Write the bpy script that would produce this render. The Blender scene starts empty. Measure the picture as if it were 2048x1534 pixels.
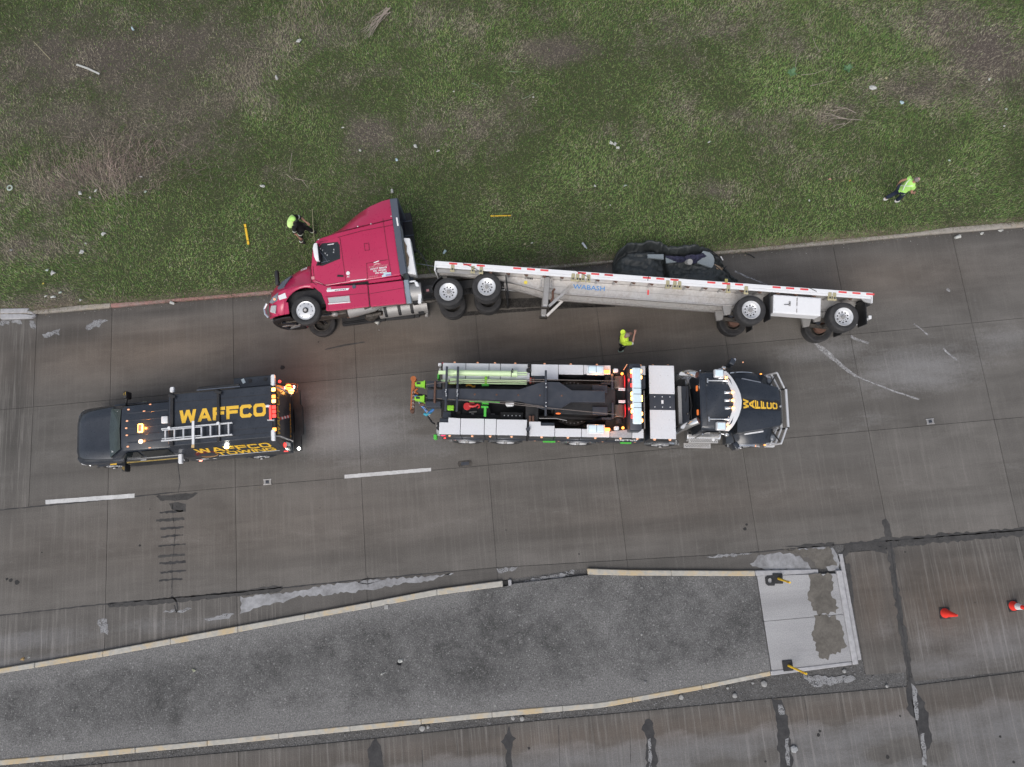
import bpy, bmesh, math, random
import numpy as np
from mathutils import Vector, Matrix
random.seed(7); rng = np.random.default_rng(7)
SC = bpy.context.scene
COL = SC.collection
R = math.radians

# ------------------------------------------------------------------ camera, sky, sun, exposure
CAM_H, CAM_T, FPX = 25.3, R(11.5), 1422.0          # drone height, tilt from straight down, focal length (px of a 2048 px wide frame)
cd = bpy.data.cameras.new('camera'); cam = bpy.data.objects.new('camera', cd); COL.objects.link(cam)
cam.location = (0, 0, CAM_H); cam.rotation_euler = (CAM_T, 0, 0)
cd.sensor_width = 36; cd.lens = 36 * FPX / 2048; cd.clip_start = .1; cd.clip_end = 1000
SC.camera = cam
W = bpy.data.worlds.new('World'); SC.world = W; W.use_nodes = True
nt = W.node_tree; bg = nt.nodes['Background']
sky = nt.nodes.new('ShaderNodeTexSky'); sky.sky_type = 'NISHITA'; sky.sun_disc = False
sky.sun_elevation = R(52); sky.sun_rotation = R(200); sky.dust_density = 4.0; sky.ozone_density = 1.0; sky.air_density = 1.0
hs = nt.nodes.new('ShaderNodeHueSaturation'); hs.inputs['Saturation'].default_value = .52
nt.links.new(sky.outputs[0], hs.inputs['Color']); nt.links.new(hs.outputs[0], bg.inputs['Color'])
bg.inputs['Strength'].default_value = .145
sl = bpy.data.lights.new('sun', 'SUN'); sun = bpy.data.objects.new('sun', sl); COL.objects.link(sun)
sl.energy = 1.0; sl.angle = R(40); sl.color = (1, .97, .93)
# overcast: soft light from the south-west of the picture, high up
el, az = R(52), R(200)
sd = Vector((math.sin(az) * math.cos(el), math.cos(az) * math.cos(el), math.sin(el)))
sun.rotation_euler = sd.to_track_quat('Z', 'Y').to_euler()
SC.view_settings.view_transform = 'Standard'; SC.view_settings.look = 'None'
SC.view_settings.exposure = 0.10; SC.view_settings.gamma = 1.0; SC.view_settings.use_curve_mapping = False

# ------------------------------------------------------------------ survey: photo pixel (2048 px wide) -> point of the place at height z
_ct, _st = math.cos(CAM_T), math.sin(CAM_T)
def G(px, py, z=0.0):
    u = (px - 1024) / FPX; v = (767 - py) / FPX
    d = (u, v * _ct + _st, v * _st - _ct); s = (CAM_H - z) / -d[2]
    return Vector((d[0] * s, d[1] * s, z))
RA = R(5.2)                                           # the road's bearing
_ca, _sa = math.cos(RA), math.sin(RA)
def to_st(p): return (p[0] * _ca + p[1] * _sa, -p[0] * _sa + p[1] * _ca)
def from_st(s, t): return (s * _ca - t * _sa, s * _sa + t * _ca)
def ST(px, py, z=0): return to_st(G(px, py, z))
def line_fn(pts, z=0):                                # polyline of pixels -> t(s) across the road, prolonged straight at both ends
    q = sorted(ST(*p, z) for p in pts)
    s = [a for a, b in q]; t = [b for a, b in q]
    a0 = (t[1] - t[0]) / max(.05, s[1] - s[0]); a1 = (t[-1] - t[-2]) / max(.05, s[-1] - s[-2])
    a0 = max(-.12, min(.12, a0)); a1 = max(-.12, min(.12, a1))
    s = [s[0] - 60] + s + [s[-1] + 60]; t = [t[0] - 60 * a0] + t + [t[-1] + 60 * a1]
    return lambda x: np.interp(x, s, t)

# ------------------------------------------------------------------ mesh helpers
class MB:
    def __init__(s): s.v = []; s.f = []; s.m = []; s.cur = 0
    def add(s, vs, fs):
        o = len(s.v); s.v += [tuple(p) for p in vs]
        for f in fs: s.f.append(tuple(i + o for i in f)); s.m.append(s.cur)
        return s
    def mat(s, i): s.cur = i; return s
    def box(s, x0, x1, y0, y1, z0, z1):
        return s.add([(x0,y0,z0),(x1,y0,z0),(x1,y1,z0),(x0,y1,z0),(x0,y0,z1),(x1,y0,z1),(x1,y1,z1),(x0,y1,z1)],
                     [(0,3,2,1),(4,5,6,7),(0,1,5,4),(1,2,6,5),(2,3,7,6),(3,0,4,7)])
    def cbox(s, c, sx, sy, sz, M=None):
        h = [Vector((a*sx/2, b*sy/2, d*sz/2)) for d in (-1,1) for a, b in ((-1,-1),(1,-1),(1,1),(-1,1))]
        if M is not None: h = [M @ p for p in h]
        c = Vector(c)
        return s.add([p + c for p in h], [(0,3,2,1),(4,5,6,7),(0,1,5,4),(1,2,6,5),(2,3,7,6),(3,0,4,7)])
    def bar(s, p0, p1, w, h, up=(0,0,1)):
        p0, p1 = Vector(p0), Vector(p1); d = (p1 - p0).normalized(); up = Vector(up)
        if abs(d.dot(up)) > .98: up = Vector((1,0,0))
        a = d.cross(up).normalized() * w / 2; b = a.normalized().cross(d).normalized() * h / 2
        return s.add([p0-a-b,p0+a-b,p0+a+b,p0-a+b,p1-a-b,p1+a-b,p1+a+b,p1-a+b],
                     [(0,1,2,3),(7,6,5,4),(0,4,5,1),(1,5,6,2),(2,6,7,3),(3,7,4,0)])
    def loft(s, rings, cap=True):
        n = len(rings[0]); vs = [p for r in rings for p in r]; fs = []
        for i in range(len(rings)-1):
            for j in range(n): fs.append((i*n+j, i*n+(j+1)%n, (i+1)*n+(j+1)%n, (i+1)*n+j))
        if cap: fs += [tuple(range(n-1,-1,-1)), tuple(range((len(rings)-1)*n, len(rings)*n))]
        return s.add(vs, fs)
    def cyl(s, p0, p1, r0, r1=None, n=14):
        r1 = r0 if r1 is None else r1; p0, p1 = Vector(p0), Vector(p1); d = (p1-p0).normalized()
        u = d.orthogonal().normalized(); w = d.cross(u)
        ring = lambda p, r: [p + (u*math.cos(2*math.pi*k/n) + w*math.sin(2*math.pi*k/n))*r for k in range(n)]
        return s.loft([ring(p0, r0), ring(p1, r1)])
    def tube(s, pts, r, n=7):
        pts = [Vector(p) for p in pts]; rings = []; u = None
        rr = r if isinstance(r, (list, tuple)) else [r]*len(pts)
        for i, p in enumerate(pts):
            d = (pts[min(i+1,len(pts)-1)] - pts[max(i-1,0)]).normalized()
            u = d.orthogonal().normalized() if u is None else (u - d*u.dot(d)).normalized()
            w = d.cross(u); rings.append([p + (u*math.cos(2*math.pi*k/n)+w*math.sin(2*math.pi*k/n))*rr[i] for k in range(n)])
        return s.loft(rings)
    def prism(s, poly, a, b, plane='xz'):
        f = {'xz': lambda p, h: (p[0], h, p[1]), 'xy': lambda p, h: (p[0], p[1], h), 'yz': lambda p, h: (h, p[0], p[1])}[plane]
        n = len(poly)
        return s.add([f(p, a) for p in poly] + [f(p, b) for p in poly],
                     [tuple(range(n-1,-1,-1)), tuple(range(n,2*n))] + [(i,(i+1)%n,n+(i+1)%n,n+i) for i in range(n)])
    def lathe(s, prof, c, axis=(0,1,0), n=32, cap=True):          # prof: (radius, height along axis)
        c, d = Vector(c), Vector(axis).normalized(); u = d.orthogonal().normalized(); w = d.cross(u)
        rings = [[c + d*h + (u*math.cos(2*math.pi*k/n)+w*math.sin(2*math.pi*k/n))*max(r,1e-4) for k in range(n)] for r, h in prof]
        return s.loft(rings, cap)
    def ball(s, c, rx, ry=None, rz=None, n=10):
        ry = rx if ry is None else ry; rz = rx if rz is None else rz; m = n//2+1; rings = []
        for i in range(1, m):
            a = math.pi*i/m
            rings.append([(c[0]+rx*math.sin(a)*math.cos(2*math.pi*k/n), c[1]+ry*math.sin(a)*math.sin(2*math.pi*k/n), c[2]+rz*math.cos(a)) for k in range(n)])
        return s.loft(rings)
    def sheet(s, poly, z=0):                            # flat polygon
        return s.add([(p[0],p[1],z) for p in poly], [tuple(range(len(poly)))])
    def xf(s, M):
        s.v = [tuple(M @ Vector(p)) for p in s.v]; return s

def build(name, mb, mat, parent=None, bevel=0, smooth=False, label=None, seg=1, norm=True):
    me = bpy.data.meshes.new(name); me.from_pydata(mb.v, [], mb.f)
    mats = mat if isinstance(mat, (list, tuple)) else [mat]
    for m in mats: me.materials.append(m)
    if len(mats) > 1: me.polygons.foreach_set('material_index', mb.m)
    if norm or bevel:
        bm = bmesh.new(); bm.from_mesh(me)
        if norm: bmesh.ops.recalc_face_normals(bm, faces=bm.faces)
        if bevel:
            es = [e for e in bm.edges if len(e.link_faces) == 2 and e.calc_face_angle(0) > .5]
            bmesh.ops.bevel(bm, geom=es, offset=bevel, segments=seg, affect='EDGES', profile=.5, clamp_overlap=True)
        bm.to_mesh(me); bm.free()
    if smooth:
        me.polygons.foreach_set('use_smooth', [True]*len(me.polygons))
        me.set_sharp_from_angle(angle=R(42))
    o = bpy.data.objects.new(name, me); COL.objects.link(o)
    if parent is not None: o.parent = parent
    if label: o['label'] = label
    return o
def tag(o, label=None, cat=None, group=None, kind=None):
    if label: o['label'] = label
    if cat: o['category'] = cat
    if group: o['group'] = group
    if kind: o['kind'] = kind
    return o
def thing(name, label, cat, loc=(0,0,0), M=None, group=None):
    o = bpy.data.objects.new(name, None); COL.objects.link(o); o.empty_display_size = .3
    if M is not None: o.matrix_world = Matrix.Translation(loc) @ M.to_4x4()
    else: o.location = loc
    return tag(o, label, cat, group)

# ------------------------------------------------------------------ materials
def node(t, typ, **kw):
    n = t.nodes.new('ShaderNode' + typ)
    for k, v in kw.items(): setattr(n, k, v)
    return n
def base_mat(name):
    m = bpy.data.materials.new(name); m.use_nodes = True; t = m.node_tree
    return m, t, t.nodes['Principled BSDF']
def setin(n, **kw):
    for k, v in kw.items(): n.inputs[k].default_value = v
def math_n(t, op, a, b=None, clamp=False):
    n = node(t, 'Math', operation=op, use_clamp=clamp)
    for i, x in enumerate((a, b)):
        if x is None: continue
        if isinstance(x, (int, float)): n.inputs[i].default_value = x
        else: t.links.new(x, n.inputs[i])
    return n.outputs[0]
def mixc(t, fac, a, b, mode='MIX'):
    n = node(t, 'Mix', data_type='RGBA', blend_type=mode)
    for sock, x in ((n.inputs[0], fac), (n.inputs[6], a), (n.inputs[7], b)):
        if isinstance(x, (int, float)): sock.default_value = x
        elif isinstance(x, (tuple, list)): sock.default_value = (*x[:3], 1)
        else: t.links.new(x, sock)
    return n.outputs[2]
def ramp(t, x, lo, hi):
    n = node(t, 'MapRange', clamp=True); t.links.new(x, n.inputs[0]); setin(n, **{'From Min': lo, 'From Max': hi}); return n.outputs[0]
def noise_n(t, vec, scale, detail=4, rough=.6, dist=0.0):
    n = node(t, 'TexNoise'); setin(n, Scale=scale, Detail=detail, Roughness=rough, Distortion=dist); t.links.new(vec, n.inputs['Vector']); return n.outputs['Fac']
def attr_n(t, name):
    n = node(t, 'Attribute', attribute_name=name); return n.outputs['Fac']
def bump_n(t, h, strength, dist, p):
    b = node(t, 'Bump'); setin(b, Strength=strength, Distance=dist); t.links.new(h, b.inputs['Height']); t.links.new(b.outputs[0], p.inputs['Normal'])

def M_(name, col, rough=.5, metal=0.0, var=.12, scale=3.0, dirt=0.0, dirtcol=(.09,.08,.07), bump=0.0, coat=0.0, emit=None, es=0.0):
    m, t, p = base_mat(name)
    tc = node(t, 'TexCoord').outputs['Object']
    n1 = noise_n(t, tc, scale, 5, .62); n2 = noise_n(t, tc, scale*7, 4, .7)
    c = mixc(t, ramp(t, n1, .3, .72), tuple(x*(1-var) for x in col), tuple(min(1, x*(1+var)) for x in col))
    if dirt > 0:
        f = math_n(t, 'MULTIPLY', ramp(t, math_n(t, 'ADD', math_n(t, 'MULTIPLY', n1, .6), math_n(t, 'MULTIPLY', n2, .5)), .5, .72), dirt)
        c = mixc(t, f, c, dirtcol)
    t.links.new(c, p.inputs['Base Color'])
    r = math_n(t, 'ADD', math_n(t, 'MULTIPLY', n2, .22), rough - .11, True); t.links.new(r, p.inputs['Roughness'])
    setin(p, Metallic=metal)
    if coat: setin(p, **{'Coat Weight': coat, 'Coat Roughness': .08})
    if bump: bump_n(t, n2, bump, .02, p)
    if emit: setin(p, **{'Emission Color': (*emit, 1), 'Emission Strength': es})
    return m
black_paint = M_('black_paint', (.020,.026,.037), .3, var=.2, dirt=.15, dirtcol=(.06,.058,.055), coat=.5)
black_flat = M_('black_flat', (.013,.014,.017), .6, var=.3, dirt=.35, dirtcol=(.05,.045,.04))
dark_steel = M_('dark_steel_paint', (.034,.040,.054), .45, var=.2, dirt=.3, dirtcol=(.07,.065,.06))
grease = M_('greasy_steel', (.055,.05,.045), .6, .4, var=.5, scale=6, dirt=.7, dirtcol=(.13,.115,.1), bump=.3)
rust_steel = M_('rusty_steel', (.16,.085,.06), .7, .3, var=.4, scale=8, dirt=.6, dirtcol=(.05,.04,.04), bump=.2)
rubber = M_('tyre_rubber', (.024,.024,.026), .78, var=.25, scale=5, dirt=.5, dirtcol=(.06,.056,.052), bump=.15)
red_paint = M_('maroon_red_paint', (.46,.020,.085), .3, var=.06, scale=1.0, dirt=.03, dirtcol=(.26,.07,.09), coat=.6)
red_dark = M_('seam_shadow_red', (.07,.004,.012), .6)
white_paint = M_('white_paint', (.76,.77,.79), .4, var=.05, scale=2, dirt=.12, dirtcol=(.4,.39,.38))
lid_white = M_('white_powder_coat', (.69,.70,.73), .5, var=.06, scale=3, dirt=.28, dirtcol=(.42,.41,.41))
alum = M_('milled_aluminium', (.62,.61,.60), .42, .55, var=.14, scale=1.6, dirt=.75, dirtcol=(.36,.32,.29))
alum_dull = M_('dull_aluminium', (.36,.355,.35), .5, .4, var=.15, scale=3, dirt=.45, dirtcol=(.2,.18,.165))
chrome = M_('chrome', (.78,.79,.80), .16, .9, var=.06, dirt=.1)
rim_white = M_('polished_rim', (.70,.71,.73), .35, .35, var=.08, scale=6, dirt=.2, dirtcol=(.35,.34,.33))
glass = M_('dark_glass', (.012,.016,.018), .08, var=.1, coat=.8)
glass_green = M_('windscreen_glass', (.035,.055,.055), .08, var=.3, scale=2, coat=1.0)
lime = M_('lime_green_paint', (.26,.62,.035), .4, var=.12, dirt=.2)
mint = M_('pale_lime_tube', (.66,.84,.50), .38, var=.06, dirt=.12, dirtcol=(.4,.55,.3))
green = M_('green_paint', (.08,.52,.06), .45, var=.1, dirt=.2)
orange_rust = M_('orange_paint_worn', (.48,.14,.035), .6, var=.3, scale=9, dirt=.6, dirtcol=(.1,.06,.05))
blue_paint = M_('blue_strap', (.03,.17,.5), .5, var=.3, scale=8, dirt=.35)
hook_red = M_('red_hook_paint', (.55,.03,.035), .4, var=.15, dirt=.2)
yellow_vinyl = M_('yellow_vinyl', (.82,.50,.045), .45, var=.05, scale=2, dirt=.08)
white_vinyl = M_('white_vinyl', (.78,.78,.79), .5, var=.04, dirt=.12, dirtcol=(.5,.45,.45))
blue_vinyl = M_('blue_vinyl', (.07,.27,.62), .5, var=.12, dirt=.15)
red_vinyl = M_('red_reflective_tape', (.72,.07,.075), .4, var=.12, scale=6)
pink_vinyl = M_('faded_pink_vinyl', (.62,.28,.30), .5, var=.2, scale=9)
maroon_vinyl = M_('maroon_vinyl', (.12,.018,.022), .5, var=.1)
strap_tan = M_('ratchet_webbing', (.42,.38,.24), .8, var=.2, scale=14, dirt=.3)
slate = M_('slate_grey_plastic', (.07,.085,.115), .55, var=.1, dirt=.2)
grey_panel = M_('pale_grey_panel', (.45,.46,.47), .6, var=.1, dirt=.25)
burnt = M_('brown_burnt_lining', (.16,.12,.085), .9, var=.6, scale=9, dirt=.6, dirtcol=(.04,.035,.03), bump=.4)
interior = M_('dark_interior', (.009,.009,.010), .7, var=.4)
amber = M_('amber_lamp', (.9,.35,.08), .4, emit=(1,.30,.05), es=3.2)
amber_hot = M_('amber_beacon_glow', (1,.5,.15), .4, emit=(1,.42,.10), es=7)
red_lamp = M_('red_lamp', (.8,.04,.03), .4, emit=(1,.05,.04), es=2.6)
white_lamp = M_('white_lamp', (.9,.9,.9), .3, emit=(1,.98,.92), es=9)
amber_dim = M_('amber_marker', (.85,.42,.25), .4, emit=(1,.45,.2), es=.35)
lens = M_('clear_beacon_lens', (.62,.74,.80), .25, var=.06, scale=9, coat=.6, emit=(.75,.92,1), es=.12)
lamp_dark = M_('headlamp_lens', (.18,.20,.23), .15, var=.5, scale=7, coat=.8)
skin_m = M_('skin', (.42,.22,.165), .55, var=.1, scale=20)
hivis = M_('hi_vis_yellow_cloth', (.62,.86,.07), .85, var=.12, scale=9)
hivis2 = M_('hi_vis_lime_cloth', (.46,.82,.20), .85, var=.12, scale=9)
silver_tape = M_('reflective_tape', (.70,.76,.66), .4, var=.08, scale=20)
navy = M_('navy_denim', (.014,.022,.05), .85, var=.3, scale=12)
black_cloth = M_('black_cloth', (.012,.012,.014), .9, var=.3, scale=12)
hair_grey = M_('grey_hair', (.20,.17,.16), .8, var=.3, scale=30)
shoe_white = M_('white_shoe', (.62,.62,.60), .7, var=.12, scale=20)
boot_pale = M_('pale_green_boot', (.40,.52,.46), .7, var=.15, scale=20)
cone_red = M_('cone_orange_red', (.85,.045,.03), .5, var=.08, scale=9)
post_yellow = M_('yellow_post_plastic', (.78,.50,.03), .55, var=.15, scale=14, dirt=.25, dirtcol=(.35,.2,.03))
paint_white = None
# ------------------------------------------------------------------ ground materials
def rot_coord(t, sx=1, sy=1):
    tc = node(t, 'TexCoord').outputs['Object']; mp = node(t, 'Mapping', vector_type='TEXTURE'); t.links.new(tc, mp.inputs[0])
    mp.inputs['Rotation'].default_value = (0, 0, RA); mp.inputs['Scale'].default_value = (1/sx, 1/sy, 1)
    return mp.outputs[0]
def concrete_mat(name, dark, mid, light, groove=1.0, mott=.5):
    m, t, p = base_mat(name)
    tc = node(t, 'TexCoord').outputs['Object']
    big = noise_n(t, tc, .33, 5, .6, .4); med = noise_n(t, rot_coord(t, .45, 1.5), 1.3, 6, .65); fine = noise_n(t, tc, 34, 3, .75); grit = noise_n(t, tc, 11, 4, .7)
    st1 = noise_n(t, rot_coord(t, 9.5, .28), 1.0, 3, .8); st2 = noise_n(t, rot_coord(t, 4.2, .16), 1.0, 4, .75)
    wheel = noise_n(t, rot_coord(t, .05, 1.15), 1.0, 4, .6)
    worn, stain, brown, gr, tone = (attr_n(t, a) for a in ('worn', 'stain', 'brown', 'groove', 'tone'))
    c = mixc(t, ramp(t, big, .32, .68), dark, mid)
    c = mixc(t, math_n(t, 'MULTIPLY', ramp(t, med, .42, .75), mott), c, tuple(x*1.28 for x in mid))
    c = mixc(t, math_n(t, 'MULTIPLY', ramp(t, wheel, .48, .72), .6), c, tuple(x*.80 for x in dark))
    # worn, lighter concrete with a ragged rim
    w = ramp(t, math_n(t, 'ADD', worn, math_n(t, 'MULTIPLY', math_n(t, 'SUBTRACT', math_n(t, 'ADD', math_n(t, 'MULTIPLY', med, .6), math_n(t, 'MULTIPLY', grit, .4)), .5), 1.5)), .25, .8)
    c = mixc(t, w, c, light)
    bt = mixc(t, 1.0, c, (1.12, .97, .86), 'MULTIPLY'); c = mixc(t, brown, c, bt)
    s_ = ramp(t, math_n(t, 'ADD', stain, math_n(t, 'MULTIPLY', math_n(t, 'SUBTRACT', med, .5), 1.2)), .2, .95)
    c = mixc(t, math_n(t, 'MULTIPLY', s_, .62), c, tuple(x*.42 for x in dark))
    # grooves tined across the lane: pale laitance between them
    g = math_n(t, 'MULTIPLY', ramp(t, st1, .50, .72), gr); c = mixc(t, math_n(t, 'MULTIPLY', g, .55*groove), c, tuple(x*1.75 for x in mid))
    g2 = math_n(t, 'MULTIPLY', ramp(t, st2, .52, .76), gr); c = mixc(t, math_n(t, 'MULTIPLY', g2, .34*groove), c, tuple(x*.60 for x in dark))
    g3 = math_n(t, 'MULTIPLY', math_n(t, 'MULTIPLY', ramp(t, st1, .56, .68), gr), ramp(t, worn, .25, .7)); c = mixc(t, math_n(t, 'MULTIPLY', g3, .6), c, tuple(x*1.6 for x in light))
    sp = math_n(t, 'MULTIPLY', math_n(t, 'SUBTRACT', fine, .5), 1.25); sp = math_n(t, 'ADD', sp, 1.0)
    sp = math_n(t, 'MULTIPLY', sp, math_n(t, 'ADD', tone, 1.0))
    cc = node(t, 'CombineColor'); [t.links.new(sp, cc.inputs[i]) for i in range(3)]
    c = mixc(t, 1.0, c, cc.outputs[0], 'MULTIPLY')
    t.links.new(c, p.inputs['Base Color']); setin(p, Roughness=.82); p.inputs['Specular IOR Level'].default_value = .3
    bump_n(t, math_n(t, 'ADD', fine, math_n(t, 'MULTIPLY', st1, .7)), .35, .006, p)
    return m
lane_conc = concrete_mat('lane_concrete', (.094,.088,.081), (.137,.129,.120), (.200,.196,.194))
shoulder_conc = concrete_mat('shoulder_concrete', (.080,.076,.071), (.117,.110,.103), (.163,.161,.163), 1.5)
pad_conc = concrete_mat('new_pad_concrete', (.29,.29,.298), (.345,.345,.352), (.40,.40,.405), .2, .4)

def gravel_mat(name, dark, mid, pale):
    m, t, p = base_mat(name); tc = node(t, 'TexCoord').outputs['Object']
    big = noise_n(t, tc, .42, 6, .68, .6); med = noise_n(t, tc, 2.4, 5, .7); fine = noise_n(t, tc, 26, 3, .8)
    v = node(t, 'TexVoronoi', feature='F1'); setin(v, Scale=22.0, Randomness=1.0); t.links.new(tc, v.inputs['Vector'])
    v2 = node(t, 'TexVoronoi', feature='F1'); setin(v2, Scale=9.0, Randomness=1.0); t.links.new(tc, v2.inputs['Vector'])
    worn = attr_n(t, 'worn')
    gr_ = noise_n(t, tc, 7, 5, .8)
    f = ramp(t, math_n(t, 'ADD', math_n(t, 'ADD', math_n(t, 'ADD', math_n(t, 'MULTIPLY', big, .85), math_n(t, 'MULTIPLY', med, .45)), math_n(t, 'MULTIPLY', gr_, .35)), math_n(t, 'MULTIPLY', worn, .45)), .63, 1.03)
    c = mixc(t, f, dark, mid)
    sep = node(t, 'SeparateColor'); t.links.new(v.outputs['Color'], sep.inputs[0])
    peb = math_n(t, 'MULTIPLY', ramp(t, sep.outputs[0], .45, 1.0), ramp(t, math_n(t, 'SUBTRACT', .62, v.outputs['Distance']), .1, .45))
    c = mixc(t, math_n(t, 'MULTIPLY', peb, .55), c, pale)
    sep2 = node(t, 'SeparateColor'); t.links.new(v2.outputs['Color'], sep2.inputs[0])
    big_p = math_n(t, 'MULTIPLY', ramp(t, sep2.outputs[1], .86, .93), ramp(t, math_n(t, 'SUBTRACT', .34, v2.outputs['Distance']), .0, .12))
    c = mixc(t, math_n(t, 'MULTIPLY', big_p, .25), c, tuple(x*1.5 for x in pale))
    s = math_n(t, 'ADD', math_n(t, 'MULTIPLY', math_n(t, 'SUBTRACT', fine, .5), 2.9), 1.0)
    cc = node(t, 'CombineColor'); [t.links.new(s, cc.inputs[i]) for i in range(3)]
    c = mixc(t, 1.0, c, cc.outputs[0], 'MULTIPLY')
    t.links.new(c, p.inputs['Base Color']); setin(p, Roughness=.9)
    bump_n(t, math_n(t, 'ADD', fine, math_n(t, 'MULTIPLY', peb, .8)), .6, .012, p)
    return m
island_mat = gravel_mat('island_gravel_asphalt', (.046,.046,.046), (.150,.149,.148), (.31,.31,.305))
gutter_mat = gravel_mat('gutter_grit', (.052,.051,.050), (.105,.103,.102), (.19,.19,.19))

def kerb_mat(name, base, paint, amount, seed=0):
    m, t, p = base_mat(name); tc = node(t, 'TexCoord').outputs['Object']
    n1 = noise_n(t, tc, .55 + seed*.11, 5, .7, .3); n2 = noise_n(t, tc, 6, 5, .7); n3 = noise_n(t, tc, 24, 3, .75)
    c = mixc(t, ramp(t, n2, .3, .7), tuple(x*.78 for x in base), tuple(x*1.12 for x in base))
    c = mixc(t, math_n(t, 'MULTIPLY', ramp(t, n3, .6, .8), .5), c, tuple(x*.5 for x in base))
    f = math_n(t, 'MULTIPLY', ramp(t, math_n(t, 'ADD', math_n(t, 'MULTIPLY', n1, .75), math_n(t, 'MULTIPLY', n2, .35)), .62 - amount*.2, .74 - amount*.2), .8)
    c = mixc(t, f, c, paint)
    t.links.new(c, p.inputs['Base Color']); setin(p, Roughness=.85); bump_n(t, n3, .4, .01, p); return m
kerb_plain = kerb_mat('kerb_concrete', (.33,.305,.27), (.36,.30,.23), .1)
kerb_red = kerb_mat('kerb_with_old_red_paint', (.30,.24,.22), (.34,.17,.15), .9)
kerb_yellow = kerb_mat('kerb_with_worn_yellow_paint', (.43,.415,.375), (.50,.38,.21), .48, 1)
kerb_new = kerb_mat('kerb_new_concrete', (.38,.38,.395), (.42,.42,.43), .1, 2)

def flat_mat(name, c1, c2, scale, rough=.85, alpha=None, detail=5, hole=(.4,.6), bump=.2):
    m, t, p = base_mat(name); tc = node(t, 'TexCoord').outputs['Object']
    n = noise_n(t, tc, scale, detail, .7, .3); n2 = noise_n(t, tc, scale*6, 3, .75)
    c = mixc(t, ramp(t, math_n(t, 'ADD', math_n(t, 'MULTIPLY', n, .7), math_n(t, 'MULTIPLY', n2, .3)), .38, .62), c1, c2)
    t.links.new(c, p.inputs['Base Color']); setin(p, Roughness=rough); bump_n(t, n2, bump, .008, p)
    if alpha is not None:
        a = noise_n(t, tc, alpha, 4, .75); a2 = noise_n(t, tc, alpha*7, 3, .75)
        t.links.new(ramp(t, math_n(t, 'ADD', math_n(t, 'MULTIPLY', a, .5), math_n(t, 'MULTIPLY', a2, .5)), *hole), p.inputs['Alpha'])
    return m
tar = flat_mat('crack_sealant', (.026,.026,.028), (.052,.051,.052), 3)
tar_soft = flat_mat('old_asphalt_fill', (.036,.035,.035), (.066,.064,.063), 2.4, alpha=3, hole=(.26,.44))
repair = flat_mat('pale_repair_concrete', (.17,.17,.175), (.34,.345,.36), 1.1)
repair_rag = flat_mat('pale_laitance', (.19,.19,.195), (.29,.295,.305), 2, alpha=3.2, hole=(.40,.50))
damp = flat_mat('damp_silt', (.085,.078,.068), (.15,.138,.122), 2.6)
lane_paint = flat_mat('lane_paint', (.46,.46,.46), (.60,.60,.60), 3, alpha=9, hole=(.28,.42))
skid = flat_mat('tyre_rubber_skid', (.018,.017,.016), (.034,.032,.030), 4, alpha=5, hole=(.28,.62))
scrape = flat_mat('white_scrape', (.36,.36,.37), (.48,.48,.49), 4, alpha=7, hole=(.38,.62))
spot = flat_mat('oil_spot', (.018,.018,.018), (.035,.034,.034), 6)

# ------------------------------------------------------------------ lines of the road, surveyed from the photo
K_lo = line_fn([(0,636),(72,629),(215,617),(349,604),(542,589),(874,555),(1122,536),(1225,526),(1500,504),(1668,489),(1848,471),(2048,455)])
K_hi = line_fn([(0,622),(75,620),(161,610),(282,602),(542,580.5),(874,545),(1111,529),(1225,520),(1500,496),(1668,478.5),(1821,466),(1901,454),(2048,442)], .12)
L1 = line_fn([(0,820),(630,763),(1200,712),(1780,662),(2048,636)])
L2 = line_fn([(0,1020),(345,985),(690,956),(1160,914),(1600,874),(2048,834)])
L3 = line_fn([(0,1231),(208,1208),(563,1176),(735,1158),(993,1135),(1508,1105),(1671,1090),(1779,1081),(2048,1060)])
KB_hi = line_fn([(0,1337),(202,1303),(478,1252),(600,1230),(735,1205),(876,1178),(1022,1159)], .12)
KB_lo = line_fn([(0,1347),(202,1314.5),(478,1264),(600,1241),(735,1217),(876,1190),(1022,1171)], .12)
KC_hi = line_fn([(1175,1137),(1250,1140),(1480,1141.5),(1515,1141),(1660,1138)], .12)
KC_lo = line_fn([(1175,1149),(1250,1151),(1480,1152),(1516,1152),(1671,1147)], .12)
KD_hi = line_fn([(0,1520),(190,1503),(490,1474),(600,1462),(748,1447),(1014,1421),(1205,1405),(1400,1371),(1542,1342),(1705,1323)], .12)
KD_lo = line_fn([(0,1531),(190,1514),(490,1485),(600,1473),(748,1458),(1014,1432.5),(1205,1416),(1400,1380),(1542,1351.5),(1705,1330)], .12)
E0 = line_fn([(0,1546),(600,1492),(760,1476),(1020,1447),(1400,1411),(1545,1397),(1814,1373),(2048,1343)])
sx = lambda px, py, z=0: ST(px, py, z)[0]

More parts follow.
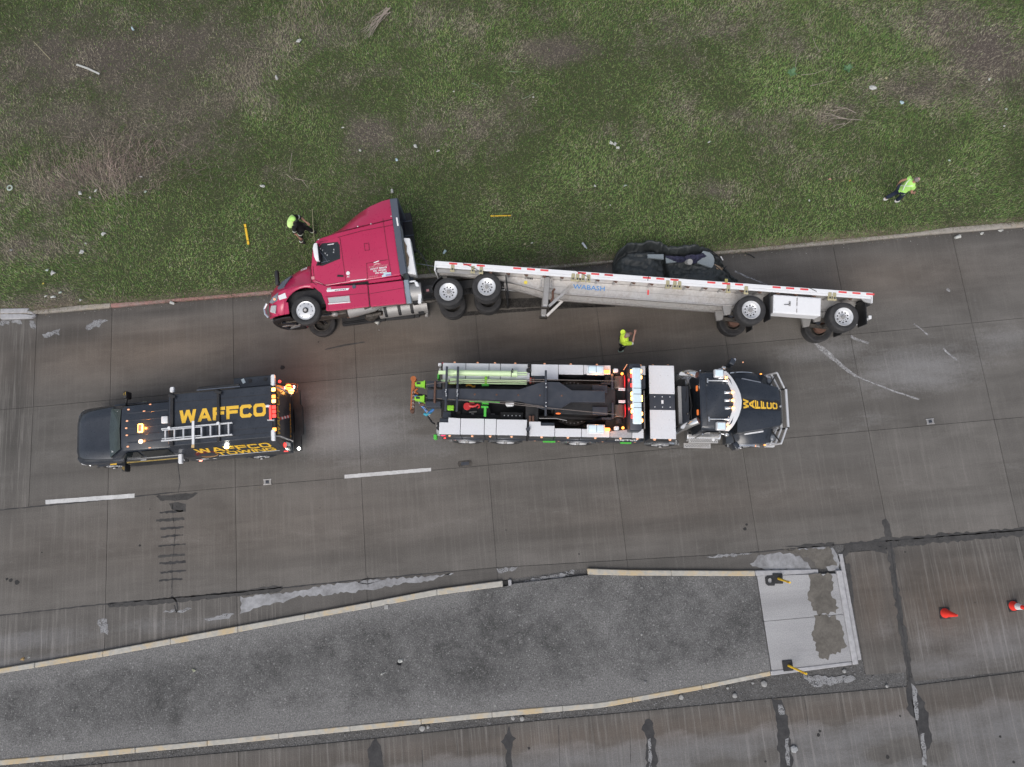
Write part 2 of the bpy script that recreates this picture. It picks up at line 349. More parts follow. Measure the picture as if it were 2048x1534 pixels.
# soft wear read off the photo: (px, py, radius along, radius across in px, strength)
WORN = [(700,860,150,75,.85),(600,800,60,35,.5),(860,890,90,40,.5),(1830,740,170,62,.75),(1640,700,120,28,.7),(2000,680,90,40,.55),(1730,840,90,30,.4),(200,880,110,60,.3),
        (1650,690,60,25,.5),(1950,600,12,60,.4),(1400,900,140,22,.3),(60,1280,160,26,.65),(330,1250,150,20,.5),(1980,1290,120,55,.7),(1850,1290,60,60,.5),(1770,1260,36,30,.5),(1900,1330,130,26,.7)]
STAIN = [(40,690,60,45,.8),(28,820,42,230,1.0),(130,668,110,22,.9),(300,625,170,14,.9),(840,805,40,60,.45),(760,800,90,40,.3),(1240,1120,160,18,.45),(1500,1100,120,12,.5),(1820,490,120,22,.55),(1620,530,130,26,.4),
         (1560,520,70,12,.5),(1290,610,170,22,.3),(960,1060,200,26,.25),(700,650,300,16,.25),(1820,1110,60,40,.3),(1330,1150,200,10,.5),(300,1290,300,14,.3),(1730,1130,60,40,.2),(420,1185,190,7,.5)]
BROWN = [(1150,665,330,70,.9),(300,700,330,70,.9),(760,690,260,60,.9),(1700,560,300,60,.6),(1250,650,200,40,.5),(1900,1200,160,90,.9),(1740,1200,50,90,.8),(500,1060,600,90,.35),(1350,1020,400,60,.35),(1300,1460,900,26,.7)]
def field(xy, blobs):
    out = np.zeros(len(xy))
    for px, py, a, b, k in blobs:
        c = G(px, py); sc = 57.0
        dx = xy[:,0]-c.x; dy = xy[:,1]-c.y; u = dx*_ca+dy*_sa; w = -dx*_sa+dy*_ca
        out = np.maximum(out, k*np.exp(-1.1*((u*sc/a)**2+(w*sc/b)**2)))
    return out
def set_attr(me, name, arr):
    a = me.attributes.new(name, 'FLOAT', 'POINT'); a.data.foreach_set('value', np.asarray(arr, dtype=np.float32))
def slab(name, parent, s0, s1, tlo, thi, mat, res=.15, gap=.007, z=0.0, groove=.3, thick=.06, extra=None, kind=None):
    far = s1 < -23 or s0 > 23
    ns = max(2, int((s1-s0)/(res if not far else 1.2))); tm = float(np.mean(thi(np.array([s0,s1])) - tlo(np.array([s0,s1]))))
    nt_ = max(2, int(tm/(res if not far else 1.2)))
    S = np.linspace(s0+gap, s1-gap, ns+1); A = tlo(S)+gap; B = np.maximum(thi(S)-gap, A+.01)
    Kk = np.linspace(0, 1, nt_+1)
    SS = np.repeat(S[:,None], nt_+1, 1); TT = A[:,None]+(B-A)[:,None]*Kk[None]
    X = SS*_ca-TT*_sa; Y = SS*_sa+TT*_ca
    tilt = rng.normal(0, .0012); Z = np.full_like(X, z) + (SS-S.mean())*tilt*.3
    n0 = (ns+1)*(nt_+1); idx = np.arange(n0).reshape(ns+1, nt_+1)
    ring = np.concatenate([idx[:,0], idx[-1,1:], idx[-2::-1,-1], idx[0,-2:0:-1]])
    top = np.stack([X,Y,Z],-1).reshape(-1,3); low = top[ring].copy(); low[:,2] -= thick
    V = np.concatenate([top, low])
    q = np.stack([idx[:-1,:-1], idx[1:,:-1], idx[1:,1:], idx[:-1,1:]], -1).reshape(-1,4)
    m = len(ring); k = np.arange(m); sk = np.stack([ring, n0+k, n0+(k+1)%m, ring[(k+1)%m]], -1)
    F = np.concatenate([q, sk])
    me = bpy.data.meshes.new(name); me.vertices.add(len(V)); me.vertices.foreach_set('co', V.ravel())
    me.loops.add(F.size); me.loops.foreach_set('vertex_index', F.ravel().astype(np.int32))
    me.polygons.add(len(F)); me.polygons.foreach_set('loop_start', np.arange(0, F.size, 4, dtype=np.int32)); me.polygons.foreach_set('use_smooth', [False]*len(F)); me.update(calc_edges=True)
    xy = V[:,:2]; ex = extra(xy) if extra else {}
    set_attr(me, 'worn', np.maximum(field(xy, WORN), ex.get('worn', 0))); set_attr(me, 'stain', np.maximum(field(xy, STAIN), ex.get('stain', 0)))
    set_attr(me, 'brown', field(xy, BROWN)); set_attr(me, 'groove', np.full(len(V), groove) if 'groove' not in ex else ex['groove']); set_attr(me, 'tone', np.full(len(V), rng.normal(0, .035)))
    me.materials.append(mat); o = bpy.data.objects.new(name, me); COL.objects.link(o)
    if parent: o.parent = parent
    if kind: o['kind'] = kind
    return o
def rag(poly, step=.10, amp=.03, seed=0):               # world polygon with a ragged outline
    r = random.Random(seed); out = []; n = len(poly)
    for i in range(n):
        a, b = Vector(poly[i][:2]), Vector(poly[(i+1)%n][:2]); d = b-a; L = d.length; k = max(1, int(L/step)); nn = Vector((-d.y, d.x))/max(L, 1e-6)
        for j in range(k):
            out.append(a + d*j/k + nn*(r.uniform(-amp, amp) if j or amp else 0))
    return out
def patch(name, px, mat, parent, z=.004, amp=.03, step=.10, seed=None):
    seed = len(bpy.data.objects) if seed is None else seed
    pts = rag([G(x, y) for x, y in px], step, amp, seed)
    o = build(name, MB().sheet(pts, z), mat, parent, norm=False)
    if o.data.polygons[0].normal.z < 0: o.data.flip_normals()
    return o
def stroke_px(pts, w):                                   # pixel polyline -> thin polygon (w: widths in metres)
    P = [G(x, y).xy for x, y in pts]; w = w if isinstance(w, (list, tuple)) else [w]*len(P); a, b = [], []
    for i, p in enumerate(P):
        d = (P[min(i+1,len(P)-1)]-P[max(i-1,0)]).normalized(); n = Vector((-d.y, d.x))*w[i]/2
        a.append(p+n); b.append(p-n)
    return a + b[::-1]
def mark(name, pts, w, mat, parent, z=.004, amp=.008, step=.12):
    pts2 = rag(stroke_px(pts, w), step, amp, len(bpy.data.objects))
    o = build(name, MB().sheet(pts2, z), mat, parent, norm=False)
    if o.data.polygons[0].normal.z < 0: o.data.flip_normals()
    return o
def patch_st(s0, s1, t0, t1): return [from_st(s0,t0), from_st(s1,t0), from_st(s1,t1), from_st(s0,t1)]

# ------------------------------------------------------------------ the setting
ground = build('ground', MB().sheet([(-400,-400),(400,-400),(400,400),(-400,400)], -.16), M_('bare_soil', (.10,.085,.07), .95, scale=.5, dirt=.5), norm=False); tag(ground, kind='structure')
pb = patch_st(-46, 46, -24, 14)
road = build('road', MB().sheet(pb, -.03), gutter_mat, norm=False); tag(road, kind='structure'); set_attr(road.data, 'worn', [.12]*4)

jx = [sx(x, 820-x*184/2048) for x in (220,468,713,960,1205,1453,1700,1944)]
step_j = (jx[-1]-jx[0])/7
J = [jx[0]-step_j*k for k in range(7,0,-1)] + jx + [jx[-1]+step_j*k for k in range(1,6)]
j72 = sx(66, 815)
def kerbside(xy):
    st = np.stack([xy[:,0]*_ca+xy[:,1]*_sa, -xy[:,0]*_sa+xy[:,1]*_ca], 1); d = K_lo(st[:,0])-st[:,1]
    return {'stain': .75*np.exp(-(d/.38)**2)}
JA = sorted([j for j in J if abs(j-j72) > 2.6] + [j72])
def paths(top):
    def f(xy):
        st = np.stack([xy[:,0]*_ca+xy[:,1]*_sa, -xy[:,0]*_sa+xy[:,1]*_ca], 1); d = top(st[:,0])-st[:,1]; wob = .1*np.sin(st[:,0]*.35)
        return {'stain': np.maximum(.32*np.exp(-((d-.95+wob)/.30)**2), .36*np.exp(-((d-2.65+wob)/.34)**2)), 'worn': .22*np.exp(-((d-1.8+wob)/.3)**2)}
    return f
for rowname, lo, hi, js, g, ex in (('a', L1, lambda s: K_lo(s)-.0, JA, .25, kerbside), ('b', L2, L1, JA, .3, paths(L1)), ('c', L3, L2, J, .45, paths(L2))):
    for a, b in zip(js[:-1], js[1:]): slab('concrete_slab', road, a, b, lo, hi, lane_conc, groove=g if not (rowname != 'c' and b <= j72+.01) else 1.0, extra=ex)
# shoulder between the lanes and the traffic island
sB0, sBe, sC0, sCe = sx(-700,1460), sx(1022,1165,.12), sx(1175,1143,.12), sx(1671,1142,.12)
def shoulder_lo(s):
    s = np.asarray(s, float); a = KB_hi(s); b = KC_hi(s); gapv = np.interp(s, [sBe, sC0], [float(KB_hi(sBe)), float(KC_hi(sC0))])
    return np.where(s <= sBe, a, np.where(s >= sC0, b, gapv))
def groove_d(xy):
    st = np.stack([xy[:,0]*_ca+xy[:,1]*_sa, -xy[:,0]*_sa+xy[:,1]*_ca], 1); d = L3(st[:,0])-st[:,1]
    return {'groove': np.clip(np.where(st[:,0] < sx(560,1200), 1.0, .25), 0, 1), 'worn': np.clip((d-1.25)/.5, 0, .75)*(st[:,0] < sx(420,1230)), 'stain': .4*np.exp(-(d/.12)**2)}
js_d = [j for j in J if j < sCe-1.0] + [sCe]
for a, b in zip(js_d[:-1], js_d[1:]): slab('shoulder_slab', road, a, b, shoulder_lo, L3, shoulder_conc, groove=.8, extra=groove_d)
# slabs right of the concrete pad
sP0, sP1 = sx(1528,1240,.12), sx(1690,1240,.12); jR = sx(1797,1210); jR2 = sx(2038,1075)
RB = line_fn([(1718,1345),(1817,1364),(2048,1340)])
slab('shoulder_slab', road, sP1+.42, jR, line_fn([(1690,1352),(1817,1345)]), lambda s: L3(s)-.28, shoulder_conc, groove=.6)
for a, b in ((jR, jR2), (jR2, jR2+4.5), (jR2+4.5, jR2+9)): slab('shoulder_slab', road, a, b, RB, L3, shoulder_conc, groove=.95)
# carriageway beyond the island (bottom edge of the picture)
jE = [sx(x, y) for x, y in ((750,1495),(1018,1480),(1303,1470),(1560,1440),(1825,1410))]
stp = (jE[-1]-jE[0])/4; jE = [jE[0]-stp*k for k in range(8,0,-1)] + jE + [jE[-1]+stp*k for k in range(1,7)]
def bands(xy):
    st = np.stack([xy[:,0]*_ca+xy[:,1]*_sa, -xy[:,0]*_sa+xy[:,1]*_ca], 1); d = E0(st[:,0])-st[:,1]
    wob = .12*np.sin(st[:,0]*1.7)+.08*np.sin(st[:,0]*4.1+1)
    return {'worn': np.clip((d-.70+wob)/.35, 0, .62) - .8*np.exp(-((d-2.0+wob)/.3)**2)*np.clip(np.sin(st[:,0]*1.1+.5)*1.2+.3, 0, 1), 'groove': np.clip(.95-.35*np.clip((d-.8)/.4,0,1), 0, 1), 'stain': .5*np.exp(-(d/.10)**2)}
lowE = lambda s: E0(s)-7.5
for a, b in zip(jE[:-1], jE[1:]): slab('concrete_slab', road, a, b, lowE, E0, shoulder_conc, groove=.9, extra=bands)

# kerbs, stone by stone
def strip(name, parent, s0, s1, lo, hi, z0, z1, mat, n=4, bevel=.018, gap=.003, taper=None):
    S = np.linspace(s0+gap, s1-gap, n+1); mb = MB(); rings = []
    for i, s in enumerate(S):
        a, b = from_st(s, float(lo(s))), from_st(s, float(hi(s))); zt = z1 if taper is None else taper(s)
        rings.append([(a[0],a[1],z0),(b[0],b[1],z0),(b[0],b[1],zt),(a[0],a[1],zt)])
    mb.loft(rings); return build(name, mb, mat, parent, bevel=bevel)
kerb = build('kerb', MB().sheet(patch_st(-46,-45.9,0,.1), -.02), kerb_plain, norm=False); tag(kerb, kind='structure')
kj = [-45] + [j for j in J if -45 < j < 45]
for a, b in zip(J[:-1], J[1:]):
    for c, d in ((a, (a+b)/2), ((a+b)/2, b)):
        m = kerb_red if sx(150,618) < c < sx(500,590) else kerb_plain
        strip('kerb_stone', kerb, c, d, K_lo, K_hi, -.05, .115+random.uniform(-.008,.008), m)
for x in (-28,-24,-20): pass
broken = [(0,617,58,616,54,625,0,626), (0,628,40,627,70,630,62,636,0,638), (40,618,62,622,72,630,58,627)]
def chunk(name, px, z0, z1, mat, parent=None, label=None, bevel=.02):
    pts = [G(px[i], px[i+1], z1).xy for i in range(0, len(px), 2)]
    return build(name, MB().prism(pts, z0, z1, 'xy'), mat, parent, bevel=bevel, label=label)
for i, c in enumerate(broken): chunk('broken_kerb_piece', c, 0.0, .15-.012*i, kerb_new, kerb)
island_kerb = build('island_kerb', MB().sheet(patch_st(-46,-45.9,-8,-7.9), -.02), kerb_yellow, norm=False); tag(island_kerb, kind='structure')
for lo, hi, s0, s1, m in ((KB_lo, KB_hi, J[0], sBe-.28, kerb_yellow), (KC_lo, KC_hi, sC0, sP0-.05, kerb_yellow), (KD_lo, KD_hi, J[0], sP0-.05, kerb_yellow)):
    n = max(1, round((s1-s0)/2.3)); e = np.linspace(s0, s1, n+1)
    for a, b in zip(e[:-1], e[1:]): strip('kerb_stone', island_kerb, a, b, lo, hi, -.05, .12+random.uniform(-.012,.008), m)
# broken kerb end with a rusty dowel hole
strip('kerb_stone', island_kerb, sBe-.24, sBe-.10, KB_lo, KB_hi, -.05, .03, M_('dark_hole', (.02,.02,.02), .9))
strip('kerb_stone', island_kerb, sBe-.10, sBe+.02, KB_lo, KB_hi, -.05, .10, kerb_new)
strip('kerb_stone', island_kerb, sP0-.04, sCe-.55, KC_lo, KC_hi, -.05, .115, kerb_new, taper=lambda s: float(np.interp(s, [sP0, sCe], [.115, .02])))
strip('kerb_stone', island_kerb, sP0-.04, sP1-.02, KD_lo, KD_hi, -.05, .115, kerb_new)
padR_lo = lambda s: 0
# island surface
def isl_hi(s):
    s = np.asarray(s, float); g_ = np.interp(s, [sBe, sC0], [float(KB_lo(sBe))+.05, float(KC_lo(sC0))-.02])
    return np.where(s <= sBe, KB_lo(s), np.where(s >= sC0, KC_lo(s), g_))
def isl_f(xy):
    st = np.stack([xy[:,0]*_ca+xy[:,1]*_sa, -xy[:,0]*_sa+xy[:,1]*_ca], 1); d1 = isl_hi(st[:,0])-st[:,1]; d2 = st[:,1]-KD_hi(st[:,0])
    return {'worn': np.exp(-(d1/.42)**2)*.9*(st[:,0] < sBe-1.5) + .8*np.exp(-(d2/.5)**2) + .25*np.exp(-((st[:,0]-sx(1180,1220))/1.2)**2)}
WORN_keep = WORN; WORN = []
slab('island', None, -40, sP0-.02, KD_hi, isl_hi, island_mat, res=.25, gap=.004, z=.085, extra=isl_f, kind='structure')
WORN = WORN_keep
# concrete pad at the island's nose, two pours
pm = lambda s: np.interp(s, [sP0, sP1], [ST(1530,1243,.12)[1], ST(1695,1228,.12)[1]])
WORN = []; STAIN_k, STAIN = STAIN, []; BROWN_k, BROWN = BROWN, []
pad = build('pad', MB().sheet(patch_st(sP0, sP1, float(pm(sP0))-2, float(pm(sP0))+1.6), -.025), gutter_mat, norm=False); tag(pad, kind='structure')
slab('pad_slab', pad, sP0, sP1-.0, pm, KC_lo, pad_conc, z=.09, groove=.1, gap=.007, thick=.14)
slab('pad_slab', pad, sP0, sP1-.0, KD_hi, pm, pad_conc, z=.09, groove=.1, gap=.007, thick=.14)
WORN = WORN_keep; STAIN = STAIN_k; BROWN = BROWN_k
strip('pad_kerb', pad, sP1+.0, sP1+.20, lambda s: KD_lo(s)+.0, lambda s: KC_hi(s)-.05, -.05, .12, kerb_new, n=2)
strip('pad_apron', pad, sP1+.23, sP1+.38, lambda s: KD_lo(s)+.1, lambda s: KC_hi(s)+.5, -.05, .012, kerb_new, n=2)

# pale repairs, fillings, sealant and marks lying on the slabs: parts of the road
for px in ([(481,1194),(560,1187),(650,1171),(735,1160),(800,1156),(880,1150),(908,1147),(860,1161),(800,1169),(735,1181),(640,1190),(600,1193),(560,1206),(520,1214),(481,1228)],
           [(1500,1128),(1516,1112),(1560,1106),(1585,1109),(1605,1116),(1622,1136),(1600,1140),(1560,1139),(1530,1139)],
           [(1590,1098),(1640,1095),(1668,1094),(1676,1110),(1680,1140),(1655,1142),(1640,1120),(1610,1112)]): patch('concrete_patch', px, repair, road, amp=.05)
for px in ([(404,1236),(470,1227),(458,1237),(412,1242)], [(326,1222),(382,1216),(378,1222),(334,1226)], [(993,1136),(1037,1134),(1030,1140),(998,1146)], [(1040,1165),(1090,1150),(1135,1146),(1139,1153),(1100,1158),(1045,1168)],
           [(1413,1112),(1505,1105),(1500,1110),(1430,1116)], [(1606,1350),(1650,1353),(1708,1352),(1713,1360),(1680,1368),(1622,1373)], [(170,655),(188,641),(216,640),(198,653),(172,660)], [(84,668),(120,657),(119,669),(90,674)], [(0,642),(20,641),(18,648),(0,650)], [(20,638),(40,642),(45,646),(24,647)],
           [(196,1240),(216,1237),(216,1268),(200,1267)], [(60,640),(72,645),(70,660),(62,655)], [(1130,1142),(1150,1141),(1148,1148),(1134,1150)]):
    patch('concrete_patch', px, repair_rag, road, amp=.05)
for px in ([(215,1208),(300,1199),(480,1182),(545,1171),(564,1172),(567,1178),(555,1184),(440,1196),(320,1208),(218,1215)], [(1764,1041),(1771,1037),(1777,1042),(1784,1076),(1790,1122),(1784,1128),(1776,1122),(1774,1090)],
           [(1786,1082),(1840,1076),(1960,1064),(2046,1058),(2046,1064),(1900,1078),(1830,1092),(1800,1090)], [(1676,1112),(1690,1097),(1738,1091),(1772,1096),(1774,1108),(1740,1101),(1700,1104),(1684,1118),(1678,1124)],
           [(1560,1093),(1620,1088),(1668,1085),(1668,1090),(1600,1096)],
           [(312,991),(360,988),(396,985),(388,994),(374,1000),(320,1002)], [(338,1008),(356,1004),(372,1008),(372,1022),(358,1024),(344,1018)], [(1560,1350),(1562,1350),(1562,1351)],
           [(1690,1128),(1699,1126),(1708,1190),(1704,1222),(1698,1190)]): patch('tar_patch', px, tar_soft, road, amp=.025)
for px in ([(1813,1376),(1830,1374),(1846,1400),(1858,1432),(1863,1490),(1850,1512),(1840,1474),(1834,1444),(1815,1424)], [(1543,1398),(1564,1399),(1576,1440),(1583,1500),(1586,1540),(1562,1540),(1556,1500),(1553,1440)],
           [(1283,1452),(1291,1438),(1304,1440),(1311,1480),(1316,1545),(1292,1545),(1294,1484)], [(1003,1484),(1017,1452),(1030,1476),(1023,1500),(1026,1545),(1010,1545),(1012,1502)], [(744,1482),(752,1476),(762,1492),(767,1545),(737,1545),(737,1500)]):
    patch('tar_patch', px, tar, road, amp=.045)
for px in ([(1295,1478),(1302,1476),(1304,1534),(1298,1534)], [(1556,1410),(1564,1408),(1569,1428),(1559,1430)], [(1822,1366),(1834,1380),(1836,1440),(1830,1440)], [(1570,1478),(1576,1475),(1580,1530),(1572,1530)], [(1842,1468),(1848,1466),(1854,1530),(1846,1530)]):
    patch('concrete_patch', px, repair_rag, road, z=.008, amp=.03)
for k, y in enumerate((1026,1041,1058,1075,1093,1112,1128,1146,1163)):
    x0, x1 = 317+random.uniform(-5,5), 372+random.uniform(-7,3); y += random.uniform(-1.5,1.5); w_ = random.uniform(.6,1.25)
    mark('tar_patch', [(x0, y), ((x0+x1)/2, y-2+random.uniform(-1,1)), (x1, y-4)], [.06*w_,.09*w_,.06*w_], tar_soft if k in (1,5) else tar, road, z=.004, amp=.02, step=.07)
mark('crack', [(362,785),(366,830),(357,900),(356,930),(360,965),(356,985)], .018, tar, road, amp=.012)
mark('crack', [(345,1005),(347,1040),(351,1060),(348,1100),(344,1130),(344,1188)], .016, tar, road, amp=.012)
mark('crack', [(343,1192),(352,1200),(356,1218),(353,1225),(349,1210)], .05, tar, road, amp=.012)
mark('tar_patch', [(1772,1095),(1781,1100),(1797,1210),(1817,1335),(1824,1380)], [.3,.22,.2,.26,.2], tar_soft, road, z=.003, amp=.05)
mark('tar_patch', [(1690,1094),(1779,1084),(1900,1075),(2060,1062)], [.2,.34,.3,.26], tar_soft, road, z=.0025, amp=.05)
mark('crack', [(1781,1085),(1797,1210),(1817,1335),(1824,1400)], .06, tar, road, z=.006, amp=.02)
for p in ([(0,1231),(208,1208),(480,1184),(563,1175)], [(563,1176),(735,1158),(900,1143)], [(1500,1105),(1671,1090),(1779,1081),(2048,1060)], [(0,1020),(180,1003),(345,985)], [(1781,1085),(1797,1210),(1817,1335),(1824,1400),(1850,1534)]):
    mark('crack', p, .035, tar, road, amp=.012)
for p, w in (([(716,1165),(735,1156),(765,1160),(735,1168),(716,1165)], .025), ([(735,1152),(736,1174)], .02), ([(844,1500),(846,1545)], .02), ([(914,1478),(916,1510)], .015), ([(1117,1450),(1120,1545)], .015), ([(1260,1475),(1262,1545)], .012), ([(1609,1400),(1616,1450)], .015)): mark('crack', p, w, tar, road, amp=.006)
for px in ([(91,1000),(269,987),(269,995.5),(91,1008.5)], [(689,949.5),(862,935.5),(862,942.5),(689,957)]):
    patch('lane_dash', px, lane_paint, road, z=.005, amp=.006)
# scuffs left by the accident
mark('skid_mark', [(1000,607),(1100,604),(1180,606),(1290,609)], [.38,.34,.3,.1], skid, road, z=.005, amp=.015)
mark('skid_mark', [(925,628),(1020,622),(1120,615),(1230,612)], [.16,.12,.1,.06], skid, road, z=.005, amp=.01)
mark('skid_mark', [(650,699),(690,690),(730,684)], [.03,.07,.03], tar_soft, road, z=.005, amp=.01)
mark('scrape_mark', [(1620,676),(1650,703),(1685,732),(1712,752)], [.10,.18,.15,.10], scrape, road, z=.005, amp=.03)
mark('scrape_mark', [(1712,752),(1750,768),(1790,783),(1838,799)], .055, scrape, road, z=.005, amp=.012)
mark('scrape_mark', [(1700,672),(1716,681),(1737,686)], [.08,.07,.08], scrape, road, z=.005, amp=.03)
mark('scrape_mark', [(1886,697),(1898,708),(1914,720)], [.06,.05,.07], scrape, road, z=.005, amp=.015)
mark('scrape_mark', [(1828,648),(1842,658),(1856,670)], [.05,.04,.06], scrape, road, z=.005, amp=.015)
mark('scrape_mark', [(1470,543),(1500,556),(1535,570)], [.05,.07,.04], scrape, road, z=.005, amp=.02)
mark('scrape_mark', [(1893,577),(1900,583)], [.14,.1], scrape, road, z=.005, amp=.04)
rs = random.Random(3)
for px, py, rr in [(280,1091,.05),(22,1160,.07),(34,1164,.09),(14,1158,.05),(84,1105,.03),(1158,1108,.03),(1012,1060,.025),(640,1016,.02),(1493,1049,.05),(1490,1058,.07),(1637,1470,.06),(1640,1462,.05),(1775,1514,.07),(1800,1432,.04),(2000,1473,.05),(2027,1524,.05),(1531,1523,.04),(1950,1205,.02),(637,684,.03),(1810,1104,.03),(1700,1232,.05),(880,765,.05),(300,1018,.025),(565,735,.10),(1058,1496,.05)]:
    c = G(px, py); n = 9; poly = [(c.x+rr*math.cos(k*2*math.pi/n)*rs.uniform(.7,1.15), c.y+rr*math.sin(k*2*math.pi/n)*rs.uniform(.6,1.1)) for k in range(n)]
    build('oil_spot', MB().sheet(poly, .006), spot, road, norm=False)
# damp silt drying on the pad
for px in ([(1617,1150),(1660,1148),(1668,1165),(1664,1190),(1676,1215),(1672,1226),(1640,1229),(1628,1220),(1618,1200),(1618,1170)], [(1628,1232),(1668,1231),(1672,1240),(1684,1248),(1692,1290),(1680,1304),(1662,1312),(1656,1318),(1644,1319),(1634,1300),(1626,1270)]):
    pts = rag([G(x, y, .09) for x, y in px], .08, .06, 5); o = build('damp_silt', MB().sheet(pts, .095), damp, pad, norm=False)
    if o.data.polygons[0].normal.z < 0: o.data.flip_normals()
pts = rag([G(x, y) for x, y in ((1565,1099),(1660,1096),(1666,1112),(1674,1130),(1640,1138),(1620,1118))], .08, .05, 9); o = build('damp_silt', MB().sheet(pts, .008), damp, road, norm=False)
if o.data.polygons[0].normal.z < 0: o.data.flip_normals()

# ------------------------------------------------------------------ grass verge
DRY = [(300,250,330,130,.85),(240,345,130,70,.95),(150,120,300,120,.75),(480,120,140,150,.7),(600,60,200,80,.6),(420,90,300,90,.6),(860,40,170,60,.6),(740,270,70,60,.75),(1110,110,110,45,.85),(700,160,120,60,.5),(60,240,120,120,.7),(110,370,140,60,.7),(60,500,110,40,.6),(160,470,120,50,.5),
       (110,600,110,26,.6),(1650,225,120,40,.8),(1560,100,200,90,.45),(1970,120,110,90,1.0),(1880,60,110,70,.8),(1400,60,160,60,.5),(1450,250,120,60,.5),(1480,390,110,40,.55),(1240,280,200,90,.35),(900,250,180,80,.45),(560,350,60,50,.4),(1800,180,120,50,.6),(1680,350,160,40,.35),(1340,200,120,70,.35)]
GREEN = [(420,520,190,90,.9),(300,480,90,110,.8),(60,560,60,35,.7),(560,270,130,50,.6),(200,440,110,50,.5),(950,480,160,60,.75),(1330,440,150,60,.8),(1180,350,120,90,.4),(1750,390,260,60,.6),(1620,470,180,40,.8),(1960,400,120,60,.85),(880,180,220,60,.35),(1560,170,170,90,.5),(1250,180,140,70,.45),(1700,120,120,70,.5),(1800,90,70,50,.5),(350,240,70,40,.35),(130,190,60,40,.4),(1900,300,180,50,.5),(460,420,160,70,.6),(840,420,100,50,.5)]
BARE = [(1975,110,100,90,.95),(1890,45,110,50,.7),(250,110,230,90,.55),(120,60,120,60,.35),(330,130,120,60,.5),(1130,108,60,25,.6),(740,275,50,40,.5),(1180,100,50,20,.5),(1830,185,60,20,.5)]
def vnoise(x, y, seed, octs=4):
    r = np.random.default_rng(seed); out = np.zeros_like(x); amp = 1; tot = 0
    for o in range(octs):
        g = r.random((64, 64)); f = 2.0**o; u, v = x*f*.35+100, y*f*.35+100; i, j = np.floor(u).astype(int), np.floor(v).astype(int); a, b = u-i, v-j
        a, b = a*a*(3-2*a), b*b*(3-2*b)
        q = g[i%64,j%64]*(1-a)*(1-b)+g[(i+1)%64,j%64]*a*(1-b)+g[i%64,(j+1)%64]*(1-a)*b+g[(i+1)%64,(j+1)%64]*a*b
        out += amp*q; tot += amp; amp *= .6
    return out/tot
def dryness(xy):
    d = field(xy, DRY) - .80*field(xy, GREEN) + .06
    return np.clip(d + 0.7*(vnoise(xy[:,0], xy[:,1], 1)-.5) + 1.25*(vnoise(xy[:,0]*4.5, xy[:,1]*4.5, 2)-.5), 0, 1)
def rise(x, y):                                           # the verge climbs gently away from the kerb
    return .10 + .03*(vnoise(x*.8, y*.8, 5)-.5)
nx, ny = 190, 84
gx = np.linspace(-46, 46, nx+1); 
S_ = gx; T0 = K_hi(S_); kk = np.linspace(0, 1, ny+1)**1.3
SS = np.repeat(S_[:,None], ny+1, 1); TT = T0[:,None]-.02 + (34.0)*kk[None]
X = SS*_ca-TT*_sa; Y = SS*_sa+TT*_ca; Z = rise(X, Y); Z[:,0] = .095
V = np.stack([X,Y,Z],-1).reshape(-1,3); idx = np.arange((nx+1)*(ny+1)).reshape(nx+1,ny+1)
Fq = np.stack([idx[:-1,:-1], idx[1:,:-1], idx[1:,1:], idx[:-1,1:]], -1).reshape(-1,4)
me = bpy.data.meshes.new('verge'); me.from_pydata(V.tolist(), [], Fq.tolist()); set_attr(me, 'dry', dryness(V[:,:2])); set_attr(me, 'bare', field(V[:,:2], BARE))
m, t, p = base_mat('verge_soil_and_thatch'); tc = node(t, 'TexCoord').outputs['Object']
n1 = noise_n(t, tc, 2.2, 6, .7); n2 = noise_n(t, tc, 17, 5, .75)
c = mixc(t, ramp(t, math_n(t, 'ADD', attr_n(t, 'dry'), math_n(t, 'MULTIPLY', math_n(t, 'SUBTRACT', n1, .5), 1.0)), .2, .8), (.052,.064,.025), (.092,.082,.064))
c = mixc(t, attr_n(t, 'bare'), c, mixc(t, ramp(t, n2, .35, .65), (.050,.038,.034), (.12,.098,.088)))
c = mixc(t, math_n(t, 'MULTIPLY', ramp(t, n2, .55, .75), .6), c, (.016,.016,.010)); t.links.new(c, p.inputs['Base Color']); setin(p, Roughness=.95); bump_n(t, n2, .8, .05, p)
me.materials.append(m); verge = bpy.data.objects.new('verge', me); COL.objects.link(verge); tag(verge, kind='structure')

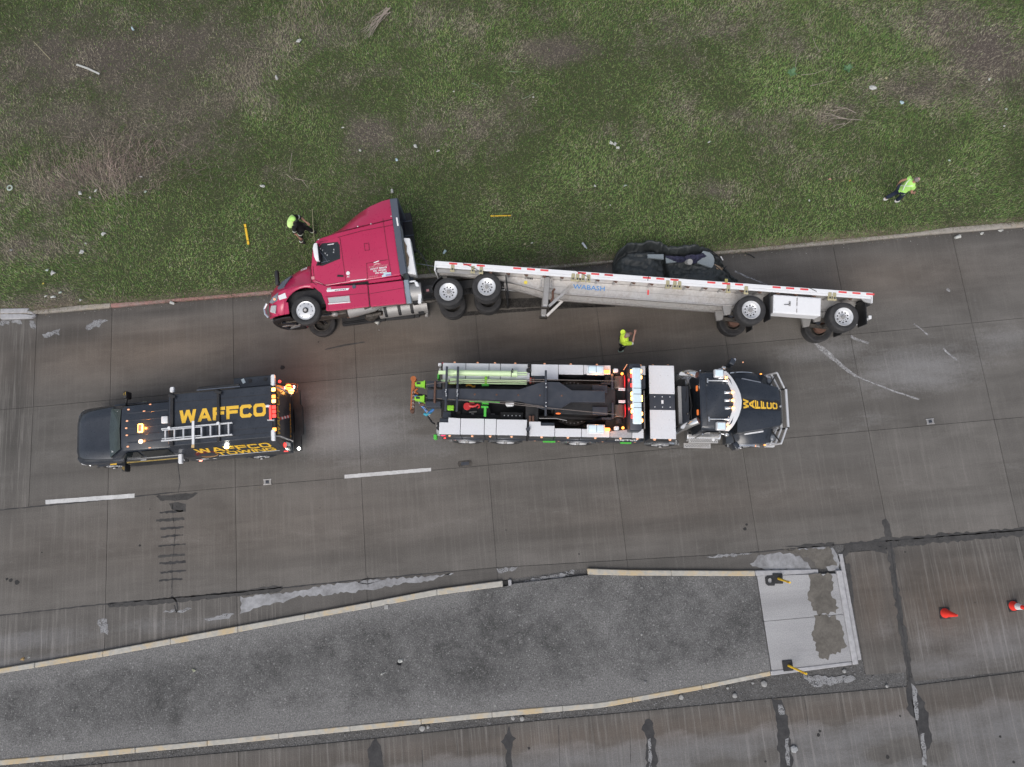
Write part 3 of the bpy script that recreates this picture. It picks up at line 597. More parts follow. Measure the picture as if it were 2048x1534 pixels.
def blades(name, n, length, width, green, dry, lift, filt=None, margin=0.0, edge=None, spread=1.0, parent=None, mul=1.0):
    s = rng.uniform(-24, 24, n); top = 21.9
    tk = K_hi(s); tmax = (top - s*_sa)/_ca; u = rng.random(n); tt = tk+margin+(tmax-tk-margin)*u
    if edge is not None: tt = tk+rng.normal(edge[0], edge[1], n)*(.5+vnoise(s*1.3, s*0, 41))
    x = s*_ca-tt*_sa; y = s*_sa+tt*_ca; xy = np.stack([x,y],1); d = dryness(xy); b = field(xy, BARE)
    keep = rng.random(n) > b*.8
    if filt is not None: keep &= filt(xy, d, rng.random(n))
    x, y, d, xy = x[keep], y[keep], d[keep], xy[keep]; n = len(x)
    clump = vnoise(x*1.5, y*1.5, 9); flow = vnoise(x*.5, y*.5, 11)*math.tau*2.2
    ang = np.where(rng.random(n) < .55, flow + rng.normal(0, .6, n), rng.random(n)*math.tau)
    L = length*(.55+.9*rng.random(n))*(.65+.7*clump); Wd = width*(.7+.6*rng.random(n)); tilt = lift*(.4+.9*rng.random(n))
    cx, cy = np.cos(ang), np.sin(ang); z0 = rise(x, y)-.01
    hx = L*np.cos(tilt); hz = L*np.sin(tilt)
    p0 = np.stack([x-cy*Wd/2, y+cx*Wd/2, z0],1); p1 = np.stack([x+cy*Wd/2, y-cx*Wd/2, z0],1)
    bend = .55; mx, mz = hx*bend, hz*.8
    p2 = np.stack([x+cx*mx+cy*Wd*.35, y+cy*mx-cx*Wd*.35, z0+mz],1); p3 = np.stack([x+cx*mx-cy*Wd*.35, y+cy*mx+cx*Wd*.35, z0+mz],1); p4 = np.stack([x+cx*hx, y+cy*hx, z0+hz],1)
    V = np.stack([p0,p1,p2,p3,p4],1).reshape(-1,3); k = np.arange(n)*5
    quads = np.stack([k,k+1,k+2,k+3],1); tris = np.stack([k+3,k+2,k+4],1)
    loops = np.concatenate([quads, tris],1).ravel().astype(np.int32); starts = np.stack([np.arange(n)*7, np.arange(n)*7+4],1).ravel().astype(np.int32)
    me = bpy.data.meshes.new(name); me.vertices.add(len(V)); me.vertices.foreach_set('co', V.ravel()); me.loops.add(len(loops)); me.loops.foreach_set('vertex_index', loops)
    me.polygons.add(2*n); me.polygons.foreach_set('loop_start', starts); me.update(calc_edges=True)
    isdry = rng.random(n) < np.clip(d*1.05, .06, .97)
    g = np.array(green)[rng.integers(0, len(green), n)]; dr = np.array(dry)[rng.integers(0, len(dry), n)]
    lum = (.62+.78*vnoise(x*2.6, y*2.6, 31, 4))*(1+.42*field(xy, GREEN))
    c = np.where(isdry[:,None], dr, g)*((.60+.7*rng.random(n))*lum)[:,None]*mul; c = np.concatenate([np.repeat(c, 5, 0), np.ones((5*n,1))],1).astype(np.float32)
    a = me.attributes.new('col', 'FLOAT_COLOR', 'POINT'); a.data.foreach_set('color', c.ravel())
    me.materials.append(blade_mat); o = bpy.data.objects.new(name, me); COL.objects.link(o); tag(o, kind='stuff'); return o
blade_mat, t, p = base_mat('grass_blade'); a = node(t, 'Attribute', attribute_name='col'); t.links.new(a.outputs['Color'], p.inputs['Base Color']); setin(p, Roughness=.75); p.inputs['Specular IOR Level'].default_value = .2
GR = [(.128,.222,.060),(.102,.200,.058),(.175,.242,.082),(.082,.165,.044),(.240,.258,.120),(.150,.212,.064)]
DR = [(.310,.285,.205),(.255,.232,.172),(.37,.34,.26),(.18,.158,.12),(.24,.205,.165)]
o = blades('grass', 330000, .105, .014, GR, DR, .75); tag(o, 'short mixed green and dry grass covering the sloping verge', 'grass')
o = blades('dry_grass', 75000, .18, .010, DR, DR, .35, filt=lambda xy, d, r: r < .12+.75*d**1.5); tag(o, 'long bleached dead grass blades lying in swirls over the verge', 'dry grass')
TUFT = [(240,340,140,62,1.0),(310,330,60,60,.8),(150,355,60,40,.6),(610,40,50,30,.3)]
DP = [(.27,.21,.185),(.23,.175,.155),(.33,.27,.235),(.18,.13,.115)]
o = blades('tall_dead_grass', 120000, .50, .013, DP, DP, .7, filt=lambda xy, d, r: r < field(xy, TUFT)*.55); tag(o, 'thick pinkish brown dead grass tussocks at the left of the verge', 'dead grass')
o = blades('leaf_litter', 60000, .06, .035, [(.25,.20,.16),(.17,.12,.10),(.30,.26,.22),(.10,.07,.06)], [(.25,.20,.16),(.34,.30,.26)], .3, filt=lambda xy, d, r: r < .05+.7*field(xy, BARE)); tag(o, 'small brown fallen leaves scattered over the bare patches of verge', 'leaves')
o = blades('kerb_fringe', 26000, .13, .012, [(.20,.165,.125),(.14,.11,.085),(.10,.13,.05)], [(.24,.20,.155),(.15,.12,.095),(.30,.26,.20)], .30, edge=(.06,.075)); tag(o, 'ragged fringe of dead grass and soil creeping over the verge kerb', 'dead grass')
o = blades('edge_leaf_litter', 15000, .05, .028, [(.16,.12,.095),(.10,.075,.06),(.22,.17,.13)], [(.16,.12,.095),(.10,.075,.06),(.26,.21,.165)], .25, edge=(.14,.12)); tag(o, 'brown leaf crumbs and dirt along the top of the verge kerb', 'leaves')
# loose stones on the island, in the gutter and along the kerb
def stones(name, n, sampler, mats, r0, r1, label):
    vs, fs, mi = [], [], []; base = [(1,0,0),(-1,0,0),(0,1,0),(0,-1,0),(0,0,1),(0,0,-.6)]; tri = [(0,2,4),(2,1,4),(1,3,4),(3,0,4),(2,0,5),(1,2,5),(3,1,5),(0,3,5)]
    for i in range(n):
        x, y, z = sampler(); r = r0+(r1-r0)*random.random()**3; a = random.random()*6.28; o = len(vs); ca, sa = math.cos(a), math.sin(a)
        k = (random.uniform(.7,1.2), random.uniform(.6,1.0), random.uniform(.45,.8))
        for bx, by, bz in base:
            jx_, jy_ = bx*k[0]+random.uniform(-.2,.2), by*k[1]+random.uniform(-.2,.2)
            vs.append((x+r*(jx_*ca-jy_*sa), y+r*(jx_*sa+jy_*ca), z+r*bz*k[2])); 
        m_ = random.randrange(len(mats)); fs += [tuple(q+o for q in f) for f in tri]; mi += [m_]*8
    me = bpy.data.meshes.new(name); me.from_pydata(vs, [], fs); [me.materials.append(m) for m in mats]; me.polygons.foreach_set('material_index', mi)
    o = bpy.data.objects.new(name, me); COL.objects.link(o); tag(o, label, 'gravel', kind='stuff'); return o
st_m = [M_('stone_grey', (.20,.20,.205), .9), M_('stone_pale', (.36,.355,.35), .9), M_('stone_dark', (.10,.098,.095), .9)]
def s_isl():
    s = random.uniform(-21, sP0-.05); a, b = float(KD_hi(s)), float(isl_hi(s)); tt = a+(b-a)*random.random(); x, y = from_st(s, tt); return x, y, .088
def s_gut():
    s = random.uniform(-20, 16); a, b = float(E0(s)), float(KD_lo(s)); tt = b-(b-a)*random.random()**1.3; x, y = from_st(s, tt); return x, y, -.02
def s_kerb():
    s = random.uniform(-20, 21); tt = float(K_lo(s))-abs(random.gauss(0, .10))-.03; x, y = from_st(s, tt); return x, y, .004
stones('loose_gravel', 5000, s_isl, st_m, .006, .017, 'fine loose gravel over the dark island surface')
stones('gutter_gravel', 3000, s_gut, [st_m[0], st_m[2], st_m[0]], .008, .036, 'grey gravel lying in the gutter below the island')
stones('kerb_grit', 900, s_kerb, st_m, .006, .022, 'fine grit along the foot of the verge kerb')
# ------------------------------------------------------------------ lettering and wheels
def text_mesh(txt, X, Y, o, h, w, depth=.003, bold=.0):
    cu = bpy.data.curves.new('text', 'FONT'); cu.body = txt; cu.size = 1; cu.offset = bold; cu.extrude = 0; cu.resolution_u = 2
    ob = bpy.data.objects.new('text', cu); COL.objects.link(ob); dg = bpy.context.evaluated_depsgraph_get()
    me = bpy.data.meshes.new_from_object(ob.evaluated_get(dg)); bpy.data.objects.remove(ob); bpy.data.curves.remove(cu)
    v = np.array([p.co[:] for p in me.vertices]); lo, hi = v.min(0), v.max(0); X, Y, o = Vector(X).normalized(), Vector(Y).normalized(), Vector(o); N = X.cross(Y)
    mb = MB(); pts = [o + X*((p[0]-lo[0])/(hi[0]-lo[0])*w) + Y*((p[1]-lo[1])/(hi[1]-lo[1])*h) + N*depth for p in v]
    mb.add(pts, [tuple(f.vertices) for f in me.polygons]); bpy.data.meshes.remove(me); return mb
def wide_letters(txt, X, Y, o, h, w, th=.2, depth=.004, gap=.10, stack=False):
    """heavy extended capitals built from strokes: X along the line, Y up, w total width"""
    X, Y, o = Vector(X).normalized(), Vector(Y).normalized(), Vector(o); N = X.cross(Y); mb = MB()
    wid = {'W':1.5,'A':1.25,'I':.26}
    t = th
    def ring(w_, cut):                                    # rounded box ring, cut: list of skipped sides
        c = .18; ow = [(c,0),(w_-c,0),(w_,c),(w_,1-c),(w_-c,1),(c,1),(0,1-c),(0,c)]; ci = .10
        iw = [(t+ci,t),(w_-t-ci,t),(w_-t,t+ci),(w_-t,1-t-ci),(w_-t-ci,1-t),(t+ci,1-t),(t,1-t-ci),(t,t+ci)]
        return [[ow[i], ow[(i+1)%8], iw[(i+1)%8], iw[i]] for i in range(8) if i not in cut]
    def glyph(ch):
        w_ = wid.get(ch, 1.1)
        if ch == 'W':
            k = w_/4; s = t*1.15; tops = [0, 2*k-.0, 4*k-s]
            return w_, [[(0,1),(s,1),(k+s*.5,0),(k-s*.5,0)], [(k-s*.5,0),(k+s*.5,0),(2*k+s*.5,1),(2*k-s*.5,1)], [(2*k-s*.5,1),(2*k+s*.5,1),(3*k+s*.5,0),(3*k-s*.5,0)], [(3*k-s*.5,0),(3*k+s*.5,0),(4*k,1),(4*k-s,1)]]
        if ch == 'A': s = t*1.2; return w_, [[(0,0),(s,0),(w_/2+s*.45,1),(w_/2-s*.55,1)], [(w_-s,0),(w_,0),(w_/2+s*.55,1),(w_/2-s*.45,1)], [(w_*.27,.22),(w_*.73,.22),(w_*.66,.22+t*.9),(w_*.34,.22+t*.9)]]
        if ch == 'F': return w_, [[(0,0),(t*1.1,0),(t*1.1,1),(0,1)], [(t*1.1,1-t),(w_,1-t),(w_,1),(t*1.1,1)], [(t*1.1,.40),(w_*.92,.40),(w_*.92,.40+t),(t*1.1,.40+t)]]
        if ch == 'C': return w_, ring(w_, (2,)) 
        if ch == 'O': return w_, ring(w_, ())
        if ch == 'G': return w_, ring(w_, (2,)) + [[(w_*.55,.36),(w_,.36),(w_,.36+t),(w_*.55,.36+t)], [(w_-t,.15),(w_,.15),(w_,.36),(w_-t,.36)]]
        if ch == 'T': return w_, [[(0,1-t),(w_,1-t),(w_,1),(0,1)], [(w_/2-t*.55,0),(w_/2+t*.55,0),(w_/2+t*.55,1-t),(w_/2-t*.55,1-t)]]
        if ch == 'I': return w_, [[(0,0),(w_,0),(w_,1),(0,1)]]
        if ch == 'N': return w_, [[(0,0),(t,0),(t,1),(0,1)], [(w_-t,0),(w_,0),(w_,1),(w_-t,1)], [(t*.2,1),(t*1.3,1),(w_-t*.2,0),(w_-t*1.3,0)]]
        return w_, []
    gl = [glyph(c) for c in txt]; tot = sum(g[0] for g in gl) + gap*(len(gl)-1); x = 0
    for gi, (gw, quads) in enumerate(gl):
        for qi, q in enumerate(quads):
            d = depth + .0006*(qi % 4)
            if stack: pts = [o + X*(p[0]/gw*w) + Y*(p[1]*h - gi*(h*1.12)) + N*d for p in q]
            else: pts = [o + X*((x+p[0])/tot*w) + Y*(p[1]*h) + N*d for p in q]
            mb.add(pts, [(0,1,2,3)])
        x += gw + gap
    return mb
def wheel(par, c, sgn, Rr=.5, Wd=.28, rimR=.29, dish=.10, dual=False, rim=None, holes=10, steer=False, tread=True):
    """c: centre of the outer face; the wheel runs inward from there along the axle (y)"""
    x, y, z = c; ax = (0, sgn, 0); n = 40
    def tyre(y0): 
        prof = [(rimR+.005,-Wd*.92),(Rr-.05,-Wd),(Rr-.012,-Wd*.95)]
        if tread:
            for k in range(4): a = -Wd*.9+Wd*.8*k/4; prof += [(Rr,a),(Rr,a+Wd*.15),(Rr-.013,a+Wd*.155),(Rr-.013,a+Wd*.195)]
        prof += [(Rr-.012,-Wd*.05),(Rr-.05,0),(rimR+.09,.008),(rimR+.04,-.006),(rimR+.005,-.03),(rimR+.005,-Wd*.92)]
        return MB().lathe(prof, (x, y0, z), ax, n, cap=False)
    ty = build('tyre', tyre(y), rubber, par, smooth=True)
    if dual: build('tyre', tyre(y-sgn*(Wd+.05)), rubber, par, smooth=True)
    rim = rim or rim_white; mb = MB()
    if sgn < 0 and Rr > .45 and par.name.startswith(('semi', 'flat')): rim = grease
    if steer: prof = [(.0,.03),(.075,.03),(.085,.012),(rimR-.085,.004),(rimR-.05,-.012),(rimR-.02,-.012),(rimR+.004,.002),(rimR+.012,-.02),(rimR,-Wd*.9),(rimR-.03,-Wd*.9),(rimR-.03,-.08),(.0,-.07)]; hr, hz = rimR*.73, -.001
    else: prof = [(.0,-dish),(rimR-.10,-dish),(rimR-.055,-dish+.03),(rimR-.03,-.03),(rimR+.0,.0),(rimR+.012,-.015),(rimR+.0,-Wd*.9),(rimR-.03,-Wd*.9),(rimR-.04,-dish-.05),(.0,-dish-.06)]; hr, hz = rimR*.585, -dish+.001
    mb.lathe(prof, c, ax, n); ri = build('rim', mb, rim, ty, smooth=True)
    mh = MB()
    for k in range(holes):
        a = 2*math.pi*k/holes+.2; hx, hz_ = x+hr*math.cos(a), z+hr*math.sin(a); s0 = y+sgn*(hz-.012); mh.cyl((hx, s0, hz_), (hx, s0+sgn*.016, hz_), .022 if steer else .027, n=9)
    build('hand_hole', mh, black_flat, ty)
    hb = MB()
    if steer: hb.cyl((x,y+sgn*.02,z), (x,y+sgn*.05,z), .098, .09, 18); build('hub', hb, black_flat, ty, smooth=True); build('hub_cap', MB().cyl((x,y+sgn*.05,z),(x,y+sgn*.075,z),.055,.05,14), alum, ty, smooth=True)
    else:
        hb.cyl((x,y-sgn*dish,z), (x,y+sgn*(-dish+.10),z), .07, .06, 16); build('hub', hb, alum_dull, ty, smooth=True)
        nb = MB()
        for k in range(10): a = 2*math.pi*k/10; nb.cyl((x+.112*math.cos(a), y-sgn*dish, z+.112*math.sin(a)), (x+.112*math.cos(a), y-sgn*(dish-.025), z+.112*math.sin(a)), .011, n=6)
        build('lug_nut', nb, dark_steel, ty)
    return ty
class Frame:
    """a vehicle's own axes; rolled ones lie on their right side, a few degrees short of flat because the roof rests on the kerb"""
    def __init__(s, deg, rolled=False, tip=0.0):
        th = R(deg); s.x = Vector((math.cos(th), math.sin(th), 0)); Z = Vector((0,0,1))
        if rolled:
            zd = Vector((math.sin(th), -math.cos(th), 0)); e = R(tip); s.zd = zd
            s.y = Z*math.cos(e) - zd*math.sin(e); s.z = zd*math.cos(e) + Z*math.sin(e)
        else: s.z = Z; s.y = Z.cross(s.x)
        s.M = Matrix((s.x, s.y, s.z)).transposed()
def wire(par, name, pts, r, mat, n=6): return build(name, MB().tube(pts, r, n), mat, par, smooth=True)
def lerp(a, b, t): return a+(b-a)*t

# ------------------------------------------------------------------ the tractor, lying on its right side
TF = Frame(188.0, True, 5.0)
TO = Vector((-6.837, 6.649, 0)); loc = TO + TF.zd*.3 + Vector((0,0,2.45)) - TF.y*1.2 - TF.z*.3
truck = thing('semi_truck', 'maroon red sleeper cab semi truck tipped onto its right side beside the kerb', 'semi truck', loc, TF.M)
def side_prism(poly, y0, y1): return MB().prism(poly, y0, y1, 'xz')
cab = [(-.30,1.30),(-.33,1.98),(-.44,2.55),(-.60,2.86),(-.78,2.93),(-1.34,3.04),(-2.4,3.16),(-3.27,3.26),(-3.30,1.28),(-2.16,1.25),(-1.46,1.25),(-.75,1.23),(-.42,1.40)]
build('cab', side_prism(cab, -1.19, 1.19), red_paint, truck, bevel=.07, seg=3, smooth=True)
build('cab_sill', MB().box(-3.29,-2.19,-1.17,1.185,1.14,1.245), red_paint, truck, bevel=.01)
build('floor_pan', MB().box(-3.28,-.5,-1.05,1.05,1.0,1.3), black_flat, truck)
# roof fairing: full width at the crease, drawn in towards the ridge
cr = [(-.70,2.88,2.92),(-1.34,3.04,3.26),(-1.70,3.09,3.52),(-2.09,3.14,3.78),(-2.48,3.17,3.97),(-2.94,3.23,4.11),(-3.24,3.26,4.15)]
mb = MB(); mb.loft([[(x,-1.17,c),(x,-1.06,lerp(c,u,.45)),(x,-.86,u-.05),(x,-.6,u),(x,.6,u),(x,.86,u-.05),(x,1.06,lerp(c,u,.45)),(x,1.17,c)] for x, c, u in cr])
build('roof_fairing', mb, red_paint, truck, smooth=True)
for s in (1,-1):
    ext = [(-3.24,3.97),(-3.50,3.96),(-3.49,3.24),(-3.48,2.24),(-3.50,1.33),(-3.28,1.29),(-3.26,2.27),(-3.25,3.33)]
    build('side_extender', side_prism(ext, s*1.10, s*1.215), slate, truck, bevel=.015)
build('roof_trim', MB().box(-3.50,-3.243,-.95,.95,3.90,4.08), slate, truck, bevel=.03)
build('clearance_stripe', MB().bar((-3.40,1.217,3.28),(-3.41,1.217,2.98),.006,.05,up=(1,0,0)), white_vinyl, truck)
build('cab_rear_wall', MB().box(-3.34,-3.303,-1.08,1.08,1.3,3.6), grey_panel, truck)
mb = MB(); mb.prism([(-3.52,2.62),(-3.74,2.58),(-3.80,1.28),(-3.52,1.36)], .52, 1.0, 'xz'); build('heater_housing', mb, white_paint, truck, bevel=.02)
mb = MB(); mb.prism([(-3.515,2.55),(-3.60,2.3),(-3.57,2.1),(-3.63,1.9),(-3.58,1.62),(-3.515,1.55)], 1.0, 1.03, 'xz'); build('burnt_panel', mb, burnt, truck)
build('rear_rack', MB().box(-3.72,-3.40,-1.15,-.9,2.7,4.2), black_flat, truck, bevel=.02)
for z in (3.85, 3.3): build('rack_rail', MB().box(-3.735,-3.38,-.9,-.86,z,z+.03), slate, truck)
# hood and fenders
arch_c, arch_r = (-.02,.56), .72
def zl(x):
    d = arch_r**2-(x-arch_c[0])**2
    return max(.45, arch_c[1]+math.sqrt(d)) if d > 0 else .47
top = lambda x: float(np.interp(x, [-.34,-.23,.10,.43,.77,1.0,1.13,1.22,1.28], [2.04,2.18,2.11,1.98,1.83,1.72,1.58,1.36,1.06]))
fen = lambda x: float(np.interp(x, [-.34,.0,.4,.8,1.1,1.28], [1.44,1.42,1.38,1.30,1.18,1.0]))
hw = lambda x: float(np.interp(x, [-.34,.6,.95,1.15,1.28], [1.20,1.20,1.15,1.02,.86]))
tw = lambda x: float(np.interp(x, [-.34,.6,1.28], [.86,.70,.62]))
xs = [-.34,-.2,-.1,0,.12,.25,.38,.5,.58,.64,.69,.72,.9,1.05,1.15,1.22,1.28]
rings = []
for x in xs:
    a, b, t_, u = hw(x), tw(x), fen(x), top(x); l = max(.47, min(zl(x), t_-.06)) if x < .70 else .47
    half = [(x,a*.99,l),(x,a,lerp(l,t_,.6)),(x,a*.99,t_-.03),(x,a*.93,t_+.03),(x,lerp(a,b,.45),lerp(t_,u,.55)),(x,b,u-.06),(x,b*.8,u),(x,0,u+.02)]
    rings.append([(p[0],-p[1],p[2]) for p in half] + half[-2::-1])
mb = MB(); n = len(rings[0]); mb.loft(rings, cap=False)
mb.f = [f for f in mb.f]; mb.add(rings[-1], [tuple(range(n))])
mb.f = [f for f in mb.f if not (f[0] % n == n-1 and f[1] % n == 0 and len(f) == 4)]
hood = build('hood', mb, red_paint, truck, smooth=True, norm=True); 
mod = hood.modifiers.new('thick', 'SOLIDIFY'); mod.thickness = .02; mod.offset = -1
build('engine_bay', MB().box(-.33,1.05,-.62,.62,.8,1.4), black_flat, truck)
for s in (1,-1):
    build('wheel_well', MB().box(-.66,.6,s*.55,s*.95,.7,1.24), black_flat, truck)
    pan = [(-.40,1.42),(-.22,1.40),(-.58,1.02),(-.70,.60),(-.68,.40),(-.90,.36),(-2.13,.34),(-2.15,1.10),(-.80,1.22)]
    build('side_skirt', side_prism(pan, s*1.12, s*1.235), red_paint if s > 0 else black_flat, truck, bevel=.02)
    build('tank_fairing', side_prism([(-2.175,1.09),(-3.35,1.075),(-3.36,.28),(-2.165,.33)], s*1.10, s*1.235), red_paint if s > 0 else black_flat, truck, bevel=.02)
    mb = MB(); mb.lathe([(.0,0),(.33,0),(.33,-1.75),(.0,-1.75)], (-2.15, s*.86, .68), (1,0,0), 24); build('fuel_tank', mb, alum_dull, truck, smooth=True)
    build('tank_strap', side_prism([(-3.365,1.10),(-3.53,1.09),(-3.54,.27),(-3.37,.28)], s*1.10, s*1.20), M_('blue_grey_strap', (.22,.27,.32), .6) if s > 0 else black_flat, truck, bevel=.02)
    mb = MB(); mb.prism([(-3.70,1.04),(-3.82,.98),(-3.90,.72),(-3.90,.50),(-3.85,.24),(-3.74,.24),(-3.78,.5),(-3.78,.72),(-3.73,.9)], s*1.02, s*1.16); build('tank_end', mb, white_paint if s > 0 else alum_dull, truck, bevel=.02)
    for z in (1.0,.50): build('step_bar', MB().box(-3.76,-3.545,s*1.08,s*1.12,z,z+.05), white_paint, truck)
    build('step_well', MB().box(-3.74,-3.55,s*.7,s*1.0,.30,1.0), black_flat, truck)
# bumper, lamps, grille
for s in (1,-1):
    build('bumper_end', MB().prism([(.56,s*1.15),(.56,s*1.19),(1.12,s*1.10),(1.33,s*.80),(1.30,s*.72),(1.05,s*1.0)], .47, .87, 'xy'), red_paint, truck, bevel=.015)
    build('headlamp', MB().prism([(.84,1.27),(1.06,1.13),(1.20,.95),(1.12,.90),(.90,.98)], s*.92, s*1.165, 'xz'), lamp_dark, truck, bevel=.02)
    build('turn_lamp', MB().ball((1.0,s*1.165,1.03), .045, .02, .05), amber_dim, truck, smooth=True)
    build('reflector_panel', MB().prism([(.62,1.19),(.86,1.12),(.84,.97),(.58,1.01)], s*1.19, s*1.203, 'xz'), white_paint, truck)
    build('fog_lamp', MB().prism([(.96,.82),(1.14,.83),(1.20,.62),(1.02,.54)], s*1.10, s*1.17, 'xz'), grey_panel, truck, bevel=.015)
    build('hood_vent', MB().prism([(.36,1.80),(.60,1.68),(.72,1.62),(.90,1.42),(.86,1.36),(.66,1.40),(.60,1.52)], s*.86, s*1.09, 'xz'), slate, truck, bevel=.01)
    build('hood_mirror', MB().prism([(.89,1.98),(.78,2.0),(.79,1.50),(.91,1.49)], s*1.05, s*1.24, 'xz'), black_flat, truck, bevel=.03, seg=2, smooth=True)
    wire(truck, 'hood_mirror_arm', [(.84,s*.95,1.48),(.84,s*1.12,1.54)], .016, black_flat)
build('bumper', MB().prism([(1.28,-.84),(1.38,-.5),(1.40,0),(1.38,.5),(1.28,.84),(1.22,.8),(1.22,-.8)], .45, .88, 'xy'), chrome, truck, bevel=.03, smooth=True)
build('grille', MB().box(1.26,1.30,-.55,.55,.92,1.5), chrome, truck, bevel=.02)
for s in (1,): build('bent_bumper_trim', MB().tube([(1.30,1.05,.95),(1.42,.98,.80),(1.40,1.0,.60),(1.30,1.02,.46)], .045, 8), chrome, truck, smooth=True)
# windscreen, doors, windows
mb = MB(); mb.add([(-.318,-.98,2.02),(-.318,.98,2.02),(-.575,.94,2.80),(-.575,-.94,2.80)], [(0,1,2,3)]); mb.xf(Matrix.Translation((.012,0,.004))); build('windscreen', mb, glass, truck)
for s in (1,-1):
    door = [(-.40,1.52),(-.72,1.28),(-1.44,1.30),(-1.40,2.84),(-.80,2.80),(-.62,2.62),(-.50,2.0)]
    d = build('door', side_prism(door, s*1.188, s*1.200), red_paint, truck)
    w = [(-.55,1.98),(-.67,2.60),(-.80,2.72),(-1.32,2.70),(-1.375,2.58),(-1.345,2.11),(-.72,1.94)]
    build('window_frame', side_prism(w, s*1.200, s*1.208), black_flat, d)
    w2 = [(-.60,1.99),(-.71,2.58),(-.82,2.68),(-1.30,2.66),(-1.34,2.56),(-1.31,2.14),(-.74,1.98)]
    build('window_glass', side_prism(w2, s*1.208, s*1.212), glass, d)
    build('door_handle', MB().prism([(-1.17,1.50),(-1.38,1.46),(-1.385,1.53),(-1.19,1.57)], s*1.2, s*1.218, 'xz'), black_flat, d, bevel=.006)
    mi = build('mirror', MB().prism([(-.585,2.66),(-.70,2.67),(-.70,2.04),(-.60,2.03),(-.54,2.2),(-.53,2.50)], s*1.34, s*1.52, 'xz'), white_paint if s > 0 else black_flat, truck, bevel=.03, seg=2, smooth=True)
    build('mirror_glass', MB().box(-.712,-.702,s*1.35,s*1.51,2.06,2.64), glass, mi)
    wire(truck, 'mirror_arm', [(-.52,s*1.15,2.0),(-.60,s*1.35,1.98),(-.64,s*1.43,2.05)], .028, black_flat)
    wire(truck, 'mirror_arm', [(-.70,s*1.15,2.72),(-.66,s*1.43,2.64)], .02, black_flat)
# what shows through the broken side window
for a, b, r_ in (((-.66,1.216,2.52),(-.92,1.216,2.05),.012),((-.70,1.216,2.05),(-1.0,1.216,2.10),.012)): wire(truck, 'window_bar', [a,b], r_, slate)
for x, z in ((-.70,2.55),(-.76,2.49),(-.84,2.37),(-.90,2.30),(-1.14,2.46),(-1.12,2.37)): build('glass_shard', MB().add([(x,1.215,z),(x-.05,1.215,z+.015),(x-.03,1.215,z-.05)],[(0,1,2)]), grey_panel, truck)
build('glass_shard', MB().add([(-.96,1.215,2.655),(-1.2,1.215,2.665),(-1.18,1.215,2.635),(-.98,1.215,2.63)],[(0,1,2,3)]), white_paint, truck)
# seams between panels
def seam(par, pts, y, w=.012, mat=red_dark):
    mb = MB()
    for a, b in zip(pts[:-1], pts[1:]): mb.bar((a[0],y,a[1]),(b[0],y,b[1]), w, .004, up=(0,1,0))
    return build('panel_seam', mb, mat, par)
for pts in ([(-1.44,1.30),(-1.405,2.84)], [(-.40,1.52),(-.72,1.28),(-1.44,1.30)], [(-.40,1.52),(-.40,1.98)], [(-1.34,2.86),(-2.2,2.98),(-3.25,3.04)], [(-2.93,3.32),(-2.94,2.4),(-2.98,1.29)], [(-2.17,1.28),(-2.20,1.83),(-2.92,1.86)],
            [(-2.20,2.28),(-2.35,2.28),(-2.35,2.52),(-2.20,2.52),(-2.20,2.28)], [(-1.0,2.79),(-.70,2.78)]): seam(truck, pts, 1.203 if pts[0][0] not in (-2.93,) else 1.204)
seam(truck, [(-1.34,3.04),(-2.09,3.145),(-3.25,3.26)], 1.175, .016); seam(truck, [(-.31,1.95),(-.30,1.45)], 1.195, .02)
seam(truck, [(-.46,1.30),(-.30,1.45)], 1.24, .016); seam(truck, [(-.72,.86),(-2.14,.80)], 1.237); seam(truck, [(-.76,.84),(-.76,.40)], 1.237, .008); seam(truck, [(-2.17,.76),(-3.36,.81)], 1.237)
seam(truck, [(-2.155,1.10),(-2.15,.34)], 1.20, .03, black_flat)
# lettering and stickers on the driver's side
XL, YL = (-1,0,0), (0,0,1)
def stxt(txt, x, z, w, h, y=1.206, mat=white_vinyl, bold=.02, name='lettering', par=truck, Y=(0,0,1), X=XL): return build(name, text_mesh(txt, X, Y, (x,y,z), h, w, bold=bold), mat, par, norm=False)
stxt('1103', .06, 1.905, .25, .12, 1.03, bold=.04, X=(-1,.42,.10), Y=(0,-.62,.78))
stxt('US DOT 2886678', -2.30, 1.575, .56, .062, bold=.03); stxt('MC 1492682', -2.40, 1.495, .44, .062, bold=.03); stxt('VIN 982669', -2.44, 1.415, .40, .062, bold=.03)
stxt('SUMMIT LOGISTICS LLC', -2.27, 1.655, .64, .05, mat=pink_vinyl, bold=.02)
build('logo', MB().prism([(-2.44,1.83),(-2.62,1.87),(-2.64,1.855),(-2.58,1.83),(-2.45,1.80)], 1.2055, 1.2075, 'xz'), white_vinyl, truck)
build('logo', MB().prism([(-2.40,1.72),(-2.52,1.79),(-2.60,1.79),(-2.70,1.73),(-2.60,1.735),(-2.55,1.75),(-2.48,1.725)], 1.2055, 1.2075, 'xz'), pink_vinyl, truck)
stxt('GVWR 80,000', -2.23, 1.325, .30, .042, bold=.02, mat=pink_vinyl)
build('sticker', MB().prism([(-2.66,1.35),(-2.67,1.28),(-2.98,1.30),(-2.98,1.41),(-2.73,1.43),(-2.72,1.36)], 1.206, 1.208, 'xz'), M_('pale_blue_sticker', (.50,.66,.72), .5), truck)
build('sticker', MB().add([(-2.79,1.2095,1.355),(-2.98,1.2095,1.36),(-2.98,1.2095,1.305),(-2.80,1.2095,1.30)],[(0,1,2,3)]), M_('violet_sticker', (.30,.22,.42), .5), truck)
build('sticker', MB().lathe([(.065,0),(.0,.002)], (-1.545,1.206,1.575), (0,1,0), 16), white_vinyl, truck)
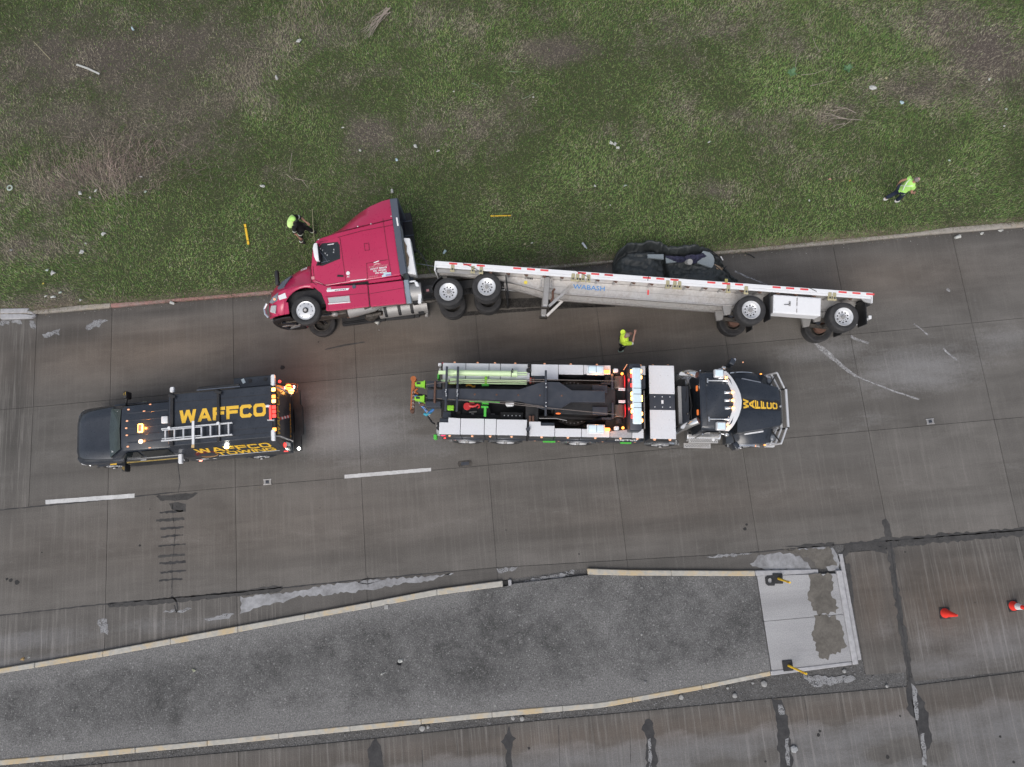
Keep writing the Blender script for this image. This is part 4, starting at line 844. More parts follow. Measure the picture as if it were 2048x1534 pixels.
stxt('AC', -1.50, 1.43, .09, .06, bold=.03); build('sticker', MB().prism([(-1.60,1.315),(-2.12,1.30),(-2.12,1.275),(-1.61,1.288)], 1.206, 1.208, 'xz'), white_vinyl, truck)
build('sticker', MB().prism([(-.31,1.62),(-.41,1.62),(-.41,1.52),(-.31,1.52)], 1.206, 1.208, 'xz'), pink_vinyl, truck)
build('step_plate', MB().prism([(-.77,1.09),(-1.54,1.05),(-1.49,.985),(-.79,1.015)], 1.236, 1.25, 'xz'), white_paint, truck)
for k in range(7): build('lettering', MB().box(-1.05-.055*k-.035,-1.05-.055*k,1.2505,1.252,1.012,1.04), black_flat, truck)
build('step_plate', MB().prism([(-.80,1.15),(-.93,1.145),(-.93,1.07),(-.80,1.075)], 1.236, 1.249, 'xz'), grey_panel, truck)
build('step_recess', MB().prism([(-.79,.815),(-1.51,.79),(-1.51,.60),(-.81,.63)], 1.236, 1.246, 'xz'), grey_panel, truck); build('step_edge', MB().bar((-.78,1.25,.60),(-1.52,1.25,.565),.03,.045,up=(0,1,0)), white_paint, truck)
build('skirt_latch', MB().lathe([(.07,0),(.06,.02),(.0,.02)], (-1.70,1.236,1.08), (0,1,0), 14), slate, truck)
for x, z in ((-2.05,3.16),(-2.5,3.19),(-.68,2.88),(-3.22,3.36)): build('marker_lamp', MB().ball((x,1.18,z), .022,.012,.018,8), white_vinyl, truck)
wire(truck, 'antenna', [(-.50,1.0,2.88),(-.51,1.0,3.45),(-.55,1.0,4.05)], .008, strap_tan, 5)
# wheels and underside
for s in (1,-1): wheel(truck, (0,s*1.20,.5), s, Rr=.49, Wd=.29, rimR=.305, steer=True)
for x in (-4.81,-6.11):
    for s in (1,-1): wheel(truck, (x,s*1.20,.49), s, Rr=.49, Wd=.26, rimR=.295, dual=True, dish=.07)
for x in (0,-4.81,-6.11): build('axle', MB().cyl((x,-.95,.5),(x,.95,.5),.075,n=12).ball((x,0,.5),.22,.26,.22) if x else MB().bar((x,-.95,.47),(x,.95,.47),.13,.12), grease, truck, smooth=True)
for s in (1,-1): build('frame_rail', MB().box(-6.75,.9,s*.36,s*.46,.72,1.0), black_flat, truck, bevel=.01)
for x in (-1.2,-2.4,-3.7,-4.2,-5.45,-6.6): build('cross_member', MB().box(x-.05,x+.05,-.36,.36,.76,.96), black_flat, truck)
rr = random.Random(5)
for i in range(16):
    x = -.75-rr.random()*1.55; y = rr.uniform(-.75,.4); a = rr.uniform(.10,.2)
    mb = MB(); (mb.ball((x,y,rr.uniform(.42,.7)), a*1.2, a, a*.8) if i % 2 else mb.cyl((x-a,y,rr.uniform(.42,.66)),(x+a*1.3,y+rr.uniform(-.1,.1),rr.uniform(.42,.66)),a*.6,n=10)); build('engine_part', mb, [grease, alum_dull, rust_steel, grease][i % 4], truck, smooth=True)
build('oil_pan', MB().box(-1.2,.35,-.30,.30,.42,.8), grease, truck, bevel=.05, seg=2)
build('gearbox', MB().loft([[(x, r*math.cos(a), .62+r*math.sin(a)) for a in [k*math.pi/5 for k in range(10)]] for x, r in ((-1.2,.30),(-1.5,.26),(-2.1,.18),(-2.3,.10))]), alum_dull, truck, smooth=True)
wire(truck, 'drive_shaft', [(-2.3,0,.62),(-4.7,0,.52)], .06, grease, 10)
mb = MB(); mb.lathe([(.0,0),(.31,0),(.31,-1.3),(.0,-1.3)], (-2.35,-.82,.68), (1,0,0), 24); build('lower_fuel_tank', mb, alum_dull, truck, smooth=True)
for x in (-2.45,-2.95,-3.4): build('tank_band', MB().lathe([(.318,0),(.325,.02),(.325,.09),(.318,.11)], (x,-.82,.68), (1,0,0), 20), black_flat, truck)
build('lower_skirt', MB().box(-2.3,-.7,-1.235,-1.08,.32,.46), black_flat, truck, bevel=.02)
build('skirt_bracket', MB().box(-2.28,-.74,-1.06,-1.0,.30,.36), black_flat, truck)
wire(truck, 'steering_link', [(.02,.9,.42),(-.5,.4,.44),(-1.1,.2,.55)], .022, dark_steel); wire(truck, 'tie_rod', [(-.18,.92,.45),(-.2,-.92,.45)], .022, dark_steel)
wire(truck, 'spring', [(.6,.42,.62),(.0,.42,.56),(-.7,.42,.66)], .05, grease); wire(truck, 'spring', [(.6,-.42,.62),(.0,-.42,.56),(-.7,-.42,.66)], .05, grease)
mb = MB(); mb.prism([(.58,-1.1),(.9,-1.08),(1.25,-.9),(1.38,-.5),(1.4,0),(1.36,.4),(1.22,.75),(.9,.9),(.6,.9)], .40, .455, 'xy'); build('undertray', mb, black_flat, truck, bevel=.015)
for i in range(7): wire(truck, 'front_hose', [(rr.uniform(.5,1.2), rr.uniform(-.6,.6), .38), (rr.uniform(.5,1.2), rr.uniform(-.6,.6), .34), (rr.uniform(.3,1.1), rr.uniform(-.6,.6), .39)], rr.uniform(.018,.04), [grease, alum_dull, dark_steel][i % 3])
build('fifth_wheel', MB().prism([(-4.9,-.45),(-4.9,.45),(-5.9,.45),(-6.1,.2),(-5.7,.06),(-5.7,-.06),(-6.1,-.2),(-5.9,-.45)], 1.08, 1.16, 'xy'), grease, truck, bevel=.02)
for s in (1,-1):
    build('quarter_fender', MB().loft([[(-4.81+.56*math.cos(a)*k, s*y, .49+.56*math.sin(a)*k) for k in (1,1.03) for y in ((.62,1.18) if k == 1 else (1.18,.62))] for a in [R(20+14*i) for i in range(5)]]), black_flat, truck)
    build('mud_flap', MB().box(-6.82,-6.79,s*.62,s*1.18,.15,.8), black_flat, truck)
build('red_tag', MB().box(-4.12,-4.02,.461,.466,.78,.86), pink_vinyl, truck)
for i, (a, b, c) in enumerate((((-3.5,.5,2.3),(-4.0,.6,2.6),(-4.25,.4,1.4)), ((-3.5,.3,2.2),(-4.1,.7,2.0),(-4.6,.3,1.5)), ((-3.4,.1,2.0),(-4.0,.9,1.7),(-4.9,.2,1.5)))): wire(truck, 'air_hose', [tuple((1-t_)**2*a[k]+2*t_*(1-t_)*b[k]+t_*t_*c[k] for k in range(3)) for t_ in [j/10 for j in range(11)]], .011, [dark_steel, black_flat, slate][i])

# ------------------------------------------------------------------ the flatbed trailer, also on its side
KF = Frame(175.58, True, 5.0)
KO = Vector((-2.6567, 7.4256, 0)); KH = 1.3; loc = KO + KF.zd*.8 + Vector((0,0,2.56)) - KF.y*1.26 - KF.z*.8
tr = thing('flatbed_trailer', 'long silver aluminium flatbed trailer tipped on its side behind the maroon semi truck', 'trailer', loc, KF.M)
def K_(px, py, y=1.30):                                   # photo pixel on the trailer's upper side -> (x, z) of the trailer
    p = G(px, py, KH+y) - KO; p.z = 0; return p.dot(KF.x), p.dot(KF.zd)
build('deck', MB().box(-14.58,-.02,-1.24,1.24,1.28,1.385), alum, tr, bevel=.01)
for s in (1,-1):
    build('side_rail', MB().box(-14.6,0,s*1.243,s*1.30,1.275,1.41), white_paint, tr, bevel=.008)
    build('rail_flange', MB().box(-14.59,-.01,s*1.225,s*1.285,1.195,1.272), white_paint, tr, bevel=.008)
z2 = lambda X: (830+X/4.551); z3 = lambda X: (1200+X/3.531)
reds = [z2(a) for a in (312,440,562,893,1018,1140,1480,1602,1727)] + [z3(a) for a in (30,300,395,495,755,860,950,1215,1310,1410,1680,1778,1875)]
for i, px in enumerate(reds):
    py = 523+(px-873)*(586.6-523)/869+5; x, z = K_(px, py)
    build('red_tape', MB().box(x-.27,x,1.300,1.303,1.325,1.385), red_vinyl, tr)
build('rail_end', MB().box(-14.64,-14.602,-1.29,1.30,1.06,1.41), white_paint, tr, bevel=.01)
build('front_end', MB().box(.002,.05,-1.28,1.29,1.08,1.41), white_paint, tr, bevel=.01)
build('rail_end_gusset', MB().prism([(-14.25,1.19),(-14.6,1.19),(-14.6,1.05),(-14.4,1.08)], 1.23, 1.28, 'xz'), alum, tr)
web = [(-.02,1.27),(-.02,1.16),(-1.9,1.15),(-2.5,1.08),(-3.1,.98),(-3.7,.85),(-4.2,.80),(-9.8,.80),(-10.3,.84),(-14.4,.90),(-14.45,1.27)]
low = web[1:10]
for s in (1,-1):
    b = build('main_beam', MB().prism(web, s*.44, s*.50, 'xz'), alum, tr, bevel=.004)
    mb = MB()
    for a, c in zip(low[:-1], low[1:]): mb.bar((a[0],s*.47,a[1]-.012),(c[0],s*.47,c[1]-.012), .16, .024)
    build('beam_flange', mb, alum, b)
    build('beam_groove', MB().bar((-3.9,s*.5015,1.04),(-10.2,s*.5015,1.055),.012,.003,up=(0,1,0)), alum_dull, b)
    build('neck_plate', MB().prism([(-.05,1.19),(-1.5,1.19),(-1.5,1.08),(-.05,1.05)], s*1.10, s*1.16, 'xz'), alum_dull, tr)
build('kingpin_plate', MB().box(-2.2,-.3,-.44,.44,1.10,1.16), grease, tr)
x = -1.8
while x > -14.4:
    for s in (1,-1):
        cm = build('cross_member', MB().prism([(x,1.272),(x-.08,1.272),(x-.07,1.235),(x-.01,1.235)], s*.505, s*1.22, 'xz'), alum_dull, tr)
        if s > 0: build('member_end', MB().prism([(x+.03,1.195),(x-.11,1.195),(x-.09,1.150),(x-.05,1.145)], 1.12, 1.20, 'xz'), rust_steel, cm)
    x -= .605
for z in (1.20,): pass
for s in (1,-1):
    g = build('landing_leg', MB().box(-3.87,-3.68,s*.70,s*.92,.28,1.24), alum_dull, tr, bevel=.015)
    build('leg_tube', MB().box(-3.845,-3.705,s*.735,s*.885,.20,.30), alum, g); build('leg_foot', MB().box(-3.92,-3.63,s*.68,s*.94,.16,.20), grease, g, bevel=.01)
    build('leg_plate', MB().box(-3.98,-3.56,s*.60,s*.70,.92,1.27), alum, g, bevel=.01)
    mb = MB()
    for k in range(6):
        for xx in (-3.60,-3.94): mb.cyl((xx,s*.70,.95+.05*k),(xx,s*.712,.95+.05*k),.013,n=6)
    build('bolt', mb, dark_steel, g)
    mb = MB(); mb.bar((-3.9,s*.78,.25),(-4.62,s*.60,1.03),.09,.06,up=(0,1,0)); build('leg_brace', mb, alum, g)
build('leg_crank', MB().tube([(-3.95,.8,.42),(-4.02,.8,.55),(-4.0,.8,.78),(-4.06,.8,.88)], .04, 8), rust_steel, tr, smooth=True)
build('leg_shaft', MB().cyl((-3.78,-.8,.9),(-3.78,.8,.9),.03), alum_dull, tr)
build('lettering', text_mesh('WABASH', XL, YL, (-4.70,.5015,1.0), .165, 1.10, bold=.012), blue_vinyl, tr, norm=False)
build('label_sticker', MB().lathe([(.07,0),(.0,.002)], (-3.05,.502,1.10), (0,1,0), 6), M_('yellow_sticker', (.70,.58,.08), .5), tr)
build('label_sticker', MB().box(-7.33,-7.27,.5,.503,.98,1.15), red_vinyl, tr)
mb = MB()
for k in range(5): mb.ball((-3.03-.06*k,.51,1.25-.002*k), .026,.02,.03,8)
build('air_coupling', mb, black_flat, tr)
for px, py in ((z2(940),543),(z2(1120),545),(z2(1600),554),(z3(640),576),(z3(1340),600)): pass
# tool box
tb = build('tool_box', MB().box(-12.95,-11.37,.72,1.235,.50,1.12), white_paint, tr, bevel=.012)
for x0, x1 in ((-12.13,-11.40),(-12.93,-12.16)): build('tool_box_door', MB().box(x0,x1,1.235,1.25,.54,1.09), white_paint, tb, bevel=.006)
build('latch', MB().tube([(-11.72,1.258,.80),(-11.86,1.262,.81),(-11.92,1.262,.87)], .014, 6), dark_steel, tb); build('latch', MB().box(-11.93,-11.87,1.25,1.27,.76,.92), alum_dull, tb)
for z in (1.0,.85,.62): build('hinge', MB().cyl((-12.145,1.255,z-.06),(-12.145,1.255,z+.06),.014,n=8), alum_dull, tb)
for x in (-10.65,-13.74):
    for s in (1,-1): wheel(tr, (x,s*1.22,.55), s, Rr=.50, Wd=.43, rimR=.30, dish=.12)
    build('axle', MB().cyl((x,-.9,.55),(x,.9,.55),.065,n=12), grease, tr, smooth=True)
    for s in (1,-1):
        build('hanger', MB().prism([(x+.78,.82),(x+.42,.84),(x+.50,.50),(x+.70,.46)], s*.40, s*.54, 'xz'), alum_dull, tr, bevel=.01)
        build('trailing_arm', MB().bar((x+.6,s*.47,.55),(x-.25,s*.47,.52),.10,.12), grease, tr); build('air_spring', MB().cyl((x-.35,s*.47,.56),(x-.35,s*.47,.84),.15,n=14), rubber, tr, smooth=True)
        build('brake_drum', MB().cyl((x,s*.62,.55),(x,s*.80,.55),.21,n=20), rust_steel, tr, smooth=True)
        build('brake_chamber', MB().cyl((x+.25,s*.36,.62),(x+.12,s*.36,.80),.09,n=12), dark_steel, tr, smooth=True)
for x, z0, z1 in ((-11.22,.28,1.15),(-14.42,.35,1.20)):
    for s in (1,-1): build('mud_flap', MB().prism([(x,z1),(x-.03,z1),(x-.03-.05,z0),(x-.05,z0)], s*.62, s*1.24, 'xz'), black_flat, tr)
for s in (1,-1): build('bumper_post', MB().box(-14.56,-14.48,s*.5,s*.6,.55,1.27), black_flat, tr)
build('rear_bumper', MB().box(-14.60,-14.50,-1.1,1.1,.50,.60), grey_panel, tr, bevel=.01); build('bumper_end_cap', MB().box(-14.70,-14.60,.95,1.12,.56,.68), white_paint, tr, bevel=.01)
build('rear_lamp_panel', MB().box(-14.60,-14.50,-1.2,1.2,1.0,1.19), black_flat, tr)
# winches and straps hanging from the rail
def winch(px, z0, dark=False):
    py = 523+(px-873)*63.6/869+8; x, _ = K_(px, py)
    w = build('strap_winch', MB().box(x-.10,x+.015,1.20,1.315,z0,1.32), strap_tan, tr, bevel=.01); build('winch_bar', MB().cyl((x-.115,1.27,z0+.03),(x+.03,1.27,z0+.03),.045,n=10), strap_tan, w, smooth=True)
    build('ratchet', MB().cbox((x-.042,1.322,z0+.07), .045,.02,.06), dark_steel, w)
for X in (305,490,565): winch(z2(X)+6, 1.09)
for X in (1410,1450,1500,1550): winch(z2(X)+4, 1.07)
for X in (447,497,530,875,1000,1590,1622): winch(z3(X)+6, 1.06)
for (xa, ya), (xb, yb) in (((z2(435),460+305/4.551),(z2(595),460+382/4.551)), ((z2(1430),460+362/4.551),(z2(1585),460+436/4.551)), ((z3(345),460+310/3.531),(z3(335),460+360/3.531)), ((z3(565),460+345/3.531),(z3(620),460+335/3.531)), ((z3(1450),460+405/3.531),(z3(1525),460+437/3.531)), ((z2(1860),460+405/4.551),(z2(1900),460+380/4.551))):
    a, b = K_(xa, ya), K_(xb, yb); wire(tr, 'loose_strap', [(a[0],1.312,a[1]),((a[0]+b[0])/2,1.318,(a[1]+b[1])/2+.01),(b[0],1.312,b[1])], .010, black_flat, 5)
mb = MB(); x, z = K_(z3(885), 460+335/3.531); build('loose_webbing', MB().box(x-.07,x+.03,1.29,1.30,1.38,1.52), M_('olive_strap', (.33,.31,.10), .8), tr)
# ------------------------------------------------------------------ the rotator tow truck
WF = Frame(-0.9); rot = thing('rotator_tow_truck', 'long black rotator tow truck with white toolbox lids and lime green crane gear', 'tow truck', (1.501, 4.13, 0), WF.M)
P = rot
build('frame', MB().box(-3.95,7.3,-.42,.42,.62,1.0), black_flat, P, bevel=.02)
build('deck', MB().box(-3.85,2.9,-1.12,1.12,1.0,1.12), black_flat, P)
for x in (-3.05,-1.71,.82,3.69,6.50):
    for s in (1,-1): wheel(P, (x,s*1.235,.53), s, Rr=.53, Wd=.30 if x < 3 else .36, rimR=.30, dual=x < 3, dish=.07, steer=x > 3)
    build('axle', MB().cyl((x,-1,.53),(x,1,.53),.09,n=10), grease, P, smooth=True)
def fender(x, y0, y1, r=.64, a0=22, a1=158, mat=chrome, z=.53, name='fender'):
    rings = []
    for i in range(13):
        a = R(a0+(a1-a0)*i/12); c, s_ = math.cos(a), math.sin(a); rings.append([(x+r*c,y0,z+r*s_),(x+r*c,y1,z+r*s_),(x+(r+.03)*c,y1,z+(r+.03)*s_),(x+(r+.03)*c,y0,z+(r+.03)*s_)])
    return build(name, MB().loft(rings), mat, P, smooth=True)
for x in (-3.05,-1.71,.82,3.69):
    for s in (1,-1): fender(x, s*1.10, s*1.262, r=.63)
# tool cabinets with lids
def cabinet(x0, x1, yi, yo, ztop=2.26, zb=1.22): build('tool_cabinet', MB().box(x0,x1,min(yi,yo),max(yi,yo),zb,ztop), black_paint, P, bevel=.012)
def lid(poly, z=2.30, th=.035, mat=lid_white):
    l = build('cabinet_lid', MB().prism(poly, z-th, z, 'xy'), mat, P, bevel=.008)
    return l
def rect(x0, x1, y0, y1): return [(x0,y0),(x1,y0),(x1,y1),(x0,y1)]
g = .008
L = -1.19; Rr_ = 1.19
segL = [([(-3.86,L),(-3.17-g,L),(-3.17-g,-.66),(-3.57,-.64),(-3.57,-.80),(-3.86,-.80)]), rect(-3.17+g,-2.39-g,L,-.66), rect(-2.39+g,-2.0-g,L,-.665), rect(-2.0+g,-1.0,L,-.675),
        [(-.93,L-.02),(-.09-g,L-.02),(-.09-g,-.86),(-.55,-.86),(-.55,-.73),(-.93,-.73)], rect(-.09+g,.78-g,L-.02,-.94), rect(.78+g,1.70-g,L-.02,-.95), [(1.70+g,L-.02),(2.42-g,L-.02),(2.42-g,-.92),(1.70+g,-1.02)], rect(2.42+g,2.80,L-.03,-.92)]
segR = [rect(-3.81,-3.05-g,.90,Rr_), rect(-3.05+g,-2.28-g,.62,Rr_), rect(-2.28+g,-1.90-g,.62,Rr_), rect(-1.90+g,-.93,.62,Rr_), [(-.88,Rr_),(.02-g,Rr_),(.02-g,.66),(-.36,.66),(-.36,.80),(-.88,.80)], rect(.02+g,.86-g,.86,Rr_), rect(.86+g,1.75,.88,Rr_), rect(2.62,2.90,.88,Rr_)]
alum_lid = M_('tread_plate', (.55,.55,.56), .35, .5, var=.3, scale=14, dirt=.3)
for i, q in enumerate(segL): lid(q, mat=alum_lid if i == 7 else lid_white)
for q in segR: lid(q)
lid(rect(-3.81,-3.05-g,.62,.895), 2.295)
for s, segs in ((-1, segL), (1, segR)):
    for q in segs:
        x0, x1 = min(p[0] for p in q), max(p[0] for p in q); yi = min(abs(p[1]) for p in q)
        cabinet(x0, x1, s*(yi+.02), s*1.205)
        mb = MB(); mb.cyl(((x0+x1)/2, s*1.21, 2.19), ((x0+x1)/2, s*1.255, 2.19), .045, .03, 10); build('marker_light', mb, amber_dim, P, smooth=True)
    for x0, x1 in ((-3.85,-1.0),(-.9,2.8)): build('cabinet_sill', MB().bar((x0,s*1.215,1.25),(x1,s*1.215,1.25),.03,.05), black_paint, P)
for s in (1,-1):
    build('post', MB().box(-1.0,-.93,s*1.08,s*1.23,1.0,2.40), black_flat, P, bevel=.01)
    build('lower_cabinet', MB().box(-.35,.15,s*.95,s*1.19,.55,1.20), black_paint, P, bevel=.015); build('lower_cabinet', MB().box(1.5,3.0,s*.95,s*1.20,.50,1.20), black_paint, P, bevel=.015)
    for x in (-.7,.1,1.6,2.7): build('marker_light', MB().ball((x,s*1.215,1.18),.05,.02,.022,8), amber_dim, P, smooth=True)
build('name_plate', MB().box(-.42,.0,-1.262,-1.20,1.02,1.10), green, P); build('name_plate', MB().box(2.22,2.60,-1.262,-1.20,1.0,1.08), green, P)
build('red_lamp', MB().ball((-3.75,-1.21,2.15),.07,.03,.035,10), M_('red_marker', (.6,.05,.12), .3, emit=(1,.1,.25), es=.6), P, smooth=True); build('red_lamp', MB().ball((-3.72,-1.25,1.72),.04,.02,.03,8), red_lamp, P, smooth=True)
for x in (-3.7,): build('corner_lamp', MB().ball((x-.12,1.20,2.2),.05,.03,.04,8), M_('red_marker2', (.5,.05,.1), .3), P, smooth=True)
build('tail_step', MB().box(-4.02,-3.88,-1.15,-.78,1.5,1.62), grey_panel, P, bevel=.02); build('tail_valve', MB().cyl((-3.9,-.98,2.0),(-3.9,-.98,2.26),.06,n=10), black_flat, P, smooth=True)
build('green_fitting', MB().box(-4.10,-3.99,-1.28,-1.12,1.4,1.7), green, P, bevel=.02); build('green_fitting', MB().box(-3.97,-3.91,.62,.80,2.1,2.4), green, P, bevel=.01)
for y in (.95,1.08): build('corner_pole', MB().cyl((-3.90,y,2.0),(-3.90,y,2.4),.03,n=8), grey_panel, P, smooth=True)
build('pole_cap', MB().box(-3.96,-3.86,1.06,1.16,2.33,2.39), white_paint, P, bevel=.01)
# inner works under the boom
for s in (1,-1):
    build('inner_frame', MB().box(-3.6,2.6,s*.44,s*.56,1.12,1.75), black_flat, P, bevel=.01)
    build('gusset', MB().prism([(1.0,1.2),(1.75,1.2),(1.75,2.25),(1.45,2.25)], s*.55, s*.62, 'xz'), dark_steel, P)
    build('cover_box', MB().box(1.12,1.62,s*.36-.13,s*.36+.13,2.05,2.45), dark_steel, P, bevel=.01)
build('slew_ring', MB().cyl((.55,.05,1.12),(.55,.05,1.45),.78,n=40), grease, P, smooth=True)
mb = MB()
for k in range(34): a = 2*math.pi*k/34; mb.cyl((.55+.70*math.cos(a),.05+.70*math.sin(a),1.45),(.55+.70*math.cos(a),.05+.70*math.sin(a),1.49),.026,n=6)
build('bolt_ring', mb, alum_dull, P)
build('turret', MB().prism([(-.1,-.45),(1.3,-.5),(1.9,-.3),(1.9,.4),(1.3,.55),(-.1,.5)], 1.5, 2.35, 'xy'), black_flat, P, bevel=.02)
rr = random.Random(11)
for i in range(46):
    x = rr.uniform(-3.5,1.5); s = rr.choice((1,-1)); y = s*rr.uniform(.25,.72); z = rr.uniform(1.2,1.7); a = rr.uniform(.04,.14)
    mb = MB(); (mb.cyl((x-a*2,y,z),(x+a*2,y+rr.uniform(-.05,.05),z),a*.45,n=8) if i % 3 else mb.cbox((x,y,z), a*2, a*1.4, a))
    build('hydraulic_part', mb, [black_flat, grease, black_flat, dark_steel, alum_dull][i % 5], P, smooth=bool(i % 3))
for i in range(10):
    x = rr.uniform(-3.3,-.5); y = rr.uniform(-.7,-.4); wire(P, 'hydraulic_hose', [(x,y,1.5),(x+.3,y-.06,1.72),(x+.7,y+.05,1.6),(x+1.1,y,1.4)], .022, black_flat)
mb = MB()
for k in range(9):
    x = -3.42+.1*k; mb.tube([(x,-.62,1.75),(x+.04,-.62,1.93),(x+.08,-.62,1.75)], .014, 5)
build('spring_hose', mb, alum_dull, P, smooth=True)
build('rear_tyre_cover', MB().cyl((-2.7,-.38,1.2),(-2.7,-.38,1.55),.48,n=30), black_flat, P, smooth=True)
build('valve_bank', MB().box(-1.9,-1.1,-.62,-.34,1.5,1.86), black_flat, P, bevel=.03)
for i in range(5): build('gauge', MB().cyl((-1.75+.13*i,-.48,1.86),(-1.75+.13*i,-.48,1.885),.022,n=8), white_paint, P)
# boom
boom = [(-4.22,-.16),(-3.7,-.16),(-3.6,-.13),(-1.30,-.13),(-.52,-.40),(.02,-.40),(.42,-.14),(1.50,-.14),(1.50,.23),(.42,.23),(.02,.50),(-.55,.50),(-1.30,.23),(-3.6,.23),(-3.7,.26),(-4.22,.26)]
plate = [(-3.75,-.135),(-1.30,-.135),(-.50,-.40),(.02,-.40),(.42,-.145),(1.50,-.145),(1.50,.235),(.42,.235),(.02,.50),(-.53,.50),(-1.28,.235),(-3.75,.235)]
b_ = build('boom', MB().prism(plate, 2.72, 2.80, 'xy'), dark_steel, P, bevel=.012)
build('boom_box', MB().box(-3.9,1.45,-.10,.20,2.30,2.72), dark_steel, P, bevel=.015)
build('boom_stage', MB().box(-4.24,-3.72,-.10,.20,2.36,2.74), dark_steel, P, bevel=.015)
for y0, y1 in ((.30,.50),(-.36,-.17)): build('boom_stage', MB().box(-4.28,-3.80,y0,y1,2.30,2.66), dark_steel, P, bevel=.015)
build('sheave_bar', MB().box(-4.02,-3.96,-.24,.46,2.62,2.82), rust_steel, P, bevel=.01)
for x in (-2.65,-1.95,-1.25,-.55,.15): build('boom_rivet', MB().ball((x-.05,.05,2.80),.035,.035,.012,10), rust_steel, b_, smooth=True)
for x in (-3.62,-3.26,-.42):
    build('cross_bar', MB().box(x-.035,x+.035,-.62 if x > -1 else -.52,.94 if x < -1 else .86,2.82,2.90), dark_steel, P, bevel=.008)
    mb = MB()
    for y in ((-.03,.03,.10,.16) if x < -1 else (-.32,-.2,.30,.42)): mb.cyl((x+rr.uniform(-.03,.03),y,2.90),(x+.0,y,2.912),.018,n=8)
    build('bolt', mb, white_paint, P)
build('mount_plate', MB().box(-3.78,-3.50,-1.0,-.42,1.9,2.2), black_paint, P, bevel=.015); build('mount_plate', MB().box(-3.98,-3.60,-.95,-.72,1.4,1.85), black_flat, P, bevel=.02)
build('outrigger_housing', MB().box(-1.05,-.62,-.98,1.12,1.9,2.18), black_flat, P, bevel=.02)
for y in (.62,-.66):
    for k in (0,1): build('red_roller', MB().cyl((-.90+.10*k,y-.08,2.26),(-.90+.10*k,y+.12,2.26),.042,n=12), M_('dusty_red', (.45,.10,.07), .5) if k == 0 and y > 0 else rust_steel, P, smooth=True)
build('post_top', MB().cyl((-.96,.98,2.3),(-.96,.98,2.46),.09,.06,12), black_flat, P, smooth=True); build('post_top', MB().cyl((-.96,-.98,2.2),(-.96,-.98,2.42),.09,.06,12), dark_steel, P, smooth=True)
# lime sheave heads, hooks, chains
for y in (.40,-.02-.06):
    h = build('sheave_head', MB().prism([(-4.36,y-.105),(-4.33,y+.095),(-4.62,y+.065),(-4.66,y+.04),(-4.66,y-.06)], 2.42, 2.66, 'xy'), lime, P, bevel=.012)
    build('sheave_slot', MB().box(-4.61,-4.48,y-.02,y+.05,2.655,2.664), black_flat, h); build('head_flange', MB().box(-4.375,-4.335,y-.12,y+.10,2.38,2.70), lime, h)
build('head_weight', MB().cyl((-4.55,-.18,2.1),(-4.40,-.18,2.1),.06,n=10), rust_steel, P, smooth=True); build('yellow_hook', MB().tube([(-4.62,.30,2.3),(-4.70,.27,2.2),(-4.72,.22,2.1),(-4.64,.20,2.02)], .035, 8), orange_rust, P, smooth=True)
cb = build('lift_bar', MB().bar((-4.93,.82,1.12),(-4.93,-.26,1.12),.13,.16), orange_rust, P, bevel=.03, seg=2); build('lift_bar_end', MB().cyl((-4.93,.86,1.05),(-4.93,.86,1.22),.10,n=12), orange_rust, cb, smooth=True); build('lift_bar_end', MB().cyl((-4.93,-.27,1.05),(-4.93,-.27,1.20),.07,n=12), rust_steel, cb, smooth=True)
for k in range(11):
    y = .42-.062*k; build('chain_link', MB().tube([(-4.90+.035*math.cos(a), y+.045*math.sin(a), 1.23+(.02*math.sin(a) if k % 2 else 0)) for a in [i*math.pi/3 for i in range(7)]], .012, 5), alum_dull if k % 2 else rust_steel, cb, smooth=True)
build('lift_arm', MB().bar((-4.9,.28,1.0),(-3.6,.10,.85),.22,.18), black_flat, P, bevel=.02)
for pts, r_, m in (([(-4.82,.24,1.3),(-4.70,.18,1.34),(-4.62,.08,1.34),(-4.60,-.02,1.30)], .055, blue_paint), ([(-4.66,.06,1.32),(-4.60,-.08,1.34),(-4.48,-.20,1.32),(-4.40,-.30,1.28)], .045, blue_paint), ([(-4.50,-.36,1.25),(-4.42,-.40,1.27),(-4.34,-.36,1.26),(-4.26,-.28,1.26),(-4.22,-.22,1.28)], .05, M_('teal_strap', (.02,.30,.42), .5)), ([(-4.35,-.34,1.3),(-4.2,-.25,1.3),(-4.18,-.20,1.32)], .04, blue_paint)): wire(P, 'sling', pts, r_, m, 8)
wire(P, 'sling', [(-4.40,-.40,1.2),(-4.30,-.55,1.2),(-4.22,-.66,1.25),(-4.12,-.72,1.35)], .03, black_flat, 8)
for i in range(6): build('shackle', MB().tube([(-4.75+.09*i+.03*math.cos(a), .12-.11*i+.04*math.sin(a), 1.38) for a in [k*math.pi/3 for k in range(6)]], .011, 5), alum, P, smooth=True)
